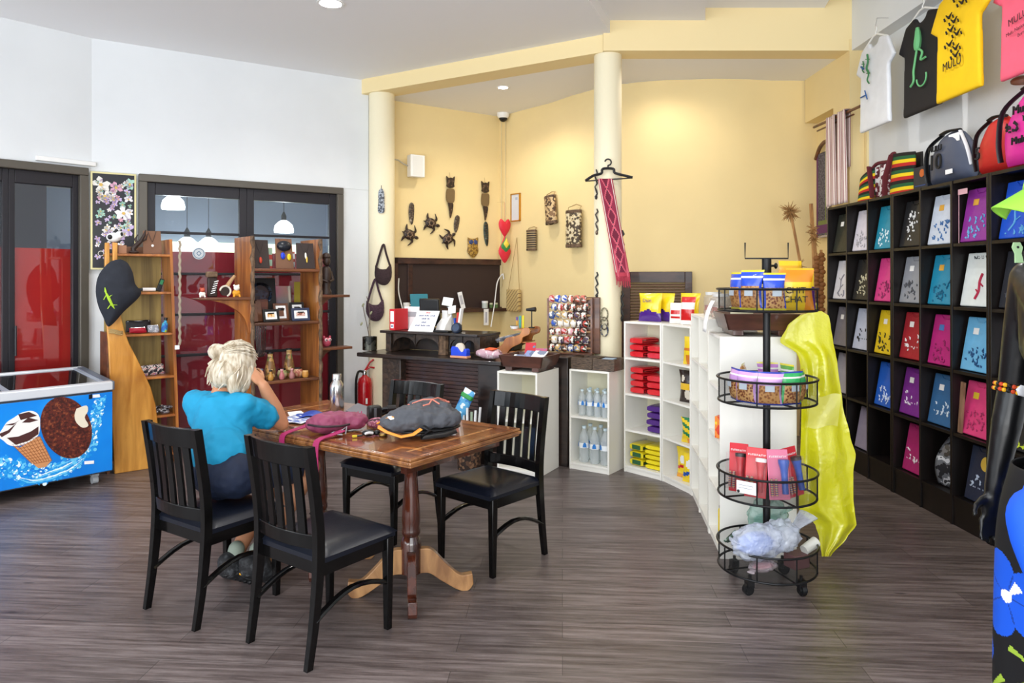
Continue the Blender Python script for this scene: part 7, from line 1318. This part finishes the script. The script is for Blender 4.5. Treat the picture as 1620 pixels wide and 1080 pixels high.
def shirt(c, r, cname, colr, prt=None, tagc=None, extra=None, w=.27, h=.345, lean=10, x=.03):
    lab = '%s folded shirt, %s row, %s column from the far end' % (cname, ORD[r], ORC[c])
    t = thing('folded_shirt', lab, 'shirt', at_cell(c, r, x), RZR, 'folded shirts in the black cubbies'); T = Mx(rx=R(-lean))
    mm = mat('sh_'+colr, colr, .55, var=.08, vscale=14, bump=.25, bscale=22, coat=.25)
    MB(T).bb((0, -.011, .003), (w, .011, h)).build('fabric', mm, t, bev=.007, bseg=3)
    MB(T).tube([(w*.28, -.0105, h-.004), (w*.4, -.0125, h-.03), (w*.6, -.0125, h-.03), (w*.72, -.0105, h-.004)], .005, 6).build('collar', mm, t)
    if prt:
        pc, kind = prt; pm = mat('print_'+pc, pc, .6); q = MB(T)
        if kind == 'hands': strokes(q, 24, .05, w*.8, .02, .15, T=T)
        elif kind == 'tall': strokes(q, 30, .08, w*.75, .04, .26, T=T)
        elif kind == 'fig': q.tube(smoothpts([(.08, -.0125, .05), (.12, -.0125, .10), (.11, -.0125, .17), (.15, -.0125, .22)], 5), .006, 5).tube([(.11, -.0125, .1), (.16, -.0125, .13)], .004, 5).tube([(.11, -.0125, .16), (.07, -.0125, .19)], .004, 5); strokes(q, 12, .04, w*.8, .02, .06, T=T)
        elif kind == 'mulu': strokes(q, 10, .05, w*.8, .06, .16, T=T); 
        if q.v: q.build('print', pm, t)
        if kind == 'mulu': text('MULU', .062, pm, t, (w*.5, -.0125+.02, .075), (R(80+lean*2), 0, 0))
        if kind == 'mulutop': text('MULU', .055, pm, t, (w*.52, -.0125+.055, .30), (R(80+lean*2), 0, 0))
    if tagc: MB(T).bb((.075, -.0135, .235), (.125, -.0115, .275)).build('price_tag', mat('tag_'+tagc, tagc, .6), t)
    if extra: extra(t, T)
    return t
OR_ = '#d9a23a'; WH = '#f0f0f0'
rows = [
 [(0, 'dark green-black', '#23271f', None, WH), (1, 'pale lavender white', '#dcd8e4', ('#a8a4a8', 'hands'), None), (2, 'teal', '#128aa8', ('#e8f4f6', 'hands'), None), (3, 'black and white printed', '#16171b', ('#e8e8e8', 'tall'), None), (4, 'pale blue-white with an orange tag', '#c9d2e0', ('#3a6aa0', 'hands'), OR_), (5, 'purple with an orange tag', '#8c2a92', ('#6ab0d8', 'hands'), OR_), (6, 'bright blue', '#1250c8', ('#5aa0d0', 'fig'), None)],
 [(0, 'white line-printed', '#dcdbe2', ('#8a8890', 'fig'), None), (1, 'black with a cream print', '#17171a', ('#d8cfae', 'tall'), None), (2, 'hot pink', '#d83a88', ('#8a2a5a', 'hands'), None), (3, 'grey with a white tag', '#8f939c', ('#4a4c52', 'hands'), WH), (4, 'turquoise with an orange tag', '#1086aa', ('#0a5a7a', 'hands'), OR_), (5, 'white with a red gecko', '#dfe6e4', ('#1a2a30', 'mulutop'), None), (6, 'charcoal', '#24262e', ('#4a4c54', 'hands'), None)],
 [(0, 'dull grey', '#77747e', None, WH), (1, 'pale blue black-printed', '#c2cbe2', ('#16181c', 'mulu'), None), (2, 'yellow with a black print', '#e8c814', ('#2a2a12', 'hands'), WH), (3, 'dark red with a white print', '#a81c2a', ('#f0f0f0', 'mulu'), WH), (4, 'deep pink blue-labelled', '#b81c78', ('#8a1458', 'hands'), '#4a7ac0'), (5, 'sky blue', '#6ab4e0', ('#1a4a78', 'hands'), WH), (6, 'pale grey', '#c4c4cc', None, None)],
 [(0, 'pale grey-lavender', '#a8a6b4', None, None), (2, 'royal blue', '#1360d0', ('#e0ecff', 'hands'), None), (3, 'violet with a white print', '#7a2490', ('#f0e8f4', 'mulu'), WH), (4, 'steel blue white-printed', '#2f6496', ('#d8e4ee', 'mulu'), WH), (5, 'rose pink with a yellow disc', '#e0407e', ('#a83060', 'hands'), '#e0c030'), (6, 'near-black', '#1c1d22', ('#c8d83a', 'fig'), None)],
 [(1, 'pale lavender', '#9a94b0', None, None), (3, 'magenta with white lettering', '#b0206e', ('#f0e4ec', 'mulu'), None), (5, 'dark navy with a yellow disc', '#1c2740', ('#b8c4d8', 'mulu'), None)]]
def redgecko(t, T): MB(T).tube(smoothpts([(.14, -.0135, .05), (.165, -.0135, .10), (.16, -.0135, .16), (.175, -.0135, .21)], 5), .008, 6).tube([(.16, -.0135, .09), (.135, -.0135, .11)], .005, 5).tube([(.165, -.0135, .15), (.195, -.0135, .13)], .005, 5).build('gecko_print', mat('gecko_red', '#b01840', .5), t)
def disc(t, T): MB(T @ Mx((.15, -.0115, .25), rx=R(90))).lathe([(.045, -.001), (.045, .001)], 24).build('yellow_disc', mat('disc_yellow', '#d8b448', .5), t)
for r, row in enumerate(rows):
    for it in row:
        c, nm, cl, pr, tg = it; shirt(c, r, nm, cl, pr, tg, redgecko if (r, c) == (1, 5) else disc if (r, c) == (4, 5) else None, x=.07 if r == 4 else .03, w=.235 if r == 4 else .27)
for c in (7, 8):
    for r in range(5): nm, cl = random.choice([('teal', '#1a7f9a'), ('grey', '#9a9ea6'), ('maroon', '#6a1a2a'), ('orange', '#d87a2a'), ('white', '#d8d8dc')]); shirt(c, r, nm, cl, None, None)
def cellthing(name, label, cat, c, r, mb, m, x=.06, y=.05, rot=(0, 0, 0), **k): o = mb.build(name, m, None, loc=at_cell(c, r, x, y), rot=(rot[0], rot[1], RZR+rot[2]), **k); return tag(o, label, cat)
cellthing('wrapped_shirt', 'grey shirt curling in its clear wrapper on the bottom shelf row', 'shirt', 4, 4, MB().sheet(lambda u, v: (.05+.16*u, .02+.09*v-.06*math.sin(PI*v)+.03*u, .005+.33*v), 8, 14), pattern('wrapped_grey', [(0, '#2a2c32'), (.45, '#6a6e76'), (.6, '#c8ccd4'), (.7, '#3a3c42')], 14, 'noise', .2), solid=.016)
cellthing('wood_board', 'narrow weathered wooden board leaning beside the rose pink shirt', 'board', 5, 3, MB(Mx((0, 0, .005), ry=R(6))).bb((0, 0, 0), (.035, .012, .33)), wood('weathered_wood', '#6a4a38', '#a88468', 5, (9, 9, 1.5), .6, 0), x=.028, y=.022)
cellthing('price_card', 'small pink and white price card at the top of the purple shirt’s cubby', 'card', 5, 0, MB().bb((0, -.002, .31), (.09, .001, .345)).bb((.0, .001, .0), (.004, .004, .31)), mat('card_pinkish', '#d8a8b0', .6), x=.025, y=.03)
# ------------------------------------------------------------------ shirts on hangers
railz = 3.66
def tee(label, yc, ztop, cname, prints, sl=1, w=.245, L=.70):
    t = thing('hung_tshirt', label, 'shirt', (2.885 if yc in (5.72, 4.65) else 2.945, yc, ztop), R(-90), 't-shirts hung high on the right wall'); m = mat('tee_'+cname, cname, .75, var=.06, vscale=9, bump=.15, bscale=12)
    o_ = [(-.085, .0), (-.2, -.035), (-.30, -.20), (-.235, -.245), (-.215, -.2), (-w*.95, -L), (w*.95, -L), (.215, -.2), (.235, -.245), (.30, -.20), (.2, -.035), (.085, 0), (.05, -.045), (0, -.06), (-.05, -.045)]
    q = MB(UP).prism(o_, -.018, .018)
    for x in (-.14, -.03, .07, .16): q.cap((x, -.006, -.3), (x*1.2, -.018, -L+.022), .010, .022)
    q.build('shirt_body', m, t, remesh=.010, smo=7)
    hgr = MB(); hgr.tube([(-.19, 0, -.035), (-.03, 0, .035), (.03, 0, .035), (.19, 0, -.035)], .008, 6).tube([(0, 0, .035), (0, 0, .06)]+[(.02*math.cos(R(a)), .0, .08+.02*math.sin(R(a))) for a in range(-90, 150, 24)], .004, 6); hgr.build('hanger', M_wht, t)
    MB().tube([(-.0, .0, .098), (0, .012, railz-ztop), (.0, 2.988-t.location.x, railz-ztop)], .003, 5).build('hook_wire', M_chrome, t)
    for kind, c in prints:
        pm = mat('print_'+c, c, .6); q = MB()
        y = -.036
        if kind == 'lizards':
            for (x, z_, s_) in ((-.06, -.16, 1), (-.13, -.17, .6), (-.05, -.27, .7)): q.tube(smoothpts([(x, y, z_+.06*s_), (x+.01, y, z_), (x-.01, y, z_-.05*s_), (x+.03*s_, y, z_-.1*s_)], 4), .006*s_+.002, 5).tube([(x-.03*s_, y, z_+.03*s_), (x+.035*s_, y, z_+.01*s_)], .004, 5)
        elif kind == 'blue': q.tube([(-.17, y, -.42), (-.08, y, -.42)], .006, 5).tube([(-.1, y, -.38), (-.06, y, -.46)], .005, 5).tube([(-.12, y, -.2), (-.16, y, -.17)], .008, 5)
        elif kind == 'jump': q.tube(smoothpts([(.0, y, -.1), (.005, y, -.18), (-.01, y, -.26)], 5), [.012, .014, .018, .020, .022, .024, .026, .026, .024, .02, .014], 7).tube(smoothpts([(-.01, y, -.26), (-.04, y, -.36), (-.05, y, -.40), (-.05, y, -.47), (-.09, y, -.50)], 4), .008, 6).tube(smoothpts([(.0, y, -.25), (.06, y, -.29), (.04, y, -.34), (.10, y, -.34)], 4), .008, 6).tube(arc((0, 0), .06, 180, 380, 14), .006, 5, 0, Mx((.05, y, -.47), rx=R(90)))
        elif kind == 'hands':
            for k in range(9): x, z_ = rnd(-.12, .1), -.08-.045*k; q.tube([(x-.03, y, z_+.015), (x, y, z_-.012), (x+.035, y, z_+.015)], [.004, .009, .003], 5).tube([(x-.05, y, z_), (x-.04, y, z_-.02)], .006, 5).tube([(x+.04, y, z_-.005), (x+.05, y, z_-.025)], .005, 5)
            text('MULU', .075, pm, t, (-.02, -.036, -.49), (R(90), 0, 0))
        elif kind == 'script': text('MULU', .06, pm, t, (-.05, -.034, -.38), (R(90), R(-6), 0)); text('Mulu National Park', .032, pm, t, (-.02, -.036, -.44), (R(90), R(-6), 0)); text('Borneo', .03, pm, t, (0, -.038, -.48), (R(90), R(-6), 0))
        if q.v: q.build('print', pm, t)
tee('white t-shirt with small lizards hung farthest along the right wall', 5.72, 3.49, '#e4e7ec', [('lizards', '#3a7a4a'), ('blue', '#2a5a9a')]); tee('black t-shirt with a leaping green figure hung high on the right wall', 5.17, 3.49, '#18161a', [('jump', '#6ab87a')])
tee('yellow t-shirt with black animal marks hung high on the right wall', 4.65, 3.47, '#eec206', [('hands', '#1a1612')]); tee('pink t-shirt with script lettering hung nearest on the right wall', 4.10, 3.47, '#f5647f', [('script', '#5a2030')])
# ------------------------------------------------------------------ on top of the black shelf
ZT_ = 2.2255
def ont(Y, off=.12): return Vector((2.83+off, Y, ZT_))
jk = thing('striped_jacket', 'striped jacket in red, yellow, green and black displayed on the shelf top', 'jacket', ont(6.12), RZR)
RAS = [mat('ras'+c, c, .85) for c in ('#1a1614', '#e8c81a', '#b82420', '#1f5a34')]
def stripe(u, v): return [2, 1, 3, 0, 2, 1, 3, 0, 2, 1, 3, 0][int(v*11.99)]
for x0, x1, t0, t1 in ((0, .26, .20, .27), (.50, .84, .33, .30)):
    MB().sheet(lambda u, v: (x0+(x1-x0)*u*(1-.12*v)+.03*v, -.05*math.sin(PI*u)**.6*(1-.5*v), (t0+(t1-t0)*u)*v), 14, 36, stripe).sheet(lambda u, v: (x0+(x1-x0)*u*(1-.12*v)+.03*v, .05+.03*math.sin(PI*u), (t0+(t1-t0)*u)*v), 6, 12, 0).build('striped_panel', RAS, jk, smooth=60, solid=.012)
MB().sheet(lambda u, v: (.25+.27*u, .0+.02*math.sin(u*9), .27*v), 12, 14).build('lining', pattern('lining', [(0, '#4a1622'), (.46, '#6a2434'), (.52, '#d8d4d4'), (.7, '#f0eeee')], 22, 'noise', .8, detail=3), jk, solid=.012)
MB().tube(smoothpts([(.20, -.02, .22), (.24, .02, .30), (.37, .05, .30), (.5, .02, .31), (.56, -.02, .33)], 5), .024, 8, flat=.6).tube([(.22, -.03, .28), (.29, -.05, .12), (.30, -.045, .02)], .022, 8, flat=.5).tube([(.56, -.03, .32), (.51, -.055, .15), (.50, -.05, .02)], .022, 8, flat=.5).build('maroon_trim', mat('maroon_trim', '#5a1a22', .85), jk)
t = thing('small_box', 'small dark blue box with an orange emblem between the jacket and the grey bag', 'box', ont(5.24, .10), RZR); MB().bb((-.02, 0, 0), (.15, .08, .17)).build('carton', mat('box_navy', '#1c2432', .5), t, bev=.004); MB(Mx((.09, -.002, .12), rx=R(90))).lathe([(.03, -.001), (.03, .001)], 8).build('orange_emblem', mat('emblem_or', '#c8642a', .5), t); MB().bb((.0, -.002, .03), (.13, 0, .036)).build('blue_line', mat('line_blue', '#2a4a8a', .5), t)
def drybag(label, Y, w, h, c, writing, off=.13, strap=True, zlift=.012):
    t = thing('roll_top_bag', label, 'bag', ont(Y, off)+Vector((0, 0, zlift)), RZR, 'roll-top bags on the black shelf'); m = mat('bag_'+c, c, .45, var=.06, vscale=8, bump=.12, bscale=10)
    MB(UP).puff([tuple(v)[:2] for v in smoothpts([(0, .0), (w*.5, -.0), (w, .0), (w*1.01, h*.42), (w*.88, h*.74), (w*.68, h*.98), (w*.36, h*.98), (w*.14, h*.76), (-.01, h*.42), (0, 0)], 3)[:-1]], .075, rings=7).build('bag_body', m, t)
    MB().tube(smoothpts([(w*.30, -.03, h*.98), (w*.5, -.04, h*1.0), (w*.74, -.03, h*.97)], 4), .018, 8, flat=.5).tube(smoothpts([(w*.30, -.02, h*.97), (w*.06, -.05, h*.75), (-.02, -.04, h*.35), (-.03, -.02, .03)], 5), .02, 8, flat=.4).build('black_strap', M_blk, t)
    if strap: MB().tube(smoothpts([(w*.74, -.03, h*.95), (w*.95, -.05, h*.6), (w*1.02, -.04, .08)], 5), .012, 8, flat=.4).build('white_piping', mat('piping_white', '#e8e8ec', .5), t)
    for body, s_, x, z_ in writing: text(body, s_, M_ink, t, (x, -.081, z_), (R(88), 0, 0), ext=.004)
    return t
g = drybag('slate grey bag with a large number 10, on the shelf top', 5.06, .46, .34, '#4a5266', [('MULU', .055, .15, .235), ('10', .15, .15, .14)]); MB().bb((.26, -.079, .045), (.33, -.074, .075)).build('white_label', M_pap, g); MB().bb((.25, -.05, .255), (.36, -.045, .31)).build('swing_tag', M_pap, g)
drybag('red roll-top bag on the shelf top between the grey and pink bags', 4.53, .34, .33, '#cc2a26', [('5', .11, .07, .12)], strap=False); 
pk = drybag('hot pink bag with black handwriting on the shelf top', 4.20, .55, .42, '#e832a0', [('Mulu', .07, .22, .29), ('Mulu', .06, .2, .12)], off=.06, strap=False); q = MB()
strokes(q, 16, .10, .32, .17, .24, r=.006, y=-.083); q.build('ink_drawing', M_ink, pk)
t = thing('wooden_horn', 'brown carved wooden horn fixed on the right wall at the picture edge', 'carving', at(1612, 131, 4.32), 0); MB().tube(smoothpts([(-.05, 0, .0), (.0, -.02, .01), (.08, -.02, .01), (.17, -.03, .03)], 4), [.010, .018, .024, .028, .03, .03, .03, .03, .03, .03, .03, .028, .02], 8).build('horn', M_wb, t); MB().bb((.12, -.02, -.02), (.26, .02, .04)).build('mount', M_wb, t)
# ------------------------------------------------------------------ yellow corner: rod with two cloths, woven mat, dried reeds
rod = thing('curtain_rod', 'brown wooden rod on the yellow pier carrying two woven cloths', 'rod', (2.925, 6.5, 3.05)); MB().tube([(0, .48, .01), (0, -.46, -.01)], .013, 8).build('pole', M_wb, rod); MB().tube([(.015, .44, -.035), (.015, -.30, -.045)], .008, 8).build('second_pole', M_wb, rod); MB().tube([(0, .2, .005), (.04, .2, .005)], .008).build('peg', M_blk, rod)
M_clo = pattern('pink_woven', [(0, '#e8dcd4'), (.25, '#a87a7a'), (.55, '#b89490'), (.7, '#8a5a60'), (.9, '#e0d0c8')], 9, 'wavey', .85, detail=3)
for y0, y1, lb in ((6.655, 6.475, 'left'), (6.425, 6.27, 'right')):
    tag(MB().sheet(lambda u, v: (2.903-.012*math.sin(u*9+v*2), y0+(y1-y0)*u*(1-.06*v)-.02*v, 3.07-.815*v), 14, 30).sheet(lambda u, v: (2.945, y0+(y1-y0)*u, 3.07-.5*v), 4, 4).sheet(lambda u, v: (2.903+.042*v, y0+(y1-y0)*u, 3.07), 4, 2).build('hanging_cloth', M_clo, solid=.003), 'long dusty pink woven cloth over the wooden rod, the %s one' % lb, 'cloth', 'woven cloths on the rod')
mt = thing('woven_mat', 'grey and green woven hanging mat with a curved wooden top in the yellow corner', 'wall hanging', (3.066, 7.10, 2.0)); MB().sheet(lambda u, v: (0, .15-.28*u, .84*v), 14, 40, lambda u, v: 1 if u < .12 or (v < .14 and v > .05) else 2 if u > .85 or v < .02 else 3 if .14 < v < .2 or .7 < u < .8 else 0).build('mat', [pattern('mat_grey', [(0, '#3a3844'), (.5, '#6a6674'), (.6, '#4a4654')], 50), mat('mat_purple', '#6a3a68', .8), mat('mat_pale', '#c8bcb8', .8), mat('mat_green', '#7a8448', .8)], mt, solid=.006); MB().tube(smoothpts([(0, .17, .80), (-.01, .06, .89), (-.01, -.06, .93), (0, -.15, .92)], 5), .02, 8).build('curved_bar', M_wb, mt)
rd = thing('dried_reeds', 'bunch of tall dried reeds and pods standing in the yellow corner', 'plant', (2.86, 6.90, 0)); MB().lathe([(.08, 0), (.10, .1), (.09, .5), (.07, .62), (.08, .65)], 18).build('vase', M_cw, rd)
M_reed = wood('reed_tan', '#8a6038', '#c09058', 5, (9, 9, 2), .7, 0)
tops = [(1250, 332), (1283, 322), (1287, 362), (1262, 420), (1299, 395), (1291, 400)]
for i, (x, y) in enumerate(tops):
    e = at(x, y, 6.85)-Vector((2.86, 6.90, 0)); s_ = Vector((rnd(-.03, .03), rnd(-.03, .03), .5)); md = (s_+e)/2+Vector((.05, 0, .05)); MB().tube(smoothpts([s_, md, e], 6), .014 if i != 1 else .019, 6).build('stalk', M_reed, rd)
    if i in (0, 2, 3): 
        q = MB()
        for k in range(110 if i == 0 else 60): d = Vector((rnd(-1, 1), rnd(-1, 1), rnd(-1, 1))).normalized()*rnd(.06, .11 if i == 0 else .085); q.tube([e-Vector((0, 0, .02 if i == 0 else .05))*(k % 3), e-Vector((0, 0, .02 if i == 0 else .05))*(k % 3)+d], [.007, .0015], 4)
        q.build('seed_head', mat('seed_fuzz', '#a07848', .9), rd)
    if i in (4, 5):
        q = MB()
        for k in range(16): q.ell(e+Vector((.01*math.sin(k*2), -.01, -.05-.04*k)), (.032, .022, .026), nu=8, nv=6)
        q.build('pod_cluster', mat('pod_brown', '#8a5a30', .7), rd)
# ------------------------------------------------------------------ mannequin
MN = Vector((1.665, 2.12, 0)); mn = thing('mannequin', 'glossy black mannequin in a lime cap and a blue hibiscus sarong at the right edge', 'mannequin', MN)
M_mq = mat('mannequin_black', '#0d0d0f', .33, coat=.1); V3 = Vector
b = MB()
b.chain([V3((0, 0, .98)), V3((.0, 0, 1.15)), V3((.0, 0, 1.38)), V3((.0, 0, 1.52)), V3((-.01, 0, 1.62)), V3((-.02, 0, 1.72))], [.135, .115, .135, .10, .055, .052])
for s in (-1, 1):
    sh = V3((.0, s*.19, 1.585)); el = V3((-.015, s*.25, 1.225)); wr = V3((-.07, s*.264, .89)); b.cap(V3((0, s*.06, 1.50)), sh, .10, .062); b.cap(V3((0, s*.08, 1.38)), V3((0, s*.13, 1.52)), .10, .075)
    b.chain([sh, sh*.5+el*.5, el], [.062, .056, .046]); b.chain([el, el*.65+wr*.35, wr], [.046, .045, .029])
    hand(b, wr, V3((-.12, 0, -1)), V3((0, -s*1, 0)), V3((-1, 0, .2)), .3)
    hp_ = V3((0, s*.09, .95)); kn = V3((-.01, s*.10, .5)); an = V3((.02, s*.10, .10)); b.chain([hp_, kn], [.095, .06]); b.chain([kn, kn*.65+an*.35, an], [.06, .058, .038]); b.cap(an, an+V3((-.12, 0, -.05)), .038, .03)
MH = Mx((-.03, 0, 1.815), rz=R(90))
b.ell((0, 0, .015), (.075, .098, .115), M=MH, nu=20, nv=14).ell((0, .06, -.06), (.05, .045, .055), M=MH).ell((0, .1, -.02), (.012, .02, .022), M=MH).ell((0, .098, -.06), (.026, .012, .012), M=MH)
for s in (-1, 1): b.ell((s*.074, -.005, -.01), (.012, .02, .032), M=MH).ell((s*.03, .088, .02), (.018, .01, .008), M=MH)
b.build('body', M_mq, mn, remesh=.009, smo=3)
MB().lathe([(.20, 0), (.20, .012)], 32).tube([(.0, .05, .012), (.02, .10, .10)], .012).build('base_plate', M_chrome, mn)
cp_ = tag(MB(Mx(MN) @ MH @ Mx((0, 0, .03))).sheet(lambda u, v: (.094*math.sin(v*PI/2)*math.cos(u*2*PI), .114*math.sin(v*PI/2)*math.sin(u*2*PI), .108*math.cos(v*PI/2)), 32, 10).build('lime_cap', mat('cap_lime', '#a6e05a', .75, bump=.1, bscale=60), solid=.004), 'lime green baseball cap on the mannequin’s head', 'cap')
MB(Mx(MN) @ MH @ Mx((0, 0, .03))).sheet(lambda u, v: ((u-.5)*.175*(1-.25*v**2), .088+.03*(1-(2*u-1)**2)+.10*v*(1-.5*(2*u-1)**2), .004-.055*v-.03*(2*u-1)**2), 16, 10).build('brim', mat('cap_lime_dark', '#8fd040', .75), cp_, solid=.005)
MB(Mx(MN) @ MH @ Mx((0, 0, .138))).lathe([(.01, -.004), (.008, .006)], 10).build('button', mat('cap_lime', '#a6e05a', .75), cp_)
ba = thing('bead_armband', 'yellow and black bead armband with a white shell on the mannequin’s arm', 'bracelet', MN+V3((-.016, .25, 1.22)), (0, R(14), 0)); q = MB()
for i in range(26):
    a = 2*PI*i/26
    for j in (-1, 1): q.ell((.053*math.cos(a), .053*math.sin(a), .008*j), .0075, i % 3, nu=8, nv=5)
q.build('beads', [mat('bead_yellow', '#e0a81c', .3), mat('bead_black', '#1a1614', .3), mat('bead_red', '#c0401c', .3)], ba); MB(Mx((-.01, -.058, .002), rx=R(90), rz=0)).puff([(.024*math.cos(k*PI/3), .02*math.sin(k*PI/3)) for k in range(6)], .008).build('shell', mat('shell_white', '#e8e8ec', .3), ba)
t = thing('green_tag', 'pale green hanger tag on the mannequin’s shoulder', 'tag', MN+V3((-.05, .18, 1.665)), (R(-8), 0, R(12))); MB(UP).prism([(-.016, -.03), (.016, -.03), (.012, .0), (.02, .02), (.012, .036), (-.012, .036), (-.02, .02), (-.012, 0)], -.002, .002).build('tag_body', mat('tag_green', '#a8cc98', .6), t); MB(Mx((0, -.003, .02), rx=R(90))).lathe([(.004, -.001), (.004, .001)], 10).build('tag_hole', M_ink, t)
FLW = [(.10, .80, .13), (.30, .93, .13), (.62, .82, .13), (.86, .58, .13), (.16, .42, .14), (.42, .25, .13), (.68, .36, .14), (.92, .14, .13), (.24, .08, .12), (.40, .60, .13)]
PLU = [(.20, .60), (.245, .52), (.5, .42), (.22, .14), (.75, .66), (.55, .66), (.3, .4), (.05, .56), (.97, .4), (.8, .22), (.03, .12), (.26, .9)]
def sarmat(u, v):
    U, Vv = u*1.0, v*.9
    for a, b_, rr in FLW:
        for k in (-1, 0, 1):
            dx, dz = (U+k-a), (Vv-b_*.9); d = math.hypot(dx, dz); th = math.atan2(dz, dx)
            if d < .018 or (d < .06 and abs(th-.9) < .25): return 2
            if d < rr*(.62+.38*abs(math.cos(2.5*th+a*9))): return 1 if abs((th*2.5+a*9) % PI-PI/2) > .1 or d > rr*.55 else 5
    for a, b_ in PLU:
        dx, dz = U-a, Vv-b_*.9; d = math.hypot(dx, dz); th = math.atan2(dz, dx)
        if d < .008: return 4
        if d < .045*(.45+.55*abs(math.cos(2.5*th+b_*9))): return 2
        if d < .10 and abs(math.sin(3*th+a*20)) < .28: return 3
    return 0
def sar(u, v):
    a = 2*PI*u-PI*.75; rx_ = .205-.02*v*v; ry_ = .225-.02*v; fo = (1+.035*math.sin(a*7+v*2)*(1-v*.75))*(1-.17*(max(0, v-.72)/.28)**2)
    return (rx_*fo*math.cos(a)*(1 if v > .3 else 1), ry_*fo*math.sin(a), .12+.90*v)
sg_ = MB().sheet(sar, 300, 240, sarmat); so_ = sg_.build('sarong', [mat('sar_black', '#0c0c10', .7), mat('sar_blue', '#1157d8', .65), mat('sar_white', '#eef0ec', .7), mat('sar_green', '#9ab83a', .7), mat('sar_gold', '#d8c040', .7), mat('sar_blue_dark', '#0c3a9a', .65)], loc=tuple(MN), solid=.004); tag(so_, 'black sarong with big blue hibiscus flowers wrapped around the mannequin', 'sarong')
MB().tube(smoothpts([(-.175, -.06, 1.0), (-.215, -.08, .93), (-.225, -.10, .82), (-.215, -.11, .72)], 5), [.02]*3+[.035, .042, .046, .048, .046, .042, .038, .032, .026, .02, .014, .01, .006], 10, flat=.45).build('knot', [mat('sar_blue', '#1157d8', .65)], so_)
